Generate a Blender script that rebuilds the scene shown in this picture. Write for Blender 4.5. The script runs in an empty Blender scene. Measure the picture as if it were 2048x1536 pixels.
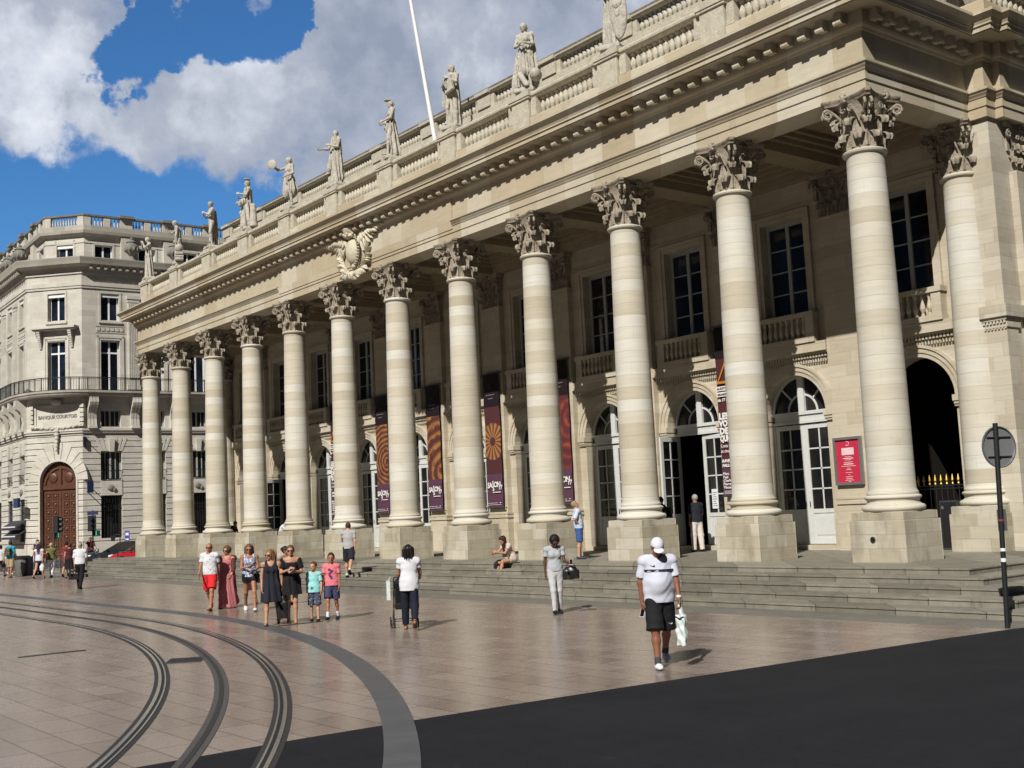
import bpy, bmesh, math, random
import numpy as np
from math import sin, cos, pi, radians, sqrt, atan2
from mathutils import Vector, Matrix

S = bpy.context.scene
COL = S.collection
random.seed(7)

# ------------------------------------------------------------------ camera
YAW, PITCH, ROLL, FOC = 0.9024387977546026, 0.10776204801278992, -0.046972522730903, 2329.72
f_ = Vector((-sin(YAW)*cos(PITCH), cos(YAW)*cos(PITCH), sin(PITCH)))
r0 = Vector((cos(YAW), sin(YAW), 0)); u0 = r0.cross(f_)
r_ = cos(ROLL)*r0 + sin(ROLL)*u0; u_ = -sin(ROLL)*r0 + cos(ROLL)*u0
cam = bpy.data.cameras.new('camera'); camo = bpy.data.objects.new('camera', cam); COL.objects.link(camo)
camo.matrix_world = Matrix(((r_.x, u_.x, -f_.x, 15.70993), (r_.y, u_.y, -f_.y, -23.32583), (r_.z, u_.z, -f_.z, 2.2), (0, 0, 0, 1)))
cam.sensor_width = 36; cam.lens = 36*FOC/2048; cam.clip_start = 0.1; cam.clip_end = 3000
S.camera = camo

# ------------------------------------------------------------------ sun, exposure
SAZ, SEL = radians(28.8), radians(40.8)      # azimuth from -Y towards +X, elevation
SUN = Vector((cos(SEL)*sin(SAZ), -cos(SEL)*cos(SAZ), sin(SEL)))
sl = bpy.data.lights.new('sun', 'SUN'); sl.energy = 4.6; sl.angle = radians(0.5); sl.color = (1.0, 0.955, 0.88)
so = bpy.data.objects.new('sun', sl); COL.objects.link(so); so.rotation_euler = SUN.to_track_quat('Z', 'Y').to_euler()
so.location = (0, -40, 60)
S.view_settings.view_transform = 'Standard'; S.view_settings.look = 'None'
S.cycles.diffuse_bounces = 2
S.view_settings.exposure = 0.27; S.view_settings.gamma = 1; S.view_settings.use_curve_mapping = False

# ------------------------------------------------------------------ node helpers
class NT:
    def __init__(s, tree): s.t = tree; s.n = tree.nodes; s.l = tree.links
    def new(s, typ, **kw):
        n = s.n.new(typ)
        for k, v in kw.items(): setattr(n, k, v)
        return n
    def put(s, sock, v):
        if v is None: return
        if hasattr(v, 'is_linked') or isinstance(v, bpy.types.NodeSocket): s.l.new(v, sock)
        else: sock.default_value = v
    def math(s, op, a, b=None, c=None, clamp=False):
        n = s.new('ShaderNodeMath', operation=op); n.use_clamp = clamp
        s.put(n.inputs[0], a); s.put(n.inputs[1], b)
        if c is not None: s.put(n.inputs[2], c)
        return n.outputs[0]
    def vmath(s, op, a, b=None, out=0):
        n = s.new('ShaderNodeVectorMath', operation=op); s.put(n.inputs[0], a); s.put(n.inputs[1], b); return n.outputs[out]
    def mix(s, f, a, b, typ='MIX'):
        n = s.new('ShaderNodeMix', data_type='RGBA', blend_type=typ); s.put(n.inputs[0], f)
        s.put(n.inputs[6], a); s.put(n.inputs[7], b); return n.outputs[2]
    def noise(s, vec, scale, detail=4, rough=0.55, out=0, dist=0.0):
        n = s.new('ShaderNodeTexNoise'); s.put(n.inputs['Vector'], vec); n.inputs['Scale'].default_value = scale
        n.inputs['Detail'].default_value = detail; n.inputs['Roughness'].default_value = rough; n.inputs['Distortion'].default_value = dist
        return n.outputs[out]
    def ramp(s, f, stops, interp='LINEAR'):
        n = s.new('ShaderNodeValToRGB'); s.put(n.inputs[0], f); cr = n.color_ramp; cr.interpolation = interp
        while len(cr.elements) < len(stops): cr.elements.new(0.5)
        for e, (p, c) in zip(cr.elements, stops): e.position = p; e.color = (*c, 1) if len(c) == 3 else c
        return n.outputs[0]
    def comb(s, x, y, z):
        n = s.new('ShaderNodeCombineXYZ'); s.put(n.inputs[0], x); s.put(n.inputs[1], y); s.put(n.inputs[2], z); return n.outputs[0]
    def sep(s, v):
        n = s.new('ShaderNodeSeparateXYZ'); s.put(n.inputs[0], v); return n.outputs

def g3(v): return (v, v, v, 1)

# ------------------------------------------------------------------ world: clear sky with broken cloud
W = bpy.data.worlds.new('World'); S.world = W; W.use_nodes = True
def build_world():
    t = NT(W.node_tree); t.n.clear()
    out = t.new('ShaderNodeOutputWorld'); bg = t.new('ShaderNodeBackground')
    sky = t.new('ShaderNodeTexSky'); sky.sky_type = 'NISHITA'; sky.sun_disc = False
    sky.sun_elevation = SEL; sky.sun_rotation = atan2(SUN.x, SUN.y); sky.air_density = 1.0; sky.dust_density = 0.4; sky.ozone_density = 2.2
    tc = t.new('ShaderNodeTexCoord'); v = t.vmath('NORMALIZE', tc.outputs['Generated'])
    x, y, z = t.sep(v)
    # flat cloud deck coordinates: direction projected on a plane overhead
    zz = t.math('ADD', t.math('MAXIMUM', z, 0.0), 0.16)
    p = t.comb(t.math('DIVIDE', x, zz), t.math('DIVIDE', y, zz), 0.0)
    n1 = t.noise(p, 1.1, 8, 0.58, dist=0.25)
    n2 = t.noise(v, 9.0, 8, 0.6); n2b = t.noise(t.vmath('ADD', v, (0.01, -0.012, 0.028)), 9.0, 8, 0.6)
    blobs = CLOUDS
    acc = None
    w1 = t.noise(v, 5.0, 9, 0.62, out=1); w2 = t.noise(v, 22.0, 6, 0.6, out=1)
    wv = t.vmath('ADD', t.vmath('MULTIPLY', t.vmath('SUBTRACT', w1, (0.5, 0.5, 0.5)), (0.17, 0.17, 0.17)), t.vmath('MULTIPLY', t.vmath('SUBTRACT', w2, (0.5, 0.5, 0.5)), (0.06, 0.06, 0.06)))
    v0 = v; v = t.vmath('NORMALIZE', t.vmath('ADD', v, wv))
    for (dx, dy, dz, rad, amp) in blobs:
        d = t.vmath('DOT_PRODUCT', v, (dx, dy, dz), out=1)
        c0 = cos(rad)
        g = t.math('DIVIDE', t.math('SUBTRACT', d, c0), 1-c0)
        g = t.math('MULTIPLY', t.math('MAXIMUM', g, -1.2), amp)
        acc = g if acc is None else (t.math('MAXIMUM', acc, g))
    # far from the view the deck noise alone decides
    fld = t.math('ADD', t.math('MULTIPLY', acc, 0.75), t.math('MULTIPLY', t.math('SUBTRACT', n2, 0.5), 1.5))
    fld = t.math('ADD', fld, t.math('MULTIPLY', t.math('SUBTRACT', n1, 0.5), 0.5))
    for (dx, dy, dz, rad, amp) in HOLES:
        d = t.vmath('DOT_PRODUCT', v, (dx, dy, dz), out=1)
        g = t.math('DIVIDE', t.math('SUBTRACT', d, cos(rad)), 1-cos(rad))
        fld = t.math('SUBTRACT', fld, t.math('MULTIPLY', t.math('MAXIMUM', g, 0.0), amp*1.3))
    m = t.new('ShaderNodeMapRange', interpolation_type='SMOOTHSTEP'); t.put(m.inputs[0], fld)
    m.inputs[1].default_value = -0.38; m.inputs[2].default_value = 0.50
    mask = t.math('MULTIPLY', m.outputs[0], 0.97)
    n3 = t.noise(t.vmath('ADD', v, (3.1, 1.7, 0.4)), 5.5, 6, 0.55)
    lit = t.math('ADD', t.math('MULTIPLY', n3, 0.95), t.math('MULTIPLY', fld, -0.10)); lit = t.math('ADD', lit, t.math('MULTIPLY', t.math('SUBTRACT', n2, n2b), 1.1))
    for (dx, dy, dz, rad, amp) in LIGHTS:
        d = t.vmath('DOT_PRODUCT', v, (dx, dy, dz), out=1)
        g = t.math('DIVIDE', t.math('SUBTRACT', d, cos(rad)), 1-cos(rad))
        lit = t.math('ADD', lit, t.math('MULTIPLY', t.math('MAXIMUM', g, 0.0), amp))
    cc = t.ramp(lit, [(0.20, (0.22, 0.255, 0.33)), (0.46, (0.335, 0.365, 0.43)), (0.66, (0.50, 0.53, 0.59)), (0.85, (0.64, 0.66, 0.70))])
    skyc = t.vmath('MULTIPLY', sky.outputs[0], (SKYG*0.25, SKYG*0.50, SKYG*0.73))
    # Background strength below multiplies both: clouds are given in final radiance / strength
    clc = t.vmath('MULTIPLY', cc, (CLG, CLG, CLG))
    fin = t.mix(mask, skyc, clc)
    # added factor dims the unseen sky away from the view to cut fill light
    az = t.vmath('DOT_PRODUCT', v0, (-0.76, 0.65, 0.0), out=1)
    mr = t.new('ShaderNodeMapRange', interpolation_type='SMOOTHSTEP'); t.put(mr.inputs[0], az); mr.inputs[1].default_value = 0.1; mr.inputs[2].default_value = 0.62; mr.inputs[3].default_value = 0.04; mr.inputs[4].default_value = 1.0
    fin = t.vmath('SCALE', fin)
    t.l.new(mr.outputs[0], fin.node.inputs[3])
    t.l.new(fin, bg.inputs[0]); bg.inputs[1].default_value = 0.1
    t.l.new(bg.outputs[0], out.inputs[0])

def pix_dir(x, y):
    d = f_ + r_*((x-1024)/FOC) - u_*((y-768)/FOC); d.normalize(); return d
def blob(x, y, rpx, amp): d = pix_dir(x, y); return (d.x, d.y, d.z, rpx/FOC, amp)
CLOUDS = [blob(40, 190, 200, 1.1), blob(60, 300, 120, .9), blob(300, 210, 150, .9), blob(170, 230, 90, .6), blob(480, 190, 190, 1), blob(720, 150, 260, 1.1), blob(1000, 90, 330, 1.2),
          blob(640, 300, 150, .9), blob(420, 290, 120, .7), blob(850, 250, 200, .9), blob(60, 20, 120, .7), blob(1300, -60, 420, 1.2), blob(360, 5, 70, .4), blob(1700, -300, 600, 1)]
HOLES = [blob(560, 40, 60, 1.2), blob(470, 50, 70, 1.2), blob(400, 85, 65, 1.3), blob(320, 100, 62, 1.2), blob(250, 125, 65, 1.3), blob(195, 160, 45, 1.0), blob(260, 60, 55, 1.1), blob(190, 400, 130, .9), blob(420, 440, 130, .9), blob(560, 20, 60, .6), blob(20, 430, 110, .8)]
LIGHTS = [blob(470, 170, 150, .30), blob(60, 150, 110, .28), blob(930, 80, 160, .2), blob(60, 280, 70, .2)]
SKYG = 1.3; CLG = 11.5
build_world()

# ------------------------------------------------------------------ materials
MATS = {}
def mat(name, fn):
    if name in MATS: return MATS[name]
    m = bpy.data.materials.new(name); m.use_nodes = True; t = NT(m.node_tree)
    b = t.n['Principled BSDF']; fn(t, b); MATS[name] = m; return m
def bump(t, b, h, strength=0.3, dist=0.02):
    n = t.new('ShaderNodeBump'); n.inputs['Strength'].default_value = strength; n.inputs['Distance'].default_value = dist
    t.put(n.inputs['Height'], h); t.l.new(n.outputs[0], b.inputs['Normal'])
def pos(t): return t.new('ShaderNodeNewGeometry').outputs['Position']
def objrand(t): return t.new('ShaderNodeObjectInfo').outputs['Random']

def stone_base(t, P, c1, c2, c3, course=0.345, blk=0.95, joint=0.012, jdark=0.62, veins=True, off=0.0, dirt0=0.56, dirtk=0.35):
    x, y, z = t.sep(P)
    u = t.math('ADD', x, y)
    zr = t.math('DIVIDE', t.math('ADD', z, off), course); row = t.math('FLOOR', zr); zf = t.math('FRACT', zr)
    sh = t.math('MULTIPLY', t.math('FRACT', t.math('MULTIPLY', row, 0.37)), blk*1.9)
    ur = t.math('DIVIDE', t.math('ADD', u, sh), blk); cl = t.math('FLOOR', ur); uf = t.math('FRACT', ur)
    wn = t.new('ShaderNodeTexWhiteNoise', noise_dimensions='2D'); t.put(wn.inputs['Vector'], t.comb(row, cl, 0.0))
    colr = t.ramp(wn.outputs[0], [(0.0, c1), (0.45, c2), (1.0, c3)])
    jz = t.math('LESS_THAN', zf, joint/course); ju = t.math('LESS_THAN', uf, joint/blk)
    j = t.math('MAXIMUM', jz, ju)
    st = t.noise(t.vmath('MULTIPLY', P, (1.2, 1.2, 9.0)), 1.3, 6, 0.6)
    big = t.noise(P, 0.55, 4, 0.6)
    f = t.math('ADD', t.math('MULTIPLY', st, 0.34), t.math('MULTIPLY', big, 0.36))
    f = t.math('ADD', f, 0.64)
    colr = t.vmath('MULTIPLY', colr, t.comb(f, f, f))
    dirt = t.noise(t.vmath('MULTIPLY', P, (1.0, 1.0, 0.35)), 2.3, 8, 0.65)
    dm = t.ramp(dirt, [(dirt0, (0, 0, 0)), (dirt0+0.18, (1, 1, 1))])
    colr = t.mix(t.math('MULTIPLY', dm, dirtk), colr, (c1[0]*0.55, c1[1]*0.54, c1[2]*0.5, 1))
    colr = t.mix(t.math('MULTIPLY', j, 1-jdark), colr, (0.13, 0.11, 0.085, 1))
    return colr, j, st

def m_stone(name, c1, c2, c3, **kw):
    def fn(t, b):
        P = pos(t)
        colr, j, st = stone_base(t, P, c1, c2, c3, **kw)
        t.l.new(colr, b.inputs['Base Color']); b.inputs['Roughness'].default_value = 0.85; b.inputs['Specular IOR Level'].default_value = 0.25
        fine = t.noise(P, 38, 4, 0.6)
        h = t.math('SUBTRACT', t.math('MULTIPLY', fine, 0.35), j)
        bump(t, b, h, 0.35, 0.012)
    return mat(name, fn)
STONE = m_stone('limestone_ashlar', (0.445, 0.385, 0.285), (0.475, 0.42, 0.32), (0.515, 0.465, 0.37), jdark=0.74)
STONE_SIDE = m_stone('limestone_wing', (0.43, 0.385, 0.30), (0.47, 0.43, 0.345), (0.52, 0.48, 0.395), course=0.36, jdark=0.74)
ENT = m_stone('limestone_entablature', (0.41, 0.345, 0.24), (0.45, 0.395, 0.29), (0.53, 0.49, 0.395), course=2.6, blk=1.35, joint=0.008, off=0.9)
PLINTH = m_stone('plinth_stone', (0.37, 0.33, 0.25), (0.44, 0.40, 0.31), (0.50, 0.47, 0.39), course=0.31, blk=0.78, off=0.28, dirt0=0.5, dirtk=0.6)
BANK = m_stone('pale_bank_stone', (0.49, 0.465, 0.41), (0.53, 0.505, 0.45), (0.57, 0.55, 0.495), course=0.5, blk=1.6, joint=0.01, jdark=0.8)
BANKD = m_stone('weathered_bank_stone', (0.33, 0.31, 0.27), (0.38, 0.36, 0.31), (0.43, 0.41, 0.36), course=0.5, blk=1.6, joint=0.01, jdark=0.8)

def drum(t, b):
    P = t.new('ShaderNodeTexCoord').outputs['Object']; Wp = pos(t); rnd = objrand(t)
    x, y, z = t.sep(P)
    zr = t.math('DIVIDE', t.math('ADD', z, t.math('MULTIPLY', rnd, 0.2)), 0.345); row = t.math('FLOOR', zr); zf = t.math('FRACT', zr)
    wn = t.new('ShaderNodeTexWhiteNoise', noise_dimensions='2D'); t.put(wn.inputs['Vector'], t.comb(row, t.math('MULTIPLY', rnd, 91.7), 0.0))
    colr = t.ramp(wn.outputs[0], [(0, (0.43, 0.385, 0.295)), (0.22, (0.50, 0.46, 0.37)), (0.6, (0.545, 0.515, 0.435)), (1, (0.59, 0.575, 0.52))])
    v = t.noise(t.vmath('MULTIPLY', t.vmath('ADD', Wp, t.comb(0.0, 0.0, t.math('MULTIPLY', rnd, 20.0))), (1.0, 1.0, 11.0)), 1.1, 6, 0.6)
    f = t.math('ADD', t.math('MULTIPLY', v, 0.34), 0.82)
    colr = t.vmath('MULTIPLY', colr, t.comb(f, f, f))
    ang = t.math('ARCTAN2', y, x)
    vj = t.math('FRACT', t.math('ADD', t.math('DIVIDE', ang, 3.1416), t.math('MULTIPLY', row, 0.31)))
    j = t.math('MAXIMUM', t.math('LESS_THAN', zf, 0.035), t.math('MULTIPLY', t.math('LESS_THAN', vj, 0.004), 0.7))
    colr = t.mix(t.math('MULTIPLY', j, 0.42), colr, (0.2, 0.17, 0.12, 1))
    dirt = t.noise(Wp, 1.7, 8, 0.68); dm = t.ramp(dirt, [(0.6, (0, 0, 0)), (0.74, (1, 1, 1))])
    colr = t.mix(t.math('MULTIPLY', dm, 0.3), colr, (0.30, 0.27, 0.21, 1))
    t.l.new(colr, b.inputs['Base Color']); b.inputs['Roughness'].default_value = 0.8; b.inputs['Specular IOR Level'].default_value = 0.3
    bump(t, b, t.math('SUBTRACT', t.math('MULTIPLY', t.noise(Wp, 30, 4), 0.3), j), 0.3, 0.01)
DRUM = mat('column_drum_stone', drum)

def m_carved(name, c1, c2, bs=0.5):
    def fn(t, b):
        P = pos(t); n = t.noise(P, 3.5, 8, 0.65); n2 = t.noise(P, 14, 5, 0.6)
        f = t.math('ADD', t.math('MULTIPLY', n, 0.6), t.math('MULTIPLY', n2, 0.4))
        t.l.new(t.ramp(f, [(0.32, c1), (0.66, c2)]), b.inputs['Base Color']); b.inputs['Roughness'].default_value = 0.88
        b.inputs['Specular IOR Level'].default_value = 0.2
        bump(t, b, n2, bs, 0.02)
    return mat(name, fn)
CARVE = m_carved('carved_capital_stone', (0.17, 0.14, 0.105), (0.42, 0.375, 0.30))
STAT = m_carved('statue_stone', (0.27, 0.25, 0.215), (0.56, 0.53, 0.465), 0.6)
CREST = m_carved('crest_stone', (0.42, 0.38, 0.28), (0.62, 0.57, 0.46), 0.4)
URN = m_carved('dark_urn_stone', (0.13, 0.125, 0.115), (0.27, 0.26, 0.235))
PARA = m_carved('weathered_parapet_stone', (0.34, 0.31, 0.25), (0.55, 0.515, 0.425), 0.12)
PARATOP = m_carved('dark_coping_stone', (0.10, 0.09, 0.075), (0.24, 0.215, 0.17), 0.3)
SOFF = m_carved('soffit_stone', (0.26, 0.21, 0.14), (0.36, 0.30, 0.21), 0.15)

def steps_m(t, b):
    P = pos(t); x, y, z = t.sep(P)
    row = t.math('FLOOR', t.math('DIVIDE', t.math('ADD', z, -0.005), 0.13))
    ur = t.math('DIVIDE', t.math('ADD', t.math('ADD', x, y), t.math('MULTIPLY', row, 0.83)), 1.75); uf = t.math('FRACT', ur)
    j = t.math('LESS_THAN', uf, 0.012)
    wn = t.new('ShaderNodeTexWhiteNoise', noise_dimensions='2D'); t.put(wn.inputs['Vector'], t.comb(row, t.math('FLOOR', ur), 0.0))
    c = t.ramp(wn.outputs[0], [(0, (0.145, 0.135, 0.108)), (0.5, (0.19, 0.178, 0.142)), (1, (0.235, 0.22, 0.18))])
    n = t.noise(P, 2.6, 9, 0.68); f = t.math('ADD', t.math('MULTIPLY', n, 1.1), 0.45); c = t.vmath('MULTIPLY', c, t.comb(f, f, f))
    st = t.ramp(t.noise(t.vmath('MULTIPLY', P, (3.0, 3.0, 0.6)), 1.9, 6, 0.7), [(0.58, (0, 0, 0)), (0.68, (1, 1, 1))])
    c = t.mix(t.math('MULTIPLY', st, 0.6), c, (0.055, 0.05, 0.04, 1)); c = t.mix(t.math('MULTIPLY', j, 0.8), c, (0.03, 0.027, 0.02, 1))
    t.l.new(c, b.inputs['Base Color']); b.inputs['Roughness'].default_value = 0.75
    bump(t, b, t.math('SUBTRACT', t.noise(P, 12, 6, 0.7), j), 0.5, 0.015)
STEPM = mat('worn_step_stone', steps_m)

def plaza_m(t, b):
    P = pos(t); x, y, z = t.sep(P)
    # long slabs laid parallel to the building front, courses 0.45 m deep
    yr = t.math('DIVIDE', y, 0.45); row = t.math('FLOOR', yr); yf = t.math('FRACT', yr)
    wr = t.new('ShaderNodeTexWhiteNoise', noise_dimensions='1D'); t.put(wr.inputs['W'], row)
    xr = t.math('DIVIDE', t.math('ADD', x, t.math('MULTIPLY', wr.outputs[0], 0.95)), 0.95); cl = t.math('FLOOR', xr); xf = t.math('FRACT', xr)
    wn = t.new('ShaderNodeTexWhiteNoise', noise_dimensions='2D'); t.put(wn.inputs['Vector'], t.comb(row, cl, 0.0))
    j = t.math('MAXIMUM', t.math('LESS_THAN', yf, 0.034), t.math('LESS_THAN', xf, 0.018))
    c = t.ramp(wn.outputs[0], [(0, (0.205, 0.160, 0.136)), (0.5, (0.238, 0.188, 0.161)), (1, (0.275, 0.220, 0.190))])
    n = t.noise(P, 0.28, 6, 0.6); n2 = t.noise(P, 5.0, 8, 0.7)
    f = t.math('ADD', t.math('ADD', t.math('MULTIPLY', n, 0.45), t.math('MULTIPLY', n2, 0.3)), 0.62)
    c = t.vmath('MULTIPLY', c, t.comb(f, f, f))
    sp = t.ramp(t.noise(P, 9.0, 3, 0.5), [(0.70, (0, 0, 0)), (0.735, (1, 1, 1))])
    c = t.mix(t.math('MULTIPLY', sp, 0.55), c, (0.05, 0.04, 0.035, 1))
    c = t.mix(t.math('MULTIPLY', j, 0.85), c, (0.035, 0.03, 0.026, 1))
    t.l.new(c, b.inputs['Base Color'])
    r = t.math('ADD', t.math('MULTIPLY', n2, 0.24), 0.10); r = t.math('ADD', r, t.math('MULTIPLY', wn.outputs[0], 0.05))
    t.l.new(r, b.inputs['Roughness']); b.inputs['Specular IOR Level'].default_value = 0.36
    bump(t, b, t.math('SUBTRACT', t.math('ADD', t.math('MULTIPLY', n2, 0.25), t.math('MULTIPLY', wn.outputs[0], 0.35)), j), 0.16, 0.006)
PLAZA = mat('polished_plaza_slabs', plaza_m)

def simple(name, col, rough=0.6, metal=0.0, nscale=6, namp=0.25, bmp=0.0, spec=0.5):
    def fn(t, b):
        P = pos(t); n = t.noise(P, nscale, 5, 0.6); f = t.math('ADD', t.math('MULTIPLY', n, namp*2), 1-namp)
        t.l.new(t.vmath('MULTIPLY', (*col,), t.comb(f, f, f)), b.inputs['Base Color'])
        b.inputs['Roughness'].default_value = rough; b.inputs['Metallic'].default_value = metal; b.inputs['Specular IOR Level'].default_value = spec
        if bmp: bump(t, b, t.noise(P, nscale*4, 4), bmp, 0.01)
    return mat(name, fn)
def road_m(t, b):
    P = pos(t); n = t.noise(P, 0.7, 6, 0.65); n2 = t.noise(P, 40, 4, 0.7); n3 = t.noise(t.vmath('MULTIPLY', P, (1.0, 0.35, 1.0)), 2.2, 7, 0.7)
    f = t.math('ADD', t.math('ADD', t.math('MULTIPLY', n, 0.5), t.math('MULTIPLY', n2, 0.5)), t.math('MULTIPLY', n3, 0.45))
    x, y, z = t.sep(P); yr = t.math('DIVIDE', y, 0.45); row = t.math('FLOOR', yr); j = t.math('LESS_THAN', t.math('FRACT', yr), 0.05)
    xr = t.math('FRACT', t.math('ADD', t.math('DIVIDE', x, 0.9), t.math('MULTIPLY', row, 0.37))); j = t.math('MAXIMUM', j, t.math('LESS_THAN', xr, 0.02))
    c = t.vmath('MULTIPLY', (0.0205, 0.0210, 0.0240), t.comb(*[t.math('ADD', f, 0.35)]*3)); c = t.mix(t.math('MULTIPLY', j, 0.35), c, (0.012, 0.012, 0.013, 1))
    sp = t.ramp(t.noise(P, 5.0, 2, 0.4), [(0.74, (0, 0, 0)), (0.76, (1, 1, 1))]); c = t.mix(t.math('MULTIPLY', sp, 0.3), c, (0.05, 0.048, 0.045, 1))
    t.l.new(c, b.inputs['Base Color']); b.inputs['Roughness'].default_value = 0.7; b.inputs['Specular IOR Level'].default_value = 0.03
    bump(t, b, t.math('ADD', n2, t.math('MULTIPLY', n3, 0.4)), 0.4, 0.008)
ROADM = mat('dark_street_paving', road_m)
def kerb_m(t, b):
    P = pos(t); x, y, z = t.sep(P)
    a = t.math('ARCTAN2', t.math('ADD', y, 49.0), t.math('ADD', x, 13.75)); ar = t.math('MULTIPLY', a, 37.4/0.13)
    wn = t.new('ShaderNodeTexWhiteNoise', noise_dimensions='1D'); t.put(wn.inputs['W'], t.math('FLOOR', ar))
    j = t.math('LESS_THAN', t.math('FRACT', ar), 0.09)
    n = t.noise(P, 3, 7, 0.7); f = t.math('ADD', t.math('MULTIPLY', n, 0.9), 0.5); f = t.math('ADD', f, t.math('MULTIPLY', wn.outputs[0], 0.15))
    c = t.vmath('MULTIPLY', (0.082, 0.084, 0.088), t.comb(f, f, f)); c = t.mix(t.math('MULTIPLY', j, 0.4), c, (0.05, 0.05, 0.052, 1))
    t.l.new(c, b.inputs['Base Color']); b.inputs['Roughness'].default_value = 0.45; bump(t, b, t.math('SUBTRACT', n, j), 0.4, 0.01)
KERB = mat('grey_granite_setts', kerb_m)
RAILBED = simple('rail_bed_resin', (0.030, 0.027, 0.024), 0.8, 0, 14, 0.35, 0.3)
APS = simple('power_strip_concrete', (0.075, 0.068, 0.060), 0.7, 0, 9, 0.4, 0.3)
STEEL = simple('worn_rail_steel', (0.62, 0.58, 0.52), 0.25, 0.9, 20, 0.3)
GROOVE = simple('rail_groove', (0.012, 0.012, 0.012), 0.8)
PAVE = simple('grey_footway_paving', (0.15, 0.142, 0.125), 0.5, 0, 2.5, 0.35, 0.3)
ASPH = simple('street_asphalt', (0.05, 0.05, 0.052), 0.85, 0, 6, 0.3, 0.4)
PAINTW = simple('grey_white_joinery_paint', (0.56, 0.575, 0.56), 0.45, 0, 8, 0.12)
PAINTG = simple('blue_grey_joinery_paint', (0.36, 0.38, 0.36), 0.5, 0, 8, 0.15)
WHITE = simple('white_window_paint', (0.75, 0.76, 0.78), 0.4, 0, 8, 0.06)
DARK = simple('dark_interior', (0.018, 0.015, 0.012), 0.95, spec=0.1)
IRON = simple('black_iron', (0.022, 0.022, 0.025), 0.45, 0.3, 20, 0.3)
GREYMET = simple('grey_galvanised_metal', (0.30, 0.31, 0.33), 0.42, 0.7, 14, 0.2)
DGREY = simple('dark_grey_paint', (0.05, 0.052, 0.055), 0.45, 0.1, 10, 0.25)
GOLD = simple('gilded_iron', (0.75, 0.52, 0.12), 0.35, 0.85, 12, 0.15)
def glass_m(t, b):
    P = pos(t); n = t.noise(P, 0.6, 3)
    t.l.new(t.ramp(n, [(0.35, (0.006, 0.006, 0.007)), (0.7, (0.03, 0.028, 0.026))]), b.inputs['Base Color'])
    b.inputs['Roughness'].default_value = 0.04; b.inputs['Specular IOR Level'].default_value = 0.5
    bump(t, b, t.noise(P, 1.4, 2), 0.05, 0.02)
GLASS = mat('dark_window_glass', glass_m)
def glassb_m(t, b):
    P = pos(t); n = t.noise(P, 0.5, 2)
    t.l.new(t.ramp(n, [(0.42, (0.006, 0.007, 0.010)), (0.6, (0.018, 0.026, 0.045))]), b.inputs['Base Color'])  # patchy blue of reflected sky painted into the pane colour
    b.inputs['Roughness'].default_value = 0.05; b.inputs['Specular IOR Level'].default_value = 0.8
GLASSB = mat('painted_sky_window_glass', glassb_m)
def wood_m(t, b):
    P = pos(t); n = t.noise(t.vmath('MULTIPLY', P, (6.0, 6.0, 0.8)), 2.5, 6, 0.6)
    t.l.new(t.ramp(n, [(0.3, (0.045, 0.017, 0.009)), (0.7, (0.13, 0.05, 0.025))]), b.inputs['Base Color']); b.inputs['Roughness'].default_value = 0.42
    bump(t, b, n, 0.3, 0.01)
WOOD = mat('varnished_oak', wood_m)

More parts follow.
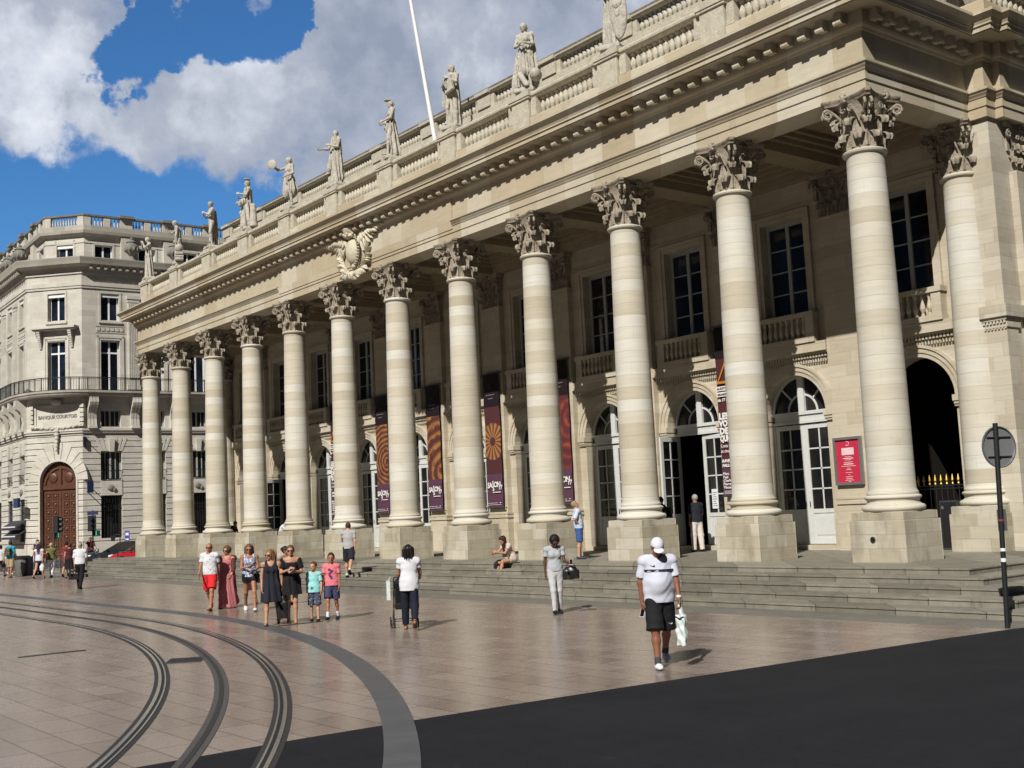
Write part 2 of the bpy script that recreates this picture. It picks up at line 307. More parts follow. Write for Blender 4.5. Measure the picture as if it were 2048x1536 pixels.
# ------------------------------------------------------------------ mesh builder
class MB:
    def __init__(s, T=None): s.v = []; s.f = []; s.T = T
    def add(s, vs, fs):
        o = len(s.v)
        if s.T: vs = [s.T(*p) for p in vs]
        s.v += [tuple(p) for p in vs]; s.f += [tuple(i+o for i in f) for f in fs]
    def box(s, x0, x1, y0, y1, z0, z1):
        s.add([(x0, y0, z0), (x1, y0, z0), (x1, y1, z0), (x0, y1, z0), (x0, y0, z1), (x1, y0, z1), (x1, y1, z1), (x0, y1, z1)],
              [(0, 3, 2, 1), (4, 5, 6, 7), (0, 1, 5, 4), (1, 2, 6, 5), (2, 3, 7, 6), (3, 0, 4, 7)])
    def quad(s, a, b, c, d): s.add([a, b, c, d], [(0, 1, 2, 3)])
    def lathe(s, prof, cx=0, cy=0, n=24, z0=0, sc=1, ph=0.0, cap=True):
        vs = []; m = len(prof)
        for r, z in prof:
            for k in range(n):
                a = 2*pi*k/n + ph; vs.append((cx+r*sc*cos(a), cy+r*sc*sin(a), z0+z*sc))
        fs = [(i*n+k, i*n+(k+1) % n, (i+1)*n+(k+1) % n, (i+1)*n+k) for i in range(m-1) for k in range(n)]
        if cap: fs += [tuple(range(n-1, -1, -1)), tuple((m-1)*n+k for k in range(n))]
        s.add(vs, fs)
    def sweep(s, path, prof, closed=False, caps=True):
        P = [Vector(p) for p in path]; n = len(P); offs = []
        def nrm(a, b): d = (b-a).normalized(); return Vector((d.y, -d.x))
        for i in range(n):
            if closed or 0 < i < n-1:
                n1 = nrm(P[i-1], P[i]); n2 = nrm(P[i], P[(i+1) % n]); offs.append((n1+n2)/(1+n1.dot(n2)))
            elif i == 0: offs.append(nrm(P[0], P[1]))
            else: offs.append(nrm(P[-2], P[-1]))
        vs = [(p.x+o.x*q, p.y+o.y*q, z) for p, o in zip(P, offs) for q, z in prof]; m = len(prof)
        fs = []
        for i in range(n if closed else n-1):
            k = (i+1) % n
            for j in range(m-1): fs.append((i*m+j, k*m+j, k*m+j+1, i*m+j+1))
        if caps and not closed: fs += [tuple(range(m-1, -1, -1)), tuple((n-1)*m+j for j in range(m))]
        s.add(vs, fs)
    def tube(s, pts, r, n=8, caps=True):
        P = [Vector(p) for p in pts]; R = r if isinstance(r, (list, tuple)) else [r]*len(P); vs = []
        for i, p in enumerate(P):
            d = (P[min(i+1, len(P)-1)]-P[max(i-1, 0)]).normalized()
            a = Vector((0, 0, 1)) if abs(d.z) < 0.9 else Vector((1, 0, 0)); e1 = d.cross(a).normalized(); e2 = d.cross(e1)
            for k in range(n): t = 2*pi*k/n; vs.append(tuple(p+e1*(R[i]*cos(t))+e2*(R[i]*sin(t))))
        fs = [(i*n+k, i*n+(k+1) % n, (i+1)*n+(k+1) % n, (i+1)*n+k) for i in range(len(P)-1) for k in range(n)]
        if caps: fs += [tuple(range(n)), tuple((len(P)-1)*n+k for k in range(n-1, -1, -1))]
        s.add(vs, fs)
    def ell(s, c, r, n=10, m=7):
        vs = []; 
        for i in range(m+1):
            t = pi*i/m
            for k in range(n): a = 2*pi*k/n; vs.append((c[0]+r[0]*sin(t)*cos(a), c[1]+r[1]*sin(t)*sin(a), c[2]-r[2]*cos(t)))
        s.add(vs, [(i*n+k, i*n+(k+1) % n, (i+1)*n+(k+1) % n, (i+1)*n+k) for i in range(m) for k in range(n)])
    def panel(s, u0, u1, z0, z1, holes, y, rd=0.0, skin=None):
        """wall face in plane y with rectangular holes (a,b,c,d) and reveals rd deep"""
        hs = [(max(a, u0), min(b, u1), max(c, z0), min(d, z1), a, b, c, d) for a, b, c, d in holes]
        hs = [h for h in hs if h[0] < h[1] and h[2] < h[3]]
        us = sorted({u0, u1, *[h[0] for h in hs], *[h[1] for h in hs]}); zs = sorted({z0, z1, *[h[2] for h in hs], *[h[3] for h in hs]})
        for i in range(len(us)-1):
            for j in range(len(zs)-1):
                mu, mz = (us[i]+us[i+1])/2, (zs[j]+zs[j+1])/2
                if any(h[0] < mu < h[1] and h[2] < mz < h[3] for h in hs): continue
                s.quad((us[i], y, zs[j]), (us[i+1], y, zs[j]), (us[i+1], y, zs[j+1]), (us[i], y, zs[j+1]))
        if rd:
            for a, b, c, d, A, B, C_, D in hs:
                if A >= u0: s.quad((a, y, c), (a, y, d), (a, y+rd, d), (a, y+rd, c))
                if B <= u1: s.quad((b, y, c), (b, y+rd, c), (b, y+rd, d), (b, y, d))
                if C_ >= z0: s.quad((a, y, c), (a, y+rd, c), (b, y+rd, c), (b, y, c))
                if D <= z1: s.quad((a, y, d), (b, y, d), (b, y+rd, d), (a, y+rd, d))
    def ring(s, cx, cz, r0, r1, y0, y1, a0=0.0, a1=pi, n=24):
        """flat arch band, face at y0, back at y1"""
        vs = []
        for k in range(n+1):
            a = a0+(a1-a0)*k/n; c, d = cos(a), sin(a)
            vs += [(cx+r0*c, y0, cz+r0*d), (cx+r1*c, y0, cz+r1*d), (cx+r1*c, y1, cz+r1*d), (cx+r0*c, y1, cz+r0*d)]
        fs = []
        for k in range(n):
            o = 4*k
            fs += [(o, o+4, o+5, o+1), (o+1, o+5, o+6, o+2), (o+3, o+2, o+6, o+7), (o, o+3, o+7, o+4)]
        fs += [(0, 1, 2, 3), (4*n+3, 4*n+2, 4*n+1, 4*n)]
        s.add(vs, fs)
    def mesh(s, name, smooth=False, auto=None):
        me = bpy.data.meshes.new(name); me.from_pydata(s.v, [], s.f); me.validate()
        bm = bmesh.new(); bm.from_mesh(me); bmesh.ops.remove_doubles(bm, verts=bm.verts, dist=1e-5) if smooth else None
        bmesh.ops.recalc_face_normals(bm, faces=bm.faces)
        if smooth:
            for f in bm.faces: f.smooth = True
            if auto is not None:
                for e in bm.edges:
                    if len(e.link_faces) == 2 and e.calc_face_angle(0) > auto: e.smooth = False
        bm.to_mesh(me); bm.free(); return me
    def build(s, name, m, parent=None, smooth=False, auto=None):
        me = s.mesh(name, smooth, auto); me.materials.append(m); return link(name, me, parent)

def link(name, me, parent=None):
    o = bpy.data.objects.new(name, me); COL.objects.link(o)
    if parent is not None: o.parent = parent
    return o
def tag(o, label=None, cat=None, group=None, kind=None):
    if label: o['label'] = label
    if cat: o['category'] = cat
    if group: o['group'] = group
    if kind: o['kind'] = kind
    return o
def empty(name, loc=(0, 0, 0), label=None, cat=None, group=None, rz=0):
    o = bpy.data.objects.new(name, None); COL.objects.link(o); o.location = loc; o.rotation_euler = (0, 0, rz); o.empty_display_size = 0.2
    return tag(o, label, cat, group)
def copy_tree(o, parent=None):
    c = o.copy(); COL.objects.link(c); c.parent = parent
    for ch in list(o.children): copy_tree(ch, c)
    return c
def text_mesh(body, size, extrude=0.004, bold=0.0, align='LEFT', shear=0.0, space=1.0):
    cu = bpy.data.curves.new('lettering', 'FONT'); cu.body = body; cu.size = size; cu.extrude = extrude; cu.offset = bold; cu.align_x = align
    cu.resolution_u = 2; cu.shear = shear; cu.space_character = space
    ob = bpy.data.objects.new('tmp', cu); COL.objects.link(ob)
    me = bpy.data.meshes.new_from_object(ob.evaluated_get(bpy.context.evaluated_depsgraph_get()))
    bpy.data.objects.remove(ob); return me
def text(body, size, loc, m, parent=None, name='lettering', rot=(pi/2, 0, 0), sx=1.0, **kw):
    me = text_mesh(body, size, **kw); me.name = name; me.materials.clear(); me.materials.append(m)
    R = Matrix.LocRotScale(Vector(loc), __import__('mathutils').Euler(rot), Vector((sx, 1, 1))); me.transform(R)
    return link(name, me, parent)
def texts(items, m, parent, name='lettering'):
    """several lines joined into one mesh"""
    E = __import__('mathutils').Euler; bm = bmesh.new()
    for body, size, loc, kw in items:
        rot = kw.pop('rot', (pi/2, 0, 0)); sx = kw.pop('sx', 1.0)
        me = text_mesh(body, size, **kw); me.transform(Matrix.LocRotScale(Vector(loc), E(rot), Vector((sx, 1, 1)))); bm.from_mesh(me)
    me = bpy.data.meshes.new(name); bm.to_mesh(me); bm.free(); me.materials.append(m); return link(name, me, parent)
# ================================================================== THE SETTING: ground
def structure(o): o['kind'] = 'structure'; return o
mb = MB(); mb.quad((-400, -300, 0), (400, -300, 0), (400, 500, 0), (-400, 500, 0)); structure(mb.build('plaza', PLAZA))
mb = MB(); mb.box(-54, 5.9, -5.95, -1, -0.2, 0.006); structure(mb.build('footway', PAVE))
edge = [(4.9, -120), (4.78, -40), (4.76, -22), (4.78, -19.34), (4.79, -17.64), (4.86, -16.3), (4.97, -14.9), (5.09, -13.5), (5.23, -12.24), (5.40, -10.6), (5.50, -9.49), (5.70, -7.6), (5.97, -5.66), (6.4, -2.5), (6.8, 2), (7.2, 12), (7.2, 120)]
mb = MB(); n = len(edge); mb.add([(x, y, 0.003) for x, y in edge]+[(60, y, 0.003) for x, y in edge], [(i, n+i, n+i+1, i+1) for i in range(n-1)]); structure(mb.build('road', ROADM))
mb = MB(); mb.box(-76, -57.5, -60, 120, -0.2, 0.005); structure(mb.build('road', ASPH))
# terrace with five steps wrapped round three sides
TZ = 0.65
mb = MB()
for i in range(5):
    p = 2.2+i*0.675; q = 3.05+i*0.675 - 0.0; z1 = TZ-0.13*i
    mb.sweep([(-48.1-0.01*i, 34), (-48.1-0.01*i, -p), (q, -p), (q, 34)], [(-0.9, z1-0.131 if i < 4 else -0.1), (0, z1-0.13 if i < 4 else -0.1), (0, z1-0.035), (0.018, z1-0.03), (0.018, z1-0.006), (0.008, z1), (-0.9, z1)], caps=True)
structure(mb.build('steps', STEPM))
mb = MB(); mb.box(-45.1-2.9, 2.9, -2.1, 34, 0.2, TZ-0.004); structure(mb.build('terrace', STEPM))

# ------------------------------------------------------------------ tram track on a circle of centre (-13.75,-49), straight to the west
CX, CY = -13.75, -49.0
def trk(R, a0=-0.35, a1=1.3, nseg=120, xw=-75.0):
    pts = [(xw, CY+R), (-40, CY+R), (-25, CY+R)]
    for k in range(nseg+1):
        a = pi/2 - (a1)*k/nseg; pts.append((CX+R*cos(a), CY+R*sin(a)))
    return pts
def strip(mb, R0, R1, z0, z1):
    A, B = trk(R0), trk(R1); n = len(A); vs = []
    for a, b in zip(A, B): vs += [(a[0], a[1], z0), (a[0], a[1], z1), (b[0], b[1], z1), (b[0], b[1], z0)]
    fs = []
    for i in range(n-1):
        o = 4*i; fs += [(o, o+4, o+5, o+1), (o+1, o+5, o+6, o+2), (o+2, o+6, o+7, o+3)]
    mb.add(vs, fs)
tram = empty('tram_track', (0, -14, 0), 'twin steel rails and flush power strip curving across the polished paving', 'tram track')
for R in (34.62, 36.18):
    o = 1 if R > 35 else -1
    mb = MB(); strip(mb, R-0.11, R+0.11, -0.1, 0.005); bed = mb.build('rail', RAILBED, tram); bed.matrix_parent_inverse = tram.matrix_world.inverted()
    mb = MB(); strip(mb, R-0.022+o*0.03, R+0.022+o*0.03, -0.1, 0.012); a = mb.build('rail_head', STEEL, bed)
    mb = MB(); strip(mb, R-0.02-o*0.012, R+0.02-o*0.012, -0.1, 0.009); a = mb.build('rail_groove', GROOVE, bed)
    mb = MB(); strip(mb, R-0.011-o*0.045, R+0.011-o*0.045, -0.1, 0.012); a = mb.build('rail_lip', STEEL, bed)
mb = MB(); strip(mb, 35.42-0.095, 35.42+0.095, -0.1, 0.006); bed = mb.build('power_strip', APS, tram)
mb = MB(); strip(mb, 35.42-0.03, 35.42+0.03, -0.1, 0.010); mb.build('contact_bar', RAILBED, bed)
for o in tram.children_recursive:
    if o.parent == tram: o.matrix_parent_inverse = Matrix.Translation((0, 14, 0))
mb = MB(); strip(mb, 37.26, 37.60, -0.1, 0.015); structure(mb.build('kerb', KERB))
# drain grates and slots let into the paving
def grate(x0, x1, y0, y1, rz, label, n=9):
    e = empty('drain_grate', ((x0+x1)/2, (y0+y1)/2, 0), label, 'drain', None, rz); w, d = (x1-x0)/2, (y1-y0)/2
    mb = MB(); mb.box(-w, w, -d, d, -0.05, 0.004); mb.build('drain_well', GROOVE, e)
    mb = MB()
    for k in range(n+1): x = -w+2*w*k/n; mb.box(x-0.008, x+0.008, -d, d, -0.02, 0.010)
    mb.box(-w, w, -d-0.015, -d+0.005, -0.02, 0.011); mb.box(-w, w, d-0.005, d+0.015, -0.02, 0.011); mb.build('grille_bars', DGREY, e)
grate(-3.3, -2.75, -15.95, -15.3, 1.05, 'small slatted drain grate between the two curved rails', 12)
grate(-6.5, -6.42, -17.3, -16.15, 0, 'long thin slot drain in the slabs inside the tram curve', 1)
grate(-7.1, -7.02, -12.05, -10.9, 0, 'thin slot drain in the slabs close to the outer kerb of the curve', 1)

# ================================================================== THE THEATRE
TH = empty('theatre', (-22.5, 4, 0), 'huge pale stone theatre with twelve giant columns and statues on its balustrade', 'theatre')
TINV = Matrix.Translation((22.5, -4, 0))
def tp(o):   # attach a part built in world coordinates to the theatre
    o.parent = TH; o.matrix_parent_inverse = TINV; return o
SP = 4.1; NX = [-SP*k for k in range(12)]          # column axes, 0 = nearest corner
XL = -45.1
# ---- entablature path (plan)
EP = [(XL-0.52, 30), (XL-0.52, -0.52), (0.52, -0.52), (0.52, 3.82), (1.02, 3.82), (1.02, 4.24), (1.22, 4.24), (1.22, 30)]
EPL = [(XL-1.22, 30), (XL-1.22, 4.24), (XL-1.02, 4.24), (XL-1.02, 3.82), (XL-0.52, 3.82), (XL-0.52, -0.52), (0.52, -0.52), (0.52, 3.82), (1.02, 3.82), (1.02, 4.24), (1.22, 4.24), (1.22, 30)]
ZA = 11.46
mb = MB()
mb.sweep(EPL, [(-0.9, ZA), (0, ZA), (0, 11.72), (0.03, 11.73), (0.03, 12.16), (0.0, 12.2), (0.0, 12.92), (-0.9, 12.92)])
tp(mb.build('frieze', ENT))
# architrave moulding, interrupted by the plain tablet in the middle
MP = [(-0.02, 11.94), (0.05, 11.95), (0.07, 11.99), (0.11, 12.04), (0.13, 12.09), (0.16, 12.10), (0.16, 12.165), (0.10, 12.19), (-0.02, 12.20)]
mb = MB(); mb.sweep(EPL[:6]+[(-28.9, -0.52)], MP); mb.sweep([(-16.0, -0.52)]+EPL[6:], MP); tp(mb.build('architrave_moulding', ENT))
mb = MB(); mb.box(-28.9, -16.0, -0.575, -0.4, 11.84, 12.93); tp(mb.build('frieze_tablet', ENT))
# cornice
mb = MB()
mb.sweep(EPL, [(-0.6, 12.90), (0.06, 12.90), (0.08, 12.95), (0.13, 12.99), (0.15, 13.04), (0.15, 13.345), (0.63, 13.345), (0.63, 13.372), (0.66, 13.372), (0.66, 13.49), (0.70, 13.50), (0.70, 13.54), (0.74, 13.62), (0.80, 13.67), (0.86, 13.73), (0.86, 13.80), (0.2, 13.86), (-0.6, 13.86)])
def modillion(cx, cy, dx, dy):
    # dx,dy outward direction; block with a scrolled foot
    tx, ty = -dy, dx
    prof = [(0.10, 13.14), (0.18, 13.09), (0.27, 13.10), (0.35, 13.06), (0.41, 13.06), (0.435, 13.10), (0.43, 13.15), (0.40, 13.19), (0.39, 13.344), (0.10, 13.344)]
    vs = []
    for w in (-0.105, 0.105):
        for p, z in prof: vs.append((cx+dx*p+tx*w, cy+dy*p+ty*w, z))
    m = len(prof); fs = [tuple(range(m)), tuple(range(2*m-1, m-1, -1))]+[(i, (i+1) % m, m+(i+1) % m, m+i) for i in range(m)]
    mb.add(vs, fs)
k = 0
x = -45.45
while x < 0.5: modillion(x, -0.52, 0, -1); x += 0.5125
for i in range(8): modillion(0.52, -0.33+i*0.5125, 1, 0); modillion(XL-0.52, -0.33+i*0.5125, -1, 0)
modillion(0.78, 3.82, 0, -1)
for i in range(30): modillion(1.22, 4.45+i*0.5125, 1, 0)
tp(mb.build('cornice', ENT))
# soffit: architrave undersides, cross beams and coffered ceiling
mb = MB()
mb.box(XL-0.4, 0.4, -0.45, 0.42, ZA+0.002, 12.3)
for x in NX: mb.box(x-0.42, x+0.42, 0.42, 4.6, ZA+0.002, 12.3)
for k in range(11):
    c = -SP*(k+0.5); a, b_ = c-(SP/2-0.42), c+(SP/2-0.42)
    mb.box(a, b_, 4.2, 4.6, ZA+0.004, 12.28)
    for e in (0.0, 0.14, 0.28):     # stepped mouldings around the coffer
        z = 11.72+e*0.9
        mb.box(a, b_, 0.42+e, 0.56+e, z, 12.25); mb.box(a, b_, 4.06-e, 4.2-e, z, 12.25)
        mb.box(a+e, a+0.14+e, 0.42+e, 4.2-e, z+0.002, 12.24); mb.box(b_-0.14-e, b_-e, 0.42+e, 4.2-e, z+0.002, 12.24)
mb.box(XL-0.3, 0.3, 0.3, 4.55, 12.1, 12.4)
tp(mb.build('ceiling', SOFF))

# ---- columns
def leaf(mb, ang, r0, z0, h, w, out, curl, sc=1.0, nt=13, ns=9, square=0.0):
    vs = []
    for i in range(nt):
        t = i/(nt-1)
        if t < 0.68:
            q = t/0.68; rr = r0+out*q*q*0.55; zz = z0+h*q
        else:
            q = (t-0.68)/0.32*2.3; rr = r0+out*0.55+curl*sin(q)*1.0+out*0.45*min(q, 1); zz = z0+h+curl*(1-cos(q))*-1.0+curl*0.35*sin(q)
        ww = w*(0.62+0.5*sin(min(t*1.25, 1)*pi*0.62))*(1-max(0, t-0.72)*1.9)*(1+0.16*sin(t*34))
        for j in range(ns):
            s = -1+2*j/(ns-1)
            rib = 0.022*cos(s*3*pi)+0.028*(1-abs(s))
            a = ang+s*ww/(r0+0.12)
            edge = -0.05*s*s
            vs.append(((rr+rib+edge)*cos(a), (rr+rib+edge)*sin(a), zz))
    mb.add(vs, [(i*ns+j, i*ns+j+1, (i+1)*ns+j+1, (i+1)*ns+j) for i in range(nt-1) for j in range(ns-1)])
def abacus(mb, z0, z1, rc, dip):
    def outline(s):
        pts = []
        for q in range(4):
            a0 = pi/4+q*pi/2; a1 = a0+pi/2
            c0 = Vector((cos(a0), sin(a0)))*rc*s; c1 = Vector((cos(a1), sin(a1)))*rc*s
            t0 = (c1-c0).normalized()*0.10
            p0, p1 = c0+t0*0.9, c1-t0*0.9; nrm = -((c0+c1)/2).normalized()
            for i in range(7): t = i/6; pts.append(p0.lerp(p1, t)+nrm*dip*sin(pi*t))
        return pts
    ls = [(z0, 0.93), (z0+(z1-z0)*0.45, 0.95), (z0+(z1-z0)*0.55, 0.985), (z1, 1.0)]
    vs = []
    for z, s in ls: vs += [(p.x, p.y, z) for p in outline(s)]
    n = 28; fs = [(i*n+k, i*n+(k+1) % n, (i+1)*n+(k+1) % n, (i+1)*n+k) for i in range(3) for k in range(n)]
    fs += [tuple(range(n)), tuple(3*n+k for k in range(n))]
    mb.add(vs, fs)
def volute(mb, ang, r_in, z_in, r_out, z_out, rad, tub):
    d = Vector((cos(ang), sin(ang), 0)); pts = []; R = []
    for i in range(9):
        t = i/8; pts.append(d*(r_in+(r_out-r_in)*(t**1.6))+Vector((0, 0, z_in+(z_out+rad-z_in)*(t**0.75)))); R.append(tub*(0.6+0.5*t))
    c = d*r_out+Vector((0, 0, z_out))
    for i in range(1, 26):
        a = pi/2-i*0.42; rr = rad*(1-i/31); pts.append(c+d*(rr*cos(a))+Vector((0, 0, rr*sin(a)))); R.append(tub*(1.1-i/40))
    mb.tube(pts, R, 6)
def capital_mesh():
    mb = MB()
    mb.lathe([(0.425, -0.02), (0.43, 0.3), (0.44, 0.6), (0.48, 0.9), (0.57, 1.1), (0.59, 1.13)], n=32)
    for k in range(8): leaf(mb, k*pi/4+pi/8, 0.435, 0.0, 0.36, 0.155, 0.08, 0.115)
    for k in range(8): leaf(mb, k*pi/4, 0.44, 0.05, 0.67, 0.15, 0.11, 0.125)
    for k in range(4):
        a = pi/4+k*pi/2
        for da in (-0.085, 0.085): volute(mb, a+da, 0.46, 0.62, 0.80, 0.93, 0.125, 0.034)
        leaf(mb, a, 0.46, 0.45, 0.36, 0.10, 0.18, 0.08, nt=9, ns=7)
        b = k*pi/2
        for sd in (-1, 1):
            c = Vector((cos(b), sin(b), 0)); tt = Vector((-sin(b), cos(b), 0))*sd
            pts = [c*0.49+tt*0.26+Vector((0, 0, 0.62)), c*0.53+tt*0.22+Vector((0, 0, 0.8)), c*0.57+tt*0.16+Vector((0, 0, 0.95))]
            cc = c*0.60+tt*0.11+Vector((0, 0, 0.93))
            for i in range(16):
                q = pi/2-i*0.5+0.4; rr = 0.085*(1-i/20); pts.append(cc-tt*(rr*cos(q))+Vector((0, 0, rr*sin(q))))
            mb.tube(pts, 0.024, 6)
        # flower in the middle of the abacus
        c = Vector((cos(b), sin(b), 0))*0.70
        mb.ell((c.x, c.y, 1.17), (0.07, 0.07, 0.12), 8, 6)
        for i in range(6): q = i*pi/3; tt = Vector((-sin(b), cos(b), 0)); e = c+tt*0.085*cos(q); mb.ell((e.x, e.y, 1.17+0.085*sin(q)), (0.045, 0.045, 0.045), 6, 5)
    abacus(mb, 1.12, 1.265, 0.985, 0.17)
    return mb.mesh('capital', smooth=True, auto=0.9)
CAPM = capital_mesh(); CAPM.materials.append(CARVE)
# shaft with entasis (local z = world z)
prof = [(0.575, 2.16), (0.575, 2.20), (0.545, 2.235), (0.53, 2.30)]
for i in range(1, 21):
    t = i/20; prof.append((0.525-0.088*(t**1.7), 2.30+7.72*t))
prof += [(0.45, 10.08), (0.47, 10.10), (0.505, 10.115), (0.52, 10.15), (0.505, 10.185), (0.46, 10.20), (0.43, 10.22)]
mb = MB(); mb.lathe(prof, n=56); SHAFTM = mb.mesh('shaft', True, 0.5); SHAFTM.materials.append(DRUM)
mb = MB(); tor = [(0.70*0.97, 1.772)]
for i in range(9): a = -pi/2+pi*i/8; tor.append((0.625+0.08*cos(a), 1.85+0.075*sin(a)))
tor += [(0.60, 1.945), (0.60, 1.955), (0.575, 1.985), (0.575, 2.01), (0.595, 2.04)]
for i in range(7): a = -pi/2+pi*i/6; tor.append((0.585+0.048*cos(a), 2.09+0.045*sin(a)))
tor += [(0.56, 2.16)]
mb.lathe(tor, n=48); BASEM = mb.mesh('base', True, 0.7); BASEM.materials.append(DRUM)
def plinth(name='plinth'):
    mb = MB(); c = 0.012
    for h, z0, z1 in ((0.715, TZ-0.02, 1.585), (0.675, 1.585, 1.772)):
        vs = []
        for z, hh in ((z0, h), (z1-c, h), (z1, h-c)):
            for sx, sy in ((-1, -1), (1, -1), (1, 1), (-1, 1)):
                for q in ((1, 0), (0, 1)) if sx*sy > 0 else ((0, 1), (1, 0)): vs.append((sx*(hh-c*q[0]), sy*(hh-c*q[1]), z))
        fs = [(i*8+k, i*8+(k+1) % 8, (i+1)*8+(k+1) % 8, (i+1)*8+k) for i in range(2) for k in range(8)]+[tuple(range(8)), tuple(16+k for k in range(8))]
        mb.add(vs, fs)
    return mb.mesh(name)
PLM = plinth(); PLM.materials.append(PLINTH)
col0 = link('column', SHAFTM); link('capital', CAPM, col0).location = (0, 0, 10.2); link('base', BASEM, col0); link('plinth', PLM, col0)
def put_col(c, x, y): tp(c); c.location = (x, y, 0)
put_col(col0, NX[0], 0)
for x, y in [(x, 0) for x in NX[1:]]+[(0, 4.1), (XL, 4.1)]:
    c = copy_tree(col0); put_col(c, x, y)
# stained weathering spout hole on the corner plinth
mb = MB(); mb.tube([(-0.12, -0.73, 1.16), (-0.12, -0.60, 1.16)], 0.062, 20); tp(mb.build('drain_hole', DARK))
mb = MB(); mb.tube([(-0.12, -0.722, 1.16), (-0.12, -0.60, 1.16)], 0.072, 20); tp(mb.build('drain_hole_rim', URN))

# ---- portico back wall
WY = 4.55; AR = 1.12; SZ = 4.66
mb = MB(); rev = MB()
for k in range(11):
    c = -SP*(k+0.5); x0, x1 = c-SP/2, c+SP/2
    if k == 10: x0 = XL-0.55
    if k == 0: x1 = 0.45
    z0 = TZ-0.02
    mb.panel(x0, x1, z0, SZ, [(c-AR, c+AR, z0-1, SZ+1)], WY, 0.55)
    n = 20; pts = [(c+AR*cos(pi*i/n), SZ+AR*sin(pi*i/n)) for i in range(n+1)]; ZT = 6.4
    vs = []; fs = []
    for i, (px, pz) in enumerate(pts):
        vs += [(px, WY, pz), (px, WY, ZT), (px, WY+0.55, pz)]
    for i in range(n): o = 3*i; fs += [(o, o+1, o+4, o+3), (o, o+3, o+5, o+2)]
    mb.add(vs, fs)
    mb.quad((x0, WY, SZ), (c-AR, WY, SZ), (c-AR, WY, ZT), (x0, WY, ZT)); mb.quad((c+AR, WY, SZ), (x1, WY, SZ), (x1, WY, ZT), (c+AR, WY, ZT))
    mb.panel(x0, x1, ZT, 12.2, [(c-0.80, c+0.80, 7.45, 10.45)], WY, 0.4)
tp(mb.build('portico_wall', STONE))
# archivolts, imposts, dentil cornice, window surrounds and balconies for each bay
for k in range(11):
    c = -SP*(k+0.5)
    mb = MB()
    mb.ring(c, SZ, AR, AR+0.12, WY-0.035, WY, n=28); mb.ring(c, SZ, AR+0.12, AR+0.25, WY-0.065, WY, n=28); mb.ring(c, SZ, AR+0.25, AR+0.33, WY-0.10, WY, n=28)
    for s in (-1, 1):
        a, b_ = sorted((c+s*AR*0.985, c+s*1.42)); mb.box(a, b_, WY-0.10, WY+0.5, 4.42, 4.50); mb.box(a-0.02, b_+0.02, WY-0.13, WY+0.5, 4.50, 4.66); mb.box(a, b_, WY-0.07, WY+0.5, 4.36, 4.42)
    tp(mb.build('archivolt', STONE))
    mb = MB(); a, b_ = c-1.45, c+1.45
    mb.box(a, b_, WY-0.27, WY, 6.36, 6.64); mb.box(a, b_, WY-0.20, WY, 6.31, 6.36); mb.box(a, b_, WY-0.06, WY, 6.12, 6.31)
    x = a+0.03
    while x < b_-0.05: mb.box(x, x+0.062, WY-0.15, WY-0.06, 6.20, 6.31); x += 0.105
    x = a+0.02
    while x < b_-0.05: mb.box(x, x+0.045, WY-0.09, WY-0.06, 6.06, 6.16); x += 0.0875
    tp(mb.build('dentil_cornice', STONE))
    mb = MB()
    for (w0, w1, zt, d) in ((0.80, 0.92, 10.57, 0.05), (0.92, 1.05, 10.70, 0.09)):
        for s in (-1, 1): p, q = sorted((c+s*w0, c+s*w1)); mb.box(p, q, WY-d, WY, 6.64, zt)
        mb.box(c-w0, c+w0, WY-d, WY, zt-0.125, zt)
    mb.box(c-1.42, c+1.42, WY-0.05, WY, 10.72, 10.80)
    tp(mb.build('window_surround', STONE))
    # balcony with small balusters
    bal = MB(); y1 = WY-0.02; y0 = WY-0.32
    bal.box(c-1.12, c+1.12, y0, y1, 6.644, 6.80); bal.box(c-1.14, c+1.14, y0-0.02, y1, 7.40, 7.54); 
    for s in (-1, 1): p, q = sorted((c+s*0.82, c+s*1.10)); bal.box(p, q, y0+0.02, y1, 6.80, 7.40)
    for i in range(8):
        bal.lathe([(0.05, 0), (0.05, 0.06), (0.03, 0.08), (0.075, 0.2), (0.07, 0.27), (0.032, 0.42), (0.035, 0.48), (0.05, 0.52), (0.05, 0.60)], c-0.72+i*0.206, y0+0.10, 8, 6.80, 1.0, cap=False)
    tp(bal.build('balcony', STONE))
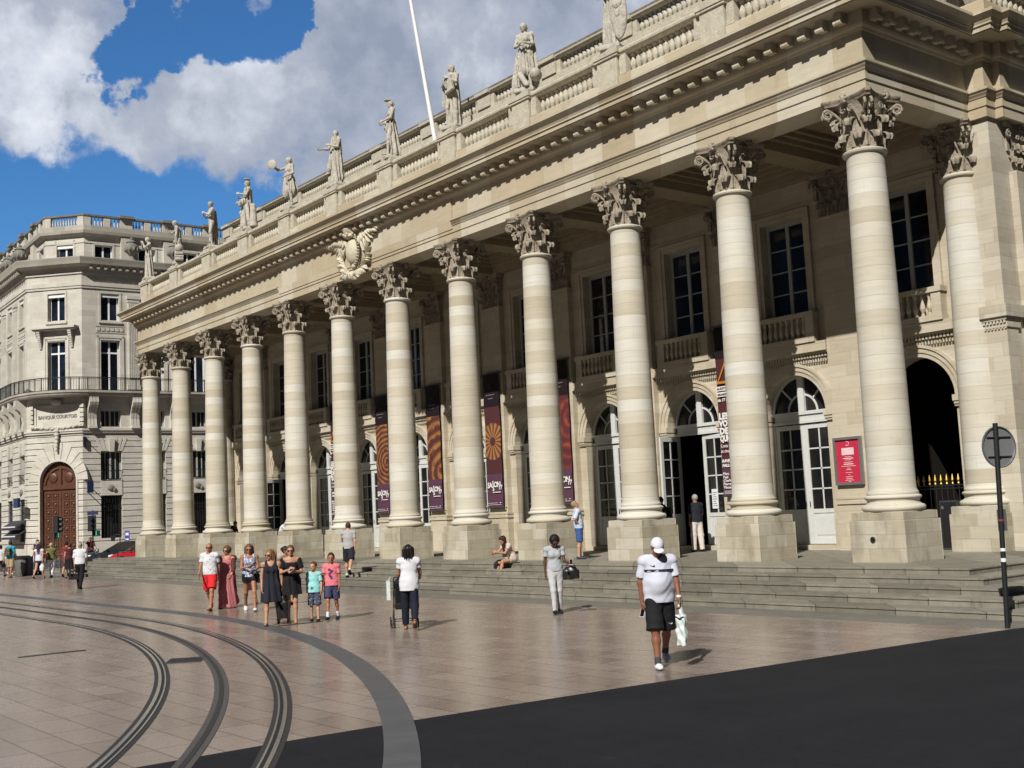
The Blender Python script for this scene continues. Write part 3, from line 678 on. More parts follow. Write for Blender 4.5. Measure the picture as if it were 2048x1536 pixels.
# pilasters behind every column
def pil_capital():
    mb = MB(); vs = []
    mb.box(-0.56, 0.56, 0.03, 0.3, -0.02, 1.13)
    for i in range(4):
        x = -0.42+i*0.28
        for (z, w, d) in ((0.02, 0.12, 0.0),): 
            lf = MB(); leaf(lf, -pi/2, 0.22, 0.0, 0.36, 0.115, 0.08, 0.105, nt=11, ns=7); mb.add([(p[0]+x, p[1]+0.25, p[2]) for p in lf.v], lf.f)
    for i in range(3):
        x = -0.28+i*0.28; lf = MB(); leaf(lf, -pi/2, 0.22, 0.05, 0.66, 0.115, 0.1, 0.11, nt=11, ns=7); mb.add([(p[0]+x, p[1]+0.25, p[2]) for p in lf.v], lf.f)
    for s in (-1, 1):
        pts = [(s*0.30, -0.02, 0.60), (s*0.42, -0.06, 0.80), (s*0.56, -0.10, 1.0)]
        for i in range(16): q = pi/2-i*0.5; rr = 0.12*(1-i/20); pts.append((s*(0.60+rr*cos(q)), -0.12, 0.93+rr*sin(q)))
        mb.tube(pts, 0.034, 6); mb.box(min(s*0.5, s*0.62), max(s*0.5, s*0.62), -0.06, 0.2, 0.5, 1.1)
        pts = []
        for i in range(16): q = pi/2-i*0.5; rr = 0.09*(1-i/20); pts.append((s*(0.13-rr*cos(q)), -0.09, 0.92+rr*sin(q)))
        mb.tube(pts, 0.026, 6)
    for i in range(6): q = i*pi/3; mb.ell((0.07*cos(q), -0.14, 1.17+0.07*sin(q)), (0.04, 0.04, 0.04), 6, 5)
    vs = [(-0.74, -0.17), (-0.60, -0.17), (-0.3, -0.08), (0, -0.05), (0.3, -0.08), (0.60, -0.17), (0.74, -0.17), (0.70, 0.25), (-0.70, 0.25)]
    m = len(vs); mb.add([(x, y, 1.12) for x, y in vs]+[(x*1.02, y-0.01, 1.265) for x, y in vs], [tuple(range(m)), tuple(range(2*m-1, m-1, -1))]+[(i, (i+1) % m, m+(i+1) % m, m+i) for i in range(m)])
    return mb.mesh('pilaster_capital', True, 0.9)
PCM = pil_capital(); PCM.materials.append(CARVE)
mb = MB(); PY = 0.0
mb.box(-0.60, 0.60, -0.27, 0, TZ-0.02, 1.93)
mb.box(-0.64, 0.64, -0.31, 0, 1.93, 2.02); mb.box(-0.61, 0.61, -0.285, 0, 2.02, 2.06); mb.box(-0.635, 0.635, -0.30, 0, 2.06, 2.12)
mb.box(-0.58, 0.58, -0.22, 0, 2.12, 10.16); mb.box(-0.62, 0.62, -0.26, 0, 10.12, 10.19)
PILM = mb.mesh('pilaster'); PILM.materials.append(STONE)
pil0 = None
for x in NX[1:-1]:
    if pil0 is None: pil0 = link('pilaster', PILM); link('pilaster_capital', PCM, pil0).location = (0, -0.23, 10.2); o = pil0
    else: o = copy_tree(pil0)
    tp(o); o.location = (x, WY, 0)

# ---- doors with fanlights
def door_leaf(w, zt=4.33, z0=0.80):
    """a leaf w wide in local x 0..w, y thickness .06; rails as one mesh plus panes"""
    f = MB(); y0, y1 = 0, 0.065
    st = 0.13; zp = 1.80
    f.box(0, st, y0, y1, z0, zt); f.box(w-st, w, y0, y1, z0, zt); f.box(st, w-st, y0, y1, zt-0.14, zt); f.box(st, w-st, y0, y1, z0, z0+0.17); f.box(st, w-st, y0, y1, zp-0.10, zp+0.02)
    f.box(st, w-st, y0+0.02, y1-0.02, z0+0.17, zp-0.10); f.box(st+0.08, w-st-0.08, y0+0.005, y1-0.01, z0+0.26, zp-0.19)
    f.box(w/2-0.022, w/2+0.022, y0+0.012, y1-0.012, zp+0.02, zt-0.14)
    hh = (zt-0.14-zp-0.02)/4
    for i in range(1, 4): z = zp+0.02+hh*i; f.box(st, w-st, y0+0.012, y1-0.012, z-0.02, z+0.02)
    g = MB(); g.box(st, w-st, y0+0.028, y1-0.03, zp+0.02, zt-0.14)
    return f, g
DY = WY+0.36
def set_local(o, par, M): o.parent = par; o.matrix_local = M
for k in range(1, 10):
    c = -SP*(k+0.5)
    f = MB(); y0, y1 = DY-0.02, DY+0.09
    for s in (-1, 1): p, q = sorted((c+s*(AR-0.07), c+s*AR)); f.box(p, q, y0, y1, TZ, SZ)
    f.box(c-AR, c+AR, y0-0.04, y1, 4.36, 4.44); f.box(c-AR, c+AR, y0, y1, 4.44, 4.62); f.box(c-AR, c+AR, y0-0.05, y1, 4.62, 4.72)
    f.ring(c, 4.70, AR-0.09, AR, y0, y1, n=28); f.ring(c, 4.70, 0.50, 0.555, y0+0.03, y1-0.02, n=20)
    f.box(c-0.11, c+0.11, y0-0.03, y1, 4.72, 4.70+AR-0.02)
    for s in (1, 3):
        a = pi*s/4
        f.add([(c+r*cos(a)+w*sin(a), y, 4.70+r*sin(a)-w*cos(a)) for y in (y0+0.03, y1-0.02) for r, w in ((0.54, -0.025), (AR-0.05, -0.025), (AR-0.05, 0.025), (0.54, 0.025))], [(0, 1, 2, 3), (7, 6, 5, 4), (0, 1, 5, 4), (1, 2, 6, 5), (2, 3, 7, 6), (3, 0, 4, 7)])
    fr = tp(f.build('door_frame', PAINTW))
    g = MB(); n = 24; vs = [(c+(AR-0.05)*cos(pi*i/n), DY+0.04, 4.70+(AR-0.05)*sin(pi*i/n)) for i in range(n+1)]; g.add(vs+[(v[0], DY+0.05, v[2]) for v in vs], [tuple(range(n+1)), tuple(range(2*n+1, n, -1))]); g.build('fanlight_pane', GLASS, fr)
    wl = AR-0.075
    fl, gl = door_leaf(wl)
    m = PAINTW
    for side in (0, 1):
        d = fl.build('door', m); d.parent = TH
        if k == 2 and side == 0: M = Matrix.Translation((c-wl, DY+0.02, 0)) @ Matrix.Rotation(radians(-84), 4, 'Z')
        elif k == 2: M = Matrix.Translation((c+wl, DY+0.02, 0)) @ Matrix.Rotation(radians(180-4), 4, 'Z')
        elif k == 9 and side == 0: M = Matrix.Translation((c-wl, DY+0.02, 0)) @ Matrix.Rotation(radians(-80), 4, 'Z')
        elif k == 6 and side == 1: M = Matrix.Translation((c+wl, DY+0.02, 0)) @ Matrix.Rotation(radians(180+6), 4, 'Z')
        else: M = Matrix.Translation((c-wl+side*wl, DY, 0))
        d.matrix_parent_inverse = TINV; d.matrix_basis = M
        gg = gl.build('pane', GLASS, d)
        hb = MB(); hb.tube([(0.07 if side else wl-0.07, -0.05, 1.9), (0.07 if side else wl-0.07, -0.05, 2.05)], 0.012, 6); hb.build('handle', IRON, d)
mb = MB()
for k in range(11): c = -SP*(k+0.5); mb.box(c-AR, c+AR, WY-0.02, WY+0.6, TZ-0.02, 0.78) if 0 < k < 10 else None
tp(mb.build('threshold', STONE))
# rooms behind: dark hall, open passages at both ends
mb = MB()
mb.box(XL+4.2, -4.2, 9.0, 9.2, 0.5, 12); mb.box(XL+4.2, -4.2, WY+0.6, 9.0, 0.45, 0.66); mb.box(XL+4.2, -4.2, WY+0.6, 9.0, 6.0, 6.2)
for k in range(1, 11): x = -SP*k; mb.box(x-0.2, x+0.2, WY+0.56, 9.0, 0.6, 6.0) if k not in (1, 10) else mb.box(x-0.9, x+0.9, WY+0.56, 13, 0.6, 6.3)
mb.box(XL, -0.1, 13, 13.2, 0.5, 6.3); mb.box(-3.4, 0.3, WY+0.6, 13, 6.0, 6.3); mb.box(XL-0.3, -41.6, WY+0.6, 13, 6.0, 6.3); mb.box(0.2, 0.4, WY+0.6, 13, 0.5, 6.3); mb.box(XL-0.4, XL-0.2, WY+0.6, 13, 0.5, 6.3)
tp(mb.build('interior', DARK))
# ---- upper windows
for k in range(11):
    c = -SP*(k+0.5); f = MB(); y0, y1 = WY+0.26, WY+0.34
    f.box(c-0.80, c-0.70, y0, y1, 7.45, 10.45); f.box(c+0.70, c+0.80, y0, y1, 7.45, 10.45); f.box(c-0.70, c+0.70, y0, y1, 10.33, 10.45); f.box(c-0.70, c+0.70, y0, y1, 7.45, 7.60); f.box(c-0.06, c+0.06, y0-0.02, y1, 7.60, 10.33)
    for i in range(1, 4): z = 7.6+i*0.683; f.box(c-0.70, c-0.06, y0+0.015, y1, z-0.018, z+0.018); f.box(c+0.06, c+0.70, y0+0.015, y1, z-0.018, z+0.018)
    w = tp(f.build('window', PAINTG))
    g = MB(); g.box(c-0.7, c+0.7, y0+0.04, y1-0.005, 7.6, 10.33); g.build('pane', GLASSB if k in (1, 2, 0) else GLASS, w)
# ---- corner piers and wings behind the end columns
def wing(s, X0):
    mb = MB()
    def bx(a, b, *r): p, q = sorted((X0+s*a, X0+s*b)); mb.box(p, q, *r)
    bx(-0.2, 0.96, 3.93, 5.2, TZ-0.02, ZA+0.003); bx(-0.2, 0.93, 5.2, 30, TZ-0.02, ZA+0.003)
    bx(0.42, 1.00, 3.86, 4.4, TZ-0.02, 6.12); bx(-0.2, 1.05, 3.84, 30, TZ-0.02, 1.74)
    bx(0.93, 1.16, 4.75, 5.85, TZ-0.02, 10.16); bx(0.93, 1.18, 4.70, 5.90, 1.93, 2.1)
    bx(0.93, 1.16, 9.0, 10.1, TZ-0.02, 10.2)
    return tp(mb.build('wing_wall', STONE_SIDE))
wing(1, 0); wing(-1, XL)
for s, X0 in ((1, 0), (-1, XL)):
    mb = MB()
    def bx(a, b, *r): p, q = sorted((X0+s*a, X0+s*b)); mb.box(p, q, *r)
    bx(0.38, 1.10, 3.72, 4.62, 6.38, 6.68); bx(0.40, 1.05, 3.78, 4.55, 6.30, 6.38); bx(0.42, 1.03, 3.84, 4.5, 6.12, 6.30)
    for i in range(7): bx(0.42+i*0.09, 0.47+i*0.09, 3.79, 3.86, 6.22, 6.30)
    for i in range(7): bx(0.43+i*0.09, 0.47+i*0.09, 3.82, 3.86, 6.08, 6.18)
    tp(mb.build('impost_console', STONE_SIDE))
for X0, rz in ((0.95, pi/2), (XL-0.95, -pi/2)):
    o = link('pilaster_capital', PCM); tp(o); o.location = (X0, 5.3, 10.2); o.rotation_euler = (0, 0, rz)
# ---- gate with gilded spear heads in the end arches
for k in (0, 10):
    c = -SP*(k+0.5); g = MB(); y = WY+0.5
    for i in range(13): x = c-1.02+i*0.17; g.tube([(x, y, 0.7), (x, y, 2.3)], 0.013, 6)
    for z in (0.85, 1.25, 2.22, 2.30): g.box(c-AR, c+AR, y-0.015, y+0.015, z, z+0.035)
    for i in range(12): g.box(c-0.93+i*0.17-0.05, c-0.93+i*0.17+0.05, y-0.004, y+0.004, 0.9, 1.2)
    gate = tp(g.build('gate', IRON)); sp = MB()
    for i in range(13): sp.lathe([(0.02, 0), (0.035, 0.03), (0.02, 0.06), (0.022, 0.09), (0.042, 0.13), (0.03, 0.19), (0.004, 0.30)], c-1.02+i*0.17, y, 8, 2.335, 0.95)
    sp.build('spear_heads', GOLD, gate)

# ---- roof-line: blocking course, balustrade, upper attic balustrade
BALP = [(0.105, 0), (0.105, 0.05), (0.06, 0.07), (0.065, 0.09), (0.10, 0.15), (0.112, 0.20), (0.09, 0.28), (0.05, 0.36), (0.042, 0.40), (0.06, 0.42), (0.06, 0.44), (0.09, 0.45), (0.09, 0.50)]
def baluster_bay(x0, x1, y, z0, h, n, par, m, name='balustrade', axis='x', rs=1.0):
    mb = MB()
    if name[0] == 'a':
        for q in (x0-0.10, x1+0.10): mb.box(q-0.10, q+0.10, 4.55, 4.9, 18.4, 18.94)
    for i in range(n):
        t = x0+(x1-x0)*(i+0.5)/n
        pr = [(r*rs, z*h/0.50) for r, z in BALP]
        mb.lathe(pr, *((t, y) if axis == 'x' else (y, t)), 10, z0, 1.0, cap=False)
    return tp(mb.build(name, m, None, True, 0.7))
mb = MB()
BL = [(XL-1.05, 30), (XL-1.05, 4.1), (XL-0.3, 4.1), (XL-0.3, -0.27), (0.3, -0.27), (0.3, 4.1), (1.05, 4.1), (1.05, 30)]
mb.sweep(BL, [(-0.5, 13.8), (0.06, 13.8), (0.06, 14.10), (0.02, 14.13), (0.02, 14.56), (-0.02, 14.60), (-0.5, 14.60)])
tp(mb.build('blocking_course', ENT))
mb = MB()
mb.sweep(BL, [(-0.42, 15.19), (-0.02, 15.19), (0.05, 15.26), (0.06, 15.32), (0.03, 15.38), (-0.42, 15.40)])
for x in NX: mb.box(x-0.50, x+0.50, -0.40, 0.30, 15.20, 15.27); mb.box(x-0.53, x+0.53, -0.43, 0.33, 15.27, 15.42); mb.box(x-0.42, x+0.42, -0.33, 0.28, 15.42, 15.52)
tp(mb.build('balustrade_rail', PARA))
for x in NX:
    mb = MB(); mb.box(x-0.42, x+0.42, -0.35, 0.24, 14.10, 15.2)
    for s in (-1, 1): mb.box(x+s*0.575-0.13, x+s*0.575+0.13, -0.27, 0.18, 14.6, 15.195)
    tp(mb.build('pedestal', PARA))
for k in range(11): baluster_bay(NX[k+1]+0.72, NX[k]-0.72, -0.06, 14.60, 0.59, 12, TH, PARA)
for xx in (0.1, XL-0.1): baluster_bay(0.5, 3.9, xx, 14.60, 0.59, 13, TH, PARA, axis='y')
baluster_bay(4.6, 20, 0.85, 14.60, 0.59, 60, TH, PARA, axis='y')
# attic
mb = MB(); mb.box(XL-0.05, 0.1, 4.62, 26, 13.7, 17.9); mb.sweep([(XL-0.1, 26), (XL-0.1, 4.5), (0.4, 4.5), (0.4, 26)], [(-0.5, 17.8), (0.05, 17.8), (0.12, 17.95), (0.12, 18.1), (-0.02, 18.12), (-0.02, 18.40), (-0.5, 18.42)])
tp(mb.build('attic', PARA))
mb = MB(); mb.sweep([(XL-0.1, 26), (XL-0.1, 4.5), (0.4, 4.5), (0.4, 26)], [(-0.42, 18.93), (0.0, 18.93), (0.07, 18.99), (0.08, 19.06)])
for x in NX: mb.box(x-0.42, x+0.42, 4.46, 5.0, 18.40, 18.95); mb.box(x-0.46, x+0.46, 4.36, 4.6, 18.935, 19.07)
tp(mb.build('attic_rail', PARA))
mb = MB(); mb.sweep([(XL-0.1, 26), (XL-0.1, 4.5), (0.4, 4.5), (0.4, 26)], [(-0.42, 19.06), (0.085, 19.06), (0.09, 19.13), (-0.42, 19.17)]); tp(mb.build('attic_coping', PARATOP))
for k in range(11): baluster_bay(NX[k+1]+0.62, NX[k]-0.62, 4.72, 18.41, 0.52, 13, TH, PARA, 'attic_balustrade')
mb = MB(); mb.box(XL, 0.3, 5.3, 25, 17.9, 18.3); mb.box(XL-0.3, 0.2, -0.2, 4.6, 13.7, 13.9); tp(mb.build('roof', PARATOP))

# ---- winged coat of arms on the frieze
def crest():
    mb = MB(); cx, cy, cz = -22.45, -0.62, 12.28
    mb.ell((cx, cy-0.04, cz+0.10), (0.40, 0.26, 0.52), 20, 14)
    # crown
    pr = [(0.30, 0), (0.36, 0.04), (0.36, 0.10), (0.32, 0.14), (0.40, 0.24), (0.42, 0.34), (0.30, 0.48), (0.08, 0.56), (0.03, 0.58)]
    mb.lathe(pr, cx, cy-0.02, 16, cz+0.60)
    for i in range(10): a = 2*pi*i/10; mb.ell((cx+0.37*cos(a), cy+0.37*sin(a)-0.02, cz+0.72), (0.055, 0.055, 0.055), 6, 5); 
    for i in range(8):
        a = 2*pi*i/8; mb.tube([(cx+0.37*cos(a), cy+0.37*sin(a), cz+0.76), (cx+0.42*cos(a), cy+0.42*sin(a), cz+0.95), (cx+0.25*cos(a), cy+0.25*sin(a), cz+1.12), (cx, cy, cz+1.2)], 0.03, 5)
    mb.tube([(cx, cy, cz+1.18), (cx, cy, cz+1.42)], 0.03, 6); mb.ell((cx, cy, cz+1.30), (0.06, 0.05, 0.06), 6, 5); mb.box(cx-0.09, cx+0.09, cy-0.02, cy+0.02, cz+1.33, cz+1.37)
    def feather(p, ang, L, w, y, yb=0.05):
        vs = []; n = 8
        for i in range(n+1):
            t = i/n; ww = w*sin(pi*min(t*0.85+0.12, 1))**0.7; ct = Vector((p[0]+L*t*cos(ang), 0, p[1]+L*t*sin(ang))); nn = Vector((-sin(ang), 0, cos(ang)))
            q = y-0.05*sin(pi*t)-0.06*t
            for s, dy in ((-1, 0.0), (0, -yb), (1, 0.0)): v = ct+nn*(ww*s); vs.append((v.x, q+dy, v.z))
            for s, dy in ((1, 0.08), (-1, 0.08)): v = ct+nn*(ww*s); vs.append((v.x, q+dy, v.z))
        m = 5; fs = [(i*m+k, i*m+(k+1) % m, (i+1)*m+(k+1) % m, (i+1)*m+k) for i in range(n) for k in range(m)]+[tuple(range(m)), tuple(n*m+k for k in range(m))]
        mb.add(vs, fs)
    for s in (-1, 1):
        base = (cx+s*0.42, cz+0.30)
        def A(d): return d if s > 0 else pi-d
        # wing: smooth leading edge and rows of feathers hanging from it
        arc = [(0.0, 0.0), (0.15, 0.42), (0.45, 0.60), (0.85, 0.58), (1.25, 0.66), (1.60, 0.86)]
        mb.tube([(base[0]+s*x, cy-0.05, base[1]+z*0.75) for x, z in arc], [0.07, 0.09, 0.085, 0.07, 0.05, 0.02], 8)
        for i in range(9):
            t = i/8; x = 0.12+1.28*t; z = 0.32+0.32*t+0.15*sin(pi*t)
            feather((base[0]+s*x*0.95, base[1]+z*0.75), A(-1.15+0.95*t), 0.62-0.12*t, 0.085, cy-0.01)
        for i in range(7):
            t = i/6; x = 0.1+0.95*t; z = 0.40+0.16*sin(pi*t)+0.05*t
            feather((base[0]+s*x, base[1]+z*0.75), A(-1.2+0.8*t), 0.34, 0.07, cy-0.08)
        # laurel and palm branch below
        R = random.Random(5+s)
        for i in range(30):
            t = i/29; a0 = -1.62+1.95*t; rr = 0.78+0.10*R.random()+0.25*t*(1-t)
            px = cx+s*rr*cos(a0)*1.05; pz = cz-0.02+rr*sin(a0)*0.82
            feather((px, pz), A(a0+0.9+R.uniform(-0.7, 0.7)), 0.34, 0.055, cy+0.03-0.05*R.random())
        mb.tube([(cx+s*0.86*cos(a)*1.0, cy, cz-0.02+0.72*sin(a)) for a in [-1.75+0.2*i for i in range(11)]], 0.03, 6)
        for i in range(8): feather((cx+s*(0.15+0.09*i), cz-0.66+0.01*i), A(-2.2+0.2*i+R.uniform(-.3, .3)), 0.30, 0.055, cy-0.02)
        # chain collar beside the shield
    for i in range(13):
        a = 1.1-i*0.2; x, z = cx+0.49*cos(a), cz+0.10+0.60*sin(a); mb.ell((x, cy-0.12, z), (0.10, 0.07, 0.028), 8, 5)
    mb.ell((cx+0.12, cy-0.12, cz-0.52), (0.11, 0.1, 0.09), 8, 6)
    return tp(mb.build('coat_of_arms', CREST, None, True, 0.8))
crest()
# ================================================================== BUILDINGS AROUND THE SQUARE
V1 = Vector((-88.104, 5.579, 0)); V2 = Vector((-84.354, 9.030, 0)); EV = (V2-V1).normalized(); CWD = (V2-V1).length
NV = Vector((EV.y, -EV.x, 0)); RT = (EV-NV).normalized(); LT = (-EV-NV).normalized()
def frame(P, d):
    n = Vector((d.y, -d.x, 0))
    if n.dot(Vector((60, -60, 0))) < 0: n = -n
    return lambda u, y, z: (P.x+d.x*u-n.x*y, P.y+d.y*u-n.y*y, z)      # y: depth into the wall
FC, FR, FL = frame(V1, EV), frame(V2, RT), frame(V1, LT)
BK = empty('bank_building', (-88, 14, 0), 'pale corner building with arched oak door and long iron balcony behind the theatre', 'bank')
BINV = Matrix.Translation((88, -14, 0))
def bp(o): o.parent = BK; o.matrix_parent_inverse = BINV; return o
def poly_path(off):
    """plan of the street fronts offset outwards by off, walked left to right"""
    n0 = Vector((LT.y, -LT.x, 0)); n0 = n0 if n0.dot(Vector((1, -2, 0))) > 0 else -n0
    nr = Vector((RT.y, -RT.x, 0)); nr = nr if nr.x > 0 else -nr
    def corner(P, a, b): return P+(a+b)/(1+a.dot(b))*off
    pts = [V1+LT*34+n0*off, corner(V1, n0, NV), corner(V2, NV, nr), V2+RT*40+nr*off]
    return [(p.x, p.y) for p in pts]
WR = [2.4+3.85*i for i in range(9)]; WL = [1.85+4.35*i for i in range(7)]
faces = [('c', FC, 0, CWD, [2.75], 0), ('r', FR, 0, 40, WR, 1), ('l', FL, 0, 34, WL, 1)]
mb = MB()
for key, T, u0, u1, cs, kind in faces:
    m2 = MB(T)
    # rusticated ground floor, real joints between the courses
    if kind: holes = [(c-0.9, c+0.9, 6.35, 8.85) for c in cs]+[(c-0.9, c+0.9, 1.45, 5.05) for c in cs]
    else: holes = [(2.85-1.75, 2.85+1.75, -1, 6.5)]
    z = 1.2
    m2.panel(u0, u1, -0.1, 1.2, [h for h in holes if not kind], -0.06, 0.5)
    while z < 10.3:
        z1 = min(z+0.5, 10.45)
        if kind: hh = holes
        else:
            R = 1.75; 
            def half(zz): return 0 if zz > 6.45+R else (R if zz < 6.45 else sqrt(max(R*R-(zz-6.45)**2, 0)))
            w = half(z+0.02)
            hh = [(2.85-w, 2.85+w, z-1, z1+1)] if w > 0.05 else []
        m2.panel(u0, u1, z+0.06, z1, hh, 0.0, 0.45); 
        if not kind or True: m2.panel(u0, u1, z, z+0.06, hh, 0.11, 0.4)
        z += 0.5
    if not kind:
        # radiating voussoirs round the great arch
        c, zc = 2.85, 6.45; n = 11
        for i in range(n):
            a0 = pi*i/n+0.012; a1 = pi*(i+1)/n-0.012; mid = (a0+a1)/2; ro = 2.72 if i != n//2 else 3.0
            if 3 <= i <= 7: ro = 3.25-0.12*abs(i-5)
            m2.ring(c, zc, 1.78, ro, -0.06, 0.3, a0, a1, 3)
        m2.ring(c, zc, 1.66, 1.80, -0.08, 0.5, 0, pi, 24)
        for s in (-1, 1): a, b_ = sorted((c+s*1.66, c+s*1.80)); m2.box(a, b_, -0.08, 0.5, 0, zc)
    else:
        for c in cs:     # flat arches with a raised keystone
            for i in range(-3, 4):
                x0 = c+i*0.27-0.12; x1 = x0+0.24; lean = i*0.14
                m2.add([(x0, -0.03, 8.87), (x1, -0.03, 8.87), (x1+lean, -0.03, 9.95), (x0+lean, -0.03, 9.95), (x0, 0.2, 8.87), (x1, 0.2, 8.87), (x1+lean, 0.2, 9.95), (x0+lean, 0.2, 9.95)], [(0, 1, 2, 3), (0, 4, 5, 1), (1, 5, 6, 2), (2, 6, 7, 3), (3, 7, 4, 0)])
            m2.add([(c-0.18, -0.22, 8.80), (c+0.18, -0.22, 8.80), (c+0.26, -0.26, 9.9), (c-0.26, -0.26, 9.9), (c-0.18, 0.1, 8.8), (c+0.18, 0.1, 8.8), (c+0.26, 0.1, 9.9), (c-0.26, 0.1, 9.9)], [(0, 1, 2, 3), (0, 4, 5, 1), (1, 5, 6, 2), (2, 6, 7, 3), (3, 7, 4, 0)])
            m2.box(c-0.9, c+0.9, -0.05, 0.3, 5.08, 6.30)
    # upper wall
    if kind: holes = [(c-0.85, c+0.85, 10.95, 12.4) for c in cs]+[(c-0.82, c+0.82, 14.0, 18.45) for c in cs]+[(c-0.78, c+0.78, 20.2, 22.55) for c in cs]
    else: holes = [(2.75-0.83, 2.75+0.83, 14.0, 18.4), (2.75-0.80, 2.75+0.80, 20.2, 22.6)]
    m2.panel(u0, u1, 10.45, 24.9, holes, 0.0, 0.45)
    mb.v, mb.f, o = mb.v+m2.v, mb.f, len(mb.v); mb.f = mb.f+[tuple(i+o for i in f) for f in m2.f]
for z0, z1, p in ((10.45, 10.62, 0.14), (10.62, 10.80, 0.22), (22.95, 23.15, 0.10), (23.15, 23.5, 0.16), (24.2, 24.5, 0.12)):
    mb.sweep(poly_path(0), [(-0.3, z0), (p, z0), (p, z1), (-0.3, z1)])
bp(mb.build('wall', BANK))
mb = MB(); mb.sweep(poly_path(0), [(-0.3, 24.5), (0.15, 24.5), (0.3, 24.75), (0.85, 24.95), (0.9, 25.15), (1.0, 25.45), (1.0, 25.52), (-0.3, 25.56)])
for key, T, u0, u1, cs, kind in faces:
    if kind:
        m2 = MB(T); u = 0.5
        while u < u1: m2.box(u, u+0.25, -0.7, 0, 24.55, 24.9); u += 0.62
        o = len(mb.v); mb.v += m2.v; mb.f += [tuple(i+o for i in f) for f in m2.f]
bp(mb.build('main_cornice', BANKD))
# set-back attic storey
AO = -1.7
mb = MB(); ap = poly_path(AO)
def aframe(i):
    a, b_ = Vector((*ap[i], 0)), Vector((*ap[i+1], 0)); d = (b_-a).normalized(); n = Vector((d.y, -d.x, 0)); return (lambda u, y, z: (a.x+d.x*u-n.x*y, a.y+d.y*u-n.y*y, z)), (b_-a).length
AT = [aframe(i) for i in range(3)]
AC = [[AT[0][1]-(c-0.7) for c in WL], [AT[1][1]/2+0.05], [c-0.7 for c in WR]]
for (T, L), cs in zip(AT, AC):
    m2 = MB(T); m2.panel(0, L, 25.4, 28.2, [(c-0.78, c+0.78, 25.6, 27.25) for c in cs], 0, 0.35)
    for c in cs: m2.box(c-0.95, c-0.78, -0.05, 0, 25.5, 27.6); m2.box(c+0.78, c+0.95, -0.05, 0, 25.5, 27.6); m2.box(c-0.95, c+0.95, -0.05, 0, 27.25, 27.6)
    if L > 10:
        for i in range(9):
            c = (4.4-0.7+3.85*i) if cs is AC[2] else L-(4.0-0.7+4.35*i)
            m2.box(c-0.55, c+0.55, -0.35, 0, 25.4, 28.0)
    o = len(mb.v); mb.v += m2.v; mb.f += [tuple(i+o for i in f) for f in m2.f]
mb.sweep(ap, [(-0.3, 27.35), (0.06, 27.35), (0.06, 27.5), (-0.3, 27.5)])
bp(mb.build('attic_wall', BANK))
mb = MB(); mb.sweep(ap, [(-0.3, 27.95), (0.15, 27.95), (0.45, 28.15), (0.5, 28.4), (-0.3, 28.42)]); mb.sweep(ap, [(-0.3, 28.4), (0.1, 28.4), (0.1, 28.95), (-0.3, 28.97)])
bp(mb.build('parapet', BANKD))
mb = MB(); mb.sweep(ap, [(-0.32, 29.78), (0.14, 29.78), (0.16, 29.93), (-0.32, 29.97)])
for (T, L), cs in zip(AT, AC):
    m2 = MB(T)
    for i in range(9):
        c = (4.4-0.7+3.85*i) if cs is AC[2] else (L-(4.0-0.7+4.35*i) if L > 10 else None)
        if c is not None and 0 < c < L: m2.box(c-0.62, c+0.62, -0.42, 0.3, 29.82, 30.05)
    o = len(mb.v); mb.v += m2.v; mb.f += [tuple(i+o for i in f) for f in m2.f]
bp(mb.build('coping', URN))
for (T, L), cs in zip(AT, AC):
    piers = [(4.4-0.7+3.85*i) for i in range(9)] if cs is AC[2] else ([L-(4.0-0.7+4.35*i) for i in range(7)] if L > 10 else [])
    piers = sorted([p for p in piers if 0.5 < p < L-0.5]+[0.28, L-0.28]); m2 = MB(T)
    allp = list(piers)
    for a, b_ in zip(piers, piers[1:]):
        if b_-a > 2.2 and L > 10: allp.append((a+b_)/2)
    allp.sort()
    for p in allp: w = 0.55 if p in piers and 0.5 < p < L-0.5 else 0.28; m2 = MB(T); m2.box(p-w, p+w, -0.08, 0.3, 28.9, 29.8); bp(m2.build('parapet_pier', BANK))
    k = 0
    for a, b_ in zip(allp, allp[1:]):
        wa = 0.55 if a in piers and a > 0.5 else 0.28; wb = 0.55 if b_ in piers and b_ < L-0.5 else 0.28
        n = max(int((b_-a-wa-wb)/0.24), 1); mb = MB()
        for i in range(n):
            p = T(a+wa+(b_-a-wa-wb)*(i+0.5)/n, 0.1, 0); mb.lathe([(0.09, 0), (0.04, 0.1), (0.10, 0.28), (0.04, 0.5), (0.04, 0.72), (0.08, 0.85)], p[0], p[1], 8, 28.95, 1.0, cap=False)
        if k < 12: bp(mb.build('balustrade', BANK, None, True))
        k += 1
# windows
def bwin(T, c, z0, z1, w, y=0.40, kind=0):
    f = MB(T); t = 0.09
    f.box(c-w, c-w+t, y-0.04, y+0.05, z0, z1); f.box(c+w-t, c+w, y-0.04, y+0.05, z0, z1); f.box(c-w+t, c+w-t, y-0.04, y+0.05, z0, z0+t); f.box(c-w+t, c+w-t, y-0.04, y+0.05, z1-t, z1); f.box(c-0.07, c+0.07, y-0.06, y+0.05, z0+t, z1-t)
    if kind == 1: f.box(c-w+t, c+w-t, y-0.05, y+0.05, z1-1.12, z1-0.98)
    if kind == 3:
        f.box(c-w/2-0.03, c-w/2+0.03, y-0.05, y+0.05, z0+t, z1-t); f.box(c+w/2-0.03, c+w/2+0.03, y-0.05, y+0.05, z0+t, z1-t)
    o = bp(f.build('window', WHITE if kind != 3 else PAINTG))
    g = MB(T); g.box(c-w+t, c+w-t, y, y+0.03, z0+t, z1-t); g.build('pane', GLASSB if kind != 3 else GLASS, o)
    if kind == 2: b_ = MB(T); b_.box(c-w, c+w, 0.06, 0.3, z1-0.30, z1-0.02); b_.build('shutter_box', WHITE, o)
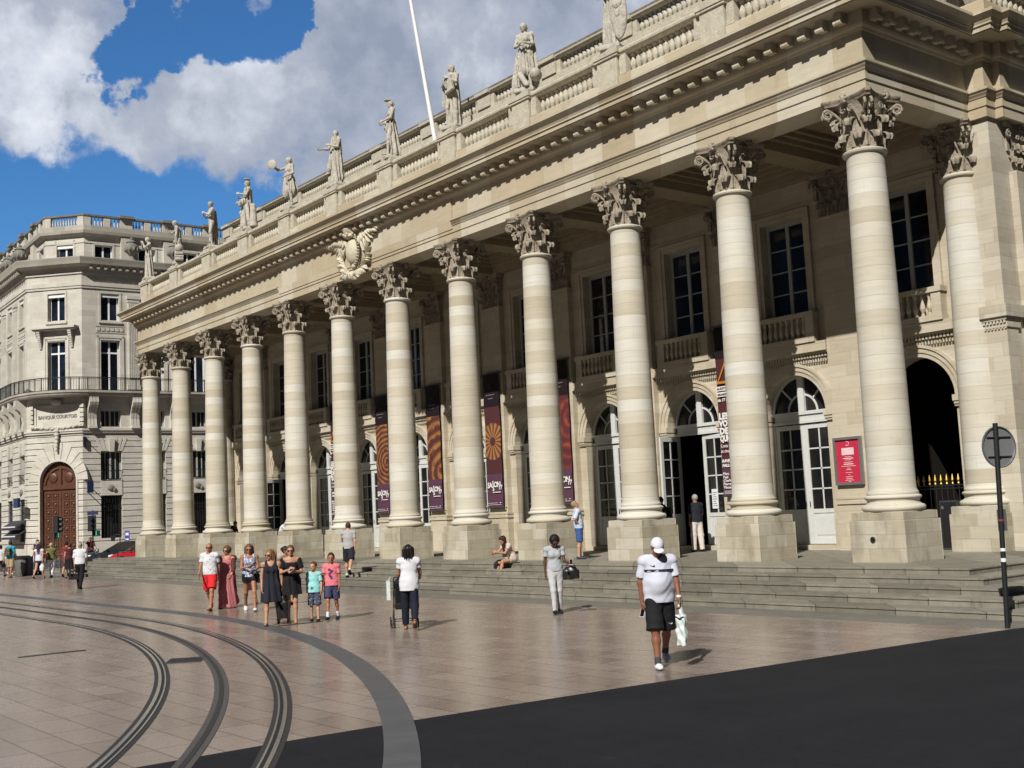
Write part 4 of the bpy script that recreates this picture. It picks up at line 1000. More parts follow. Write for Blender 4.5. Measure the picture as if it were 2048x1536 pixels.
for key, T, u0, u1, cs, kind in faces:
    for i, c in enumerate(cs):
        if kind and i > 6: continue
        if kind:
            bwin(T, c, 6.38, 8.85, 0.88, kind=3); bwin(T, c, 10.95, 12.4, 0.83, kind=3)
            g = MB(T); g.box(c-0.88, c+0.88, 0.42, 0.5, 1.45, 5.05); gr = bp(g.build('window_void', GLASS))
            g = MB(T)
            for q in range(8): g.tube([(c-0.82+q*0.234, 0.12, 1.5), (c-0.82+q*0.234, 0.12, 5.0)], 0.022, 5)
            g.box(c-0.88, c+0.88, 0.10, 0.15, 4.1, 4.16); g.box(c-0.88, c+0.88, 0.10, 0.15, 4.85, 4.92); g.build('window_grille', IRON, gr)
            if True:
                g = MB(T)
                for q in range(7): g.tube([(c-0.8+q*0.267, -0.06, 6.45), (c-0.8+q*0.267, -0.06, 7.15)], 0.015, 4)
                g.box(c-0.88, c+0.88, -0.09, -0.04, 7.13, 7.19); g.box(c-0.88, c+0.88, -0.09, -0.04, 6.42, 6.46); bp(g.build('window_guard', IRON))
            # carved emblem block between the windows
            g = MB(T); g.ell((c-0.1, -0.08, 5.72), (0.32, 0.14, 0.26), 10, 6); g.ell((c+0.22, -0.08, 5.55), (0.18, 0.12, 0.2), 8, 5); bp(g.build('carved_emblem', URN))
        bwin(T, c, 14.0, 18.45, 0.80, kind=1); bwin(T, c, 20.2, 22.55, 0.76, kind=2)
        m = MB(T)
        for w0, d, zt in ((0.82, 0.05, 18.65), (1.0, 0.09, 18.85)):
            m.box(c-w0-0.16, c-w0, -d, 0, 14, zt); m.box(c+w0, c+w0+0.16, -d, 0, 14, zt); m.box(c-w0-0.16, c+w0+0.16, -d, 0, zt-0.18, zt)
        m.box(c-0.98, c-0.80, -0.05, 0, 20.0, 22.75); m.box(c+0.80, c+0.98, -0.05, 0, 20.0, 22.75); m.box(c-0.98, c+0.98, -0.06, 0, 22.57, 22.75); m.box(c-1.0, c+1.0, -0.14, 0, 19.95, 20.12)
        if kind:
            m.box(c-1.25, c+1.25, -0.04, 0, 19.66, 19.74); m.box(c-1.25, c+1.25, -0.04, 0, 19.10, 19.18)
            for q in range(6): m.box(c-1.15+q*0.4, c-0.88+q*0.4, -0.07, 0, 19.28, 19.58)
        else:
            m.box(c-2.05, c+2.05, -0.75, 0, 19.46, 19.66); m.box(c-1.9, c+1.9, -0.62, 0, 19.34, 19.46)
            for s in (-1, 1):
                a = c+s*1.45
                for q in range(8): t = q/7; m.box(a-0.16+0.05*t, a+0.16-0.05*t, -0.55+0.42*t, 0, 19.34-1.5*(q+1)/8, 19.34-1.5*q/8)
        bp(m.build('window_surround', BANK))
for (T, L), cs in zip(AT, AC):
    for i, c in enumerate(cs):
        if 0 < c < L and i < 7: bwin(T, c, 25.6, 27.25, 0.78, 0.3, kind=2 if L < 8 else 0)
# fluted pilasters of the upper floors
for key, T, cs in (('r', FR, [4.4+3.85*i for i in range(8)]), ('l', FL, [4.0+4.35*i for i in range(6)])):
    for c in cs:
        m = MB(T); m.box(c-0.50, c+0.50, -0.12, 0, 14.2, 22.2); m.box(c-0.6, c+0.6, -0.22, 0, 22.2, 22.5); m.box(c-0.54, c+0.54, -0.16, 0, 21.9, 22.1); m.box(c-0.56, c+0.56, -0.2, 0, 14.2, 14.6)
        for q in range(6): m.box(c-0.45+q*0.158, c-0.45+q*0.158+0.1, -0.20, -0.12, 15.2, 21.8)
        bp(m.build('pilaster', BANK))
# balcony slab on scrolled consoles, iron railing that swells round the corner
def bal_path(off):
    P = poly_path(off); a, b_, c, d = [Vector(p) for p in P]; out = [a]
    # rounded corner between the two side fronts
    for i in range(13):
        t = i/12; q = (b_-(b_-a).normalized()*2.0)*((1-t)**2)+((b_+c)/2+Vector((NV.x, NV.y))*2.2)*(2*t*(1-t))+(c+(d-c).normalized()*0.6)*(t*t); out.append(q)
    out.append(d); return [(p.x, p.y) for p in out]
mb = MB(); mb.sweep(bal_path(1.0), [(-1.5, 13.5), (-0.1, 13.5), (0.0, 13.62), (0.05, 13.78), (0.12, 13.80), (0.12, 13.97), (-1.5, 13.99)]); bp(mb.build('balcony_slab', BANKD))
mb = MB(); bpth = bal_path(1.0)
for z, r in ((15.08, 0.035), (14.02, 0.025), (14.95, 0.016)): mb.sweep(bpth, [(-r, z-r), (r, z-r), (r, z+r), (-r, z+r), (-r, z-r)])
for a, b_ in zip(bpth, bpth[1:]):
    a, b_ = Vector(a), Vector(b_); L = (b_-a).length; n = max(int(L/0.17), 1)
    for i in range(n):
        p = a.lerp(b_, i/n); w = 0.035 if i % 12 == 0 else 0.011; mb.box(p.x-w, p.x+w, p.y-w, p.y+w, 14.0, 15.08)
bp(mb.build('balcony_railing', IRON))
def console(T, c):
    m = MB(T)
    prof = [(0, 10.85), (-0.35, 10.85), (-0.30, 11.2), (-0.22, 11.6), (-0.30, 12.1), (-0.55, 12.55), (-0.85, 12.75), (-0.95, 13.0), (-0.9, 13.3), (-0.9, 13.5), (0, 13.5)]
    k = len(prof)
    for s in (-0.26, 0, 0.26):
        m.add([(c+s-0.11, y, z) for y, z in prof]+[(c+s+0.11, y, z) for y, z in prof], [tuple(range(k)), tuple(range(2*k-1, k-1, -1))]+[(i, (i+1) % k, k+(i+1) % k, k+i) for i in range(k)])
    m.box(c-0.36, c+0.36, -0.5, 0, 10.8, 10.98); bp(m.build('balcony_console', BANK))
for c in [0.75, 4.4, 7.9, 12.0, 15.9, 19.8]: console(FR, c)
for c in [0.6, 2.9, 5.0, 7.2, 9.4, 11.6]: console(FL, c)
# name tablet over the door, with garland, keystone drop
m = MB(FC); c = 2.85
m.box(c-2.1, c+2.1, -0.08, 0, 10.95, 12.95); m.box(c-2.1, c+2.1, -0.16, -0.08, 10.95, 11.1); m.box(c-2.1, c+2.1, -0.16, -0.08, 12.8, 12.95); m.box(c-2.1, c-1.95, -0.16, -0.08, 11.1, 12.8); m.box(c+1.95, c+2.1, -0.16, -0.08, 11.1, 12.8)
for s in (-1, 1):
    for i in range(5): m.box(min(c+s*2.15, c+s*2.5), max(c+s*2.15, c+s*2.5), -0.3, 0, 11.0+i*0.4, 11.3+i*0.4)
for i in range(26): t = i/25; m.ell((c-2.3+4.6*t, -0.22, 10.92+0.22*abs(2*t-1)**2+0.05*sin(i*2.3)), (0.15, 0.14, 0.14), 7, 5)
m.ell((c, -0.3, 13.15), (0.5, 0.25, 0.28), 12, 8)
for i in range(6): m.ell((c, -0.2-0.02*i, 10.7-0.32*i), (0.26-0.03*i, 0.2-0.02*i, 0.2), 8, 6)
tab = bp(m.build('name_tablet', BANK))
me = text_mesh('BANQUE COURTOIS', 0.40, 0.03, 0.012, 'CENTER')
for v in me.vertices: x, y, z = v.co; v.co = FC(2.85+x*0.96, -0.10-z*0.5, 11.78+y)
me.materials.clear(); me.materials.append(URN); link('lettering', me, tab)
# the oak door
m = MB(FC); c = 2.85; y = 0.42
m.box(c-1.68, c+1.68, y, y+0.1, 0, 5.95); m.box(c-1.68, c+1.68, y-0.14, y, 5.75, 6.1)
vs = [(c+1.68*cos(pi*i/20), y+0.02, 6.1+1.95*sin(pi*i/20)) for i in range(21)]; m.add(vs, [tuple(range(21))])
m.ring(c, 6.15, 1.35, 1.6, y-0.08, y+0.02, 0, pi, 20); m.box(c-0.09, c+0.09, y-0.1, y+0.02, 6.1, 7.95)
for s in (-1, 1): m.ell((c+s*0.72, y-0.02, 6.75), (0.42, 0.1, 0.42), 12, 8)
m.box(c-0.05, c+0.05, y-0.05, y, 0, 5.75)
bdoor = bp(m.build('door', WOOD))
for s in (-1, 1):
    m = MB(FC)
    for i in range(7):
        for q in (-1, 1):
            a, z = c+s*0.84+q*0.33, 0.7+i*0.70
            m.box(a-0.26, a+0.26, y-0.05, y, z, z+0.08); m.box(a-0.26, a+0.26, y-0.05, y, z+0.48, z+0.56); m.box(a-0.26, a-0.2, y-0.05, y, z+0.08, z+0.48); m.box(a+0.2, a+0.26, y-0.05, y, z+0.08, z+0.48)
            m.ell((a, y-0.02, z+0.28), (0.13, 0.08, 0.14), 8, 6)
    m.build('door_coffers', WOOD, bdoor)

# stone vases in front of the attic piers
um = MB(); um.lathe([(0.5, 0), (0.5, 0.18), (0.36, 0.24), (0.20, 0.42), (0.16, 0.6), (0.30, 0.75), (0.52, 1.0), (0.62, 1.3), (0.60, 1.55), (0.42, 1.7), (0.40, 1.78), (0.48, 1.85), (0.30, 1.95), (0.12, 2.1), (0.16, 2.2), (0.05, 2.32), (0.0, 2.34)], n=20)
for i in range(10): a = 2*pi*i/10; um.ell((0.56*cos(a), 0.56*sin(a), 1.2), (0.14, 0.14, 0.22), 6, 5)
UM = um.mesh('vase', True, 0.8); UM.materials.append(URN)
for T, cs in ((FR, [4.4+3.85*i for i in range(5)]), (FL, [4.0+4.35*i-0.9*k for i in range(5) for k in (0, 1)])):
    for c in cs: o = link('vase', UM); bp(o); o.location = T(c, 0.15, 25.5)
mb = MB(); P = [Vector((*p, 0)) for p in poly_path(-2.1)]; q = P+[P[3]-RT*0+Vector((-40, 6, 0)), P[0]+Vector((0, 40, 0))]
mb.add([(p.x, p.y, 28.6) for p in q], [tuple(range(len(q)))]); bp(mb.build('roof', URN))
mb = MB(); P = [Vector((*p, 0)) for p in poly_path(-0.62)]; q = P+[P[3]+Vector((-40, 6, 0)), P[0]+Vector((0, 40, 0))]
n = len(q); mb.add([(p.x, p.y, 0.1) for p in q]+[(p.x, p.y, 25.3) for p in q], [(i, (i+1) % n, n+(i+1) % n, n+i) for i in range(n)]); bp(mb.build('interior', DARK))
mb = MB(); P = [Vector((*p, 0)) for p in poly_path(-2.1)]; q = P+[P[3]+Vector((-40, 6, 0)), P[0]+Vector((0, 40, 0))]
n = len(q); mb.add([(p.x, p.y, 25.4) for p in q]+[(p.x, p.y, 28.55) for p in q], [(i, (i+1) % n, n+(i+1) % n, n+i) for i in range(n)]); bp(mb.build('attic_interior', DARK))
mb = MB(); P = [Vector((*p, 0)) for p in poly_path(-0.2)]; q = P+[P[3]+Vector((-40, 6, 0)), P[0]+Vector((0, 40, 0))]
mb.add([(p.x, p.y, 25.45) for p in q], [tuple(range(len(q)))]); bp(mb.build('terrace_roof', URN))
# flower boxes, signs on the front
sg = MB(FL); sg.box(-0.75, 0.85, -0.95, -0.75, 4.35, 5.15); o = sg.build('shop_sign', simple('navy_sign_enamel', (0.012, 0.02, 0.06), 0.4)); tag(o, 'navy blue box sign sticking out left of the arched oak door', 'sign')
m = MB(FL); m.box(0.1, 0.16, -0.75, 0.02, 4.9, 4.96); m.box(0.6, 0.66, -0.75, 0.02, 4.5, 4.56); m.build('bracket', IRON, o)
AWN = simple('dark_awning_canvas', (0.035, 0.033, 0.045), 0.8)
for j, (z, lab) in enumerate(((2.75, 'upper dark awning band with pale edge left of the oak door'), (1.95, 'lower dark awning band under the pale edged one, left of the oak door'))):
    m = MB(FL); m.add([(0.4, 0, z+0.55), (5.4, 0, z+0.55), (5.4, -0.9, z), (0.4, -0.9, z), (0.4, 0, z+0.5), (5.4, 0, z+0.5), (5.4, -0.9, z-0.25), (0.4, -0.9, z-0.25)], [(0, 1, 2, 3), (4, 5, 6, 7), (3, 2, 6, 7), (0, 3, 7, 4), (1, 2, 6, 5)])
    o = m.build('awning', AWN); tag(o, lab, 'awning', 'awnings on the corner building')
    m = MB(FL); m.box(0.4, 5.4, -0.93, -0.90, z-0.05, z+0.05); m.build('edge', WHITE, o)

# ---- town houses closing the square behind the camera
def block(name, P0, ax, ay, w, d, h, label, floors=5):
    e = empty(name, (P0[0], P0[1], 0), label, 'building')
    X = Vector((*ax, 0)).normalized(); Y = Vector((*ay, 0)).normalized(); P = Vector((*P0, 0))
    def fr(Q, D, N): return lambda u, y, z: (Q.x+D.x*u-N.x*y-P0[0], Q.y+D.y*u-N.y*y-P0[1], z)
    sides = [(P, X, -Y, w), (P+X*w, Y, X, d), (P+X*w+Y*d, -X, Y, w), (P+Y*d, -Y, -X, d)]
    mb = MB(); gl = MB(); fh = (h-1.5)/floors
    for Q, D, N, L in sides:
        T = fr(Q, D, N); m = MB(T); n = max(int(L/3.4), 1); hs = [((i+0.5)*L/n-0.65, (i+0.5)*L/n+0.65, k*fh+1.0, k*fh+fh-0.7) for i in range(n) for k in range(floors)]
        m.panel(0, L, 0, h, hs, 0, 0.3)
        for k in range(1, floors): m.box(0, L, -0.15, 0, k*fh-0.12, k*fh+0.12)
        m.box(-0.6, L+0.6, -0.7, 0.3, h-0.5, h+0.002)
        o = len(mb.v); mb.v += m.v; mb.f += [tuple(i+o for i in f) for f in m.f]
        g = MB(T); g.quad((0.2, 0.28, 0.2), (L-0.2, 0.28, 0.2), (L-0.2, 0.28, h-0.6), (0.2, 0.28, h-0.6)); o = len(gl.v); gl.v += g.v; gl.f += [tuple(i+o for i in f) for f in g.f]
    mb.build('wall', BANK, e); gl.build('window_glass', GLASS, e)
    m = MB(lambda x, y, z: (X.x*x+Y.x*y, X.y*x+Y.y*y, z)); m.box(0, w, 0, d, h-0.3, h-0.05); m.add([(0.3, 0.3, h), (w-0.3, 0.3, h), (w-0.3, d-0.3, h), (0.3, d-0.3, h), (6, 6, h+2), (w-6, 6, h+2), (w-6, d-6, h+2), (6, d-6, h+2)], [(0, 1, 5, 4), (1, 2, 6, 5), (2, 3, 7, 6), (3, 0, 4, 7), (4, 5, 6, 7)]); m.build('roof', simple('zinc_roof', (0.16, 0.17, 0.19), 0.5, 0.3), e)
    return e

block('town_house', (-110, -92), (1, 0), (0, 1), 84, 22, 21, 'long pale town house row closing the far south side of the square')
block('town_house', (38, -70), (0.087, 1), (-1, 0.087), 84, 1, 1, 'x') if False else None
block('town_house', (34, -78), (1, 0), (0, 1), 30, 60, 22, 'pale town house across the street to the right of the viewer')
# ================================================================== FIGURES: smooth-union distance fields meshed with surface nets
def surface_nets(F, org, h):
    nx, ny, nz = F.shape; ins = F < 0
    c = np.zeros((nx-1, ny-1, nz-1), np.int8)
    corners = [(i, j, k) for i in (0, 1) for j in (0, 1) for k in (0, 1)]
    for i, j, k in corners: c += ins[i:nx-1+i, j:ny-1+j, k:nz-1+k]
    act = (c > 0) & (c < 8)
    idx = -np.ones(act.shape, np.int64); I = np.argwhere(act); idx[act] = np.arange(len(I))
    if len(I) == 0: return np.zeros((0, 3)), []
    acc = np.zeros((len(I), 3)); cnt = np.zeros(len(I)); x, y, z = I.T
    for a in corners:
        for ax in range(3):
            if a[ax]: continue
            b = list(a); b[ax] = 1
            fa = F[x+a[0], y+a[1], z+a[2]]; fb = F[x+b[0], y+b[1], z+b[2]]; m = (fa < 0) != (fb < 0)
            t = np.where(m, fa/np.where(m, fa-fb, 1), 0); p = np.array(a, float)[None].repeat(len(I), 0); p[:, ax] = t
            acc += p*m[:, None]; cnt += m
    V = (I+acc/cnt[:, None])*h+org; Q = []
    for ax in range(3):
        o1, o2 = [(1, 2), (2, 0), (0, 1)][ax]
        sl0 = [slice(1, None)]*3; sl1 = [slice(1, None)]*3
        A = ins.copy(); s0 = [slice(None)]*3; s1 = [slice(None)]*3; s0[ax] = slice(0, -1); s1[ax] = slice(1, None)
        ch = ins[tuple(s0)] != ins[tuple(s1)]
        E = np.argwhere(ch); e1, e2 = np.zeros(3, int), np.zeros(3, int); e1[o1] = 1; e2[o2] = 1
        ok = (E[:, o1] > 0) & (E[:, o2] > 0) & (E[:, o1] < F.shape[o1]-1) & (E[:, o2] < F.shape[o2]-1); E = E[ok]
        g = lambda P: idx[P[:, 0], P[:, 1], P[:, 2]]
        q = np.stack([g(E-e1-e2), g(E-e2), g(E), g(E-e1)], 1); flip = ~ins[tuple(E.T)]
        q[flip] = q[flip][:, ::-1]; Q.append(q)
    return V, np.concatenate(Q)
def cap(a, b, ra, rb, k=0.03, an=(1, 1, 1)): return ('c', np.array(a, float), np.array(b, float), ra, rb, k, np.array(an, float))
def ell(c, r, k=0.03, R=None): return ('e', np.array(c, float), np.array(r, float), None if R is None else np.array(R, float), 0, k, None)
def boxp(c, r, k=0.005, R=None): return ('b', np.array(c, float), np.array(r, float), None if R is None else np.array(R, float), 0, k, None)
def field(prims, vox, clips=(), disp=None, grow=0.0, carve=()):
    lo = np.full(3, 1e9); hi = -lo
    bb = []
    for p in prims:
        if p[0] == 'c':
            r = max(p[3], p[4])*p[6]+grow; l = np.minimum(p[1], p[2])-r; u = np.maximum(p[1], p[2])+r
        else:
            r = (np.full(3, np.linalg.norm(p[2]) if p[0] == 'b' else p[2].max()) if p[3] is not None else p[2])+grow; l = p[1]-r; u = p[1]+r
        bb.append((l, u)); lo = np.minimum(lo, l); hi = np.maximum(hi, u)
    lo -= vox*2.5+0.012; hi += vox*2.5+0.012; n = np.ceil((hi-lo)/vox).astype(int)+1
    ax = [lo[i]+np.arange(n[i])*vox for i in range(3)]; F = np.full(n, 1.0)
    for p, (l, u) in zip(prims, bb):
        m = 0.05+p[5]; a = np.maximum(((l-m-lo)/vox).astype(int), 0); b = np.minimum(((u+m-lo)/vox).astype(int)+2, n)
        X, Y, Z = np.meshgrid(*[ax[i][a[i]:b[i]] for i in range(3)], indexing='ij', sparse=False); P = np.stack([X, Y, Z], -1)
        if p[0] == 'c':
            s = p[6]; q = (P-p[1])/s; ab = (p[2]-p[1])/s; L = max(ab@ab, 1e-9); t = np.clip(q@ab/L, 0, 1)
            d = (np.linalg.norm(q-t[..., None]*ab, axis=-1)-(p[3]+(p[4]-p[3])*t))*s.min()
        else:
            q = P-p[1]; q = q if p[3] is None else q@p[3]
            if p[0] == 'e': k0 = np.linalg.norm(q/p[2], axis=-1); k1 = np.linalg.norm(q/p[2]**2, axis=-1)+1e-9; d = k0*(k0-1)/k1
            else: qq = np.abs(q)-p[2]; d = np.linalg.norm(np.maximum(qq, 0), axis=-1)+np.minimum(qq.max(-1), 0)
        sl = tuple(slice(a[i], b[i]) for i in range(3)); f = F[sl]; k = max(p[5], 1e-4)
        hh = np.clip(0.5+0.5*(f-d)/k, 0, 1); F[sl] = f*(1-hh)+d*hh-k*hh*(1-hh)
    F -= grow
    X, Y, Z = np.meshgrid(*ax, indexing='ij', sparse=True)
    if disp is not None: F = F+disp(X, Y, Z)
    for c0, r0 in carve:
        q0 = np.sqrt(((X-c0[0])/r0[0])**2+((Y-c0[1])/r0[1])**2+((Z-c0[2])/r0[2])**2); F = np.maximum(F, (1-q0)*min(r0))
    for o, nn in clips: F = np.maximum(F, (X-o[0])*nn[0]+(Y-o[1])*nn[1]+(Z-o[2])*nn[2])
    return surface_nets(F, lo, vox)
def smooth_mesh(name, parts, m):
    V = []; Fc = []; o = 0
    for v, f in parts:
        V.append(v); Fc.append(np.asarray(f).reshape(-1, 4)+o); o += len(v)
    V = np.concatenate(V); Fc = np.concatenate(Fc)
    me = bpy.data.meshes.new(name); me.from_pydata(V.tolist(), [], Fc.tolist()); me.polygons.foreach_set('use_smooth', [True]*len(me.polygons)); me.materials.append(m); return me

def cloth(col, rough=0.85, pat=None):
    def fn(t, b):
        P = t.new('ShaderNodeTexCoord').outputs['Object']; n = t.noise(P, 7, 4); f = t.math('ADD', t.math('MULTIPLY', n, 0.3), 0.85)
        c = t.vmath('MULTIPLY', tuple(col), t.comb(f, f, f))
        if pat:
            q = t.ramp(t.noise(P, pat[0], 3, 0.6), [(pat[1], (0, 0, 0)), (pat[1]+0.03, (1, 1, 1))]); c = t.mix(q, c, (*pat[2], 1))
        t.l.new(c, b.inputs['Base Color']); b.inputs['Roughness'].default_value = rough; b.inputs['Specular IOR Level'].default_value = 0.25
        bump(t, b, t.noise(P, 22, 4), 0.25, 0.01)
    return mat('cloth_%s' % '_'.join('%02d' % int(c*99) for c in col)+('' if not pat else '_print%d%d' % (int(pat[0]), int(pat[2][2]*99))), fn)
def skin(c): return simple('skin_%02d' % int(c[0]*99), c, 0.5, 0, 9, 0.08, spec=0.35)
SK1, SK2, SK3, SK0 = skin((0.42, 0.22, 0.14)), skin((0.34, 0.15, 0.085)), skin((0.10, 0.04, 0.022)), skin((0.50, 0.27, 0.18))
SK4 = skin((0.22, 0.09, 0.05))

def rotm(yaw=0, pitch=0, roll=0):
    a, b, c = radians(yaw), radians(pitch), radians(roll)
    Rz = np.array([[cos(a), -sin(a), 0], [sin(a), cos(a), 0], [0, 0, 1]]); Rx = np.array([[1, 0, 0], [0, cos(b), sin(b)], [0, -sin(b), cos(b)]]); Ry = np.array([[cos(c), 0, sin(c)], [0, 1, 0], [-sin(c), 0, cos(c)]])
    return Rz@Rx@Ry
X_ = np.array([1., 0, 0]); Y_ = np.array([0, 1., 0]); Z_ = np.array([0, 0, 1.])
def skeleton(pose, h):
    """joints for a figure 1.75 tall facing +Y"""
    L = radians(pose.get('lean', 0)); U = np.array([sin(radians(pose.get('side', 0))), sin(L), cos(L)]); U /= np.linalg.norm(U)
    J = {'U': U}; P = np.array([0, 0, 0.95]); J['P'] = P; J['W'] = P+U*0.15; J['C'] = P+U*0.33; J['N'] = P+U*0.53
    sw = pose.get('sw', 0.175); tw = radians(pose.get('twist', 0)); ax = np.array([cos(tw), sin(tw), 0])
    J['R'] = rotm(pose.get('hy', 0), pose.get('hp', 0), pose.get('hr', 0))
    hs = 1+max(0, (1.75-h))*0.42; J['hs'] = hs
    J['H'] = J['N']+J['R']@np.array([0, 0.02, 0.135*hs])
    for s, sd in (('L', -1), ('R', 1)):
        J['S'+s] = P+U*0.458+ax*sw*sd
        f, o, e, w = pose.get('arm'+s, (4, 6, 12, 0)); f, o, e, w = map(radians, (f, o, e, w))
        d = np.array([sd*sin(o), sin(f)*cos(o), -cos(f)*cos(o)]); J['E'+s] = J['S'+s]+d*0.285
        d2 = np.array([-sd*sin(w), sin(f+e)*cos(w), -cos(f+e)*cos(w)]); J['H'+s] = J['E'+s]+d2*0.25; J['D'+s] = d2
        a, k, ab = map(radians, pose.get('leg'+s, (0, 0, 2)))
        hp = P+np.array([0.088*sd, 0, -0.03]); J['hip'+s] = hp
        d = np.array([sd*sin(ab), sin(a), -cos(a)]); d /= np.linalg.norm(d); J['K'+s] = hp+d*0.43
        d = np.array([sd*sin(ab)*0.4, sin(a-k), -cos(a-k)]); d /= np.linalg.norm(d); J['A'+s] = J['K'+s]+d*0.42; J['F'+s] = a-k
    return J
def body_prims(J, b):
    fem = b.get('fem', 0); fat = b.get('fat', 0); U = J['U']; P, Wt, C, N = J['P'], J['W'], J['C'], J['N']; g = b.get('g', 1.0); an = (1, 0.70, 1)
    T = [cap(P, Wt, (0.150 if fem else 0.140)*g+fat*0.3, (0.115 if fem else 0.132)*g+fat, 0.05, an), cap(Wt, C, (0.115 if fem else 0.132)*g+fat, (0.132 if fem else 0.150)*g+fat*.3, 0.05, an),
         cap(C, C+U*0.09, (0.132 if fem else 0.152)*g, 0.13*g, 0.05, an), cap(J['SL'], J['SR'], 0.055*g, 0.055*g, 0.05), cap(N-U*0.03, J['SL'], 0.045*g, 0.047*g, 0.05), cap(N-U*0.03, J['SR'], 0.045*g, 0.047*g, 0.05)]
    if fat > 0.02: T.append(ell(Wt+np.array([0, 0.05+fat*0.6, 0.02]), (0.13, 0.09+fat, 0.15), 0.06))
    if fem:
        for s in (-1, 1): T.append(ell(C+np.array([s*0.065, 0.085, 0.01]), (0.052, 0.042, 0.050), 0.05))
    A = {}; Lg = {}
    for s, sd in (('L', -1), ('R', 1)):
        A[s] = [cap(J['S'+s], J['E'+s], 0.049*g, 0.037*g, 0.04), cap(J['E'+s], J['H'+s], 0.037*g, 0.025*g, 0.02)]
        hp, K, An = J['hip'+s], J['K'+s], J['A'+s]; m = K+(An-K)*0.32; bk = np.array([0, -cos(J['F'+s]), -sin(J['F'+s])])*0.014
        Lg[s] = [cap(hp, K, 0.088*g, 0.055*g, 0.05), cap(K, m+bk, 0.052*g, 0.053*g, 0.03), cap(m+bk, An, 0.052*g, 0.034*g, 0.03)]
    f = {}
    for s in 'LR':
        a = J['F'+s]; fw = np.array([0, cos(a*0.6), sin(a*0.6)]) if not b.get('flat', 0) else Y_; An = J['A'+s]; dn = np.array([0, sin(a*.6), -cos(a*.6)]) if not b.get('flat', 0) else -Z_
        f[s] = [cap(An+dn*0.045-fw*0.045, An+dn*0.052+fw*0.10, 0.033, 0.030, 0.02), cap(An+dn*0.055+fw*0.08, An+dn*0.06+fw*0.165, 0.034, 0.022, 0.02, (1.15, 1, 0.8)), cap(An, An+dn*0.04, 0.034, 0.036, 0.02)]
    R, H, hs = J['R'], J['H'], J['hs']; q = lambda x, y, z: H+R@(np.array([x, y, z])*hs)
    hd = [cap(N-U*0.03, H-np.array([0, 0.02, 0.03]), 0.056*g, 0.052, 0.03), ell(q(0, -0.008, 0.02), np.array([0.076, 0.095, 0.098])*hs, 0.02, R), ell(q(0, 0.018, -0.045), np.array([0.056, 0.068, 0.068])*hs, 0.03, R),
          ell(q(0, 0.075, -0.088), np.array([0.022, 0.018, 0.016])*hs, 0.02, R), cap(q(0, 0.088, 0.004), q(0, 0.110, -0.030), 0.009*hs, 0.014*hs, 0.012), cap(q(-0.018, 0.084, -0.060), q(0.018, 0.084, -0.060), 0.010*hs, 0.010*hs, 0.010),
          cap(q(-0.045, 0.082, 0.020), q(0.045, 0.082, 0.020), 0.010*hs, 0.010*hs, 0.02)]
    for s in (-1, 1): hd.append(ell(q(s*0.078, -0.01, -0.008), np.array([0.012, 0.020, 0.030])*hs, 0.008, R))
    return T, A, Lg, f, hd
def hand(J, s, curl=25):
    sd = -1 if s == 'L' else 1; d = J['D'+s]; n = np.array([-sd*1.0, 0, 0]); n = n-d*(n@d)
    if np.linalg.norm(n) < 0.2: n = -Z_
    n /= np.linalg.norm(n); w = np.cross(d, n); w = w if w@(Y_+Z_*0.6) > 0 else -w; W0 = J['H'+s]
    pr = [cap(W0-d*0.03, W0+d*0.01, 0.025, 0.022, 0.01)]
    M = np.stack([w, d, n], 1); pr.append(ell(W0+d*0.05, (0.041, 0.052, 0.017), 0.012, M))
    c = radians(curl)
    for i, (o, l) in enumerate(((0.030, 0.072), (0.010, 0.080), (-0.010, 0.075), (-0.029, 0.060))):
        a = W0+d*0.088+w*o; b = a+(d*cos(c)+n*sin(c))*l*0.5; e = b+(d*cos(2.2*c)+n*sin(2.2*c))*l*0.5
        pr += [cap(a, b, 0.0095, 0.0088, 0.006), cap(b, e, 0.0088, 0.0072, 0.003)]
    a = W0+d*0.030+w*0.030; b = a+(d*0.7+w*0.62+n*0.3)*0.036; e = b+(d*0.93+w*0.2+n*0.25)*0.032; pr += [cap(a, b, 0.013, 0.011, 0.01), cap(b, e, 0.011, 0.008, 0.003)]
    return pr
def folds(amp, axis, n=9, z0=0, ph=0.0, zf=6):
    def f(X, Y, Z):
        th = np.arctan2(Y-axis[1], X-axis[0]); return amp*(np.sin(n*th+ph+Z*zf*0.4)+0.5*np.sin((n*1.7)*th+1.3+Z*zf))
    return f
def wrinkle(amp=0.004, s=1.0):
    return lambda X, Y, Z: amp*np.sin(Z*38*s+np.sin(X*17+Y*9)*2.2)*np.cos(X*21+Z*13+Y*7)

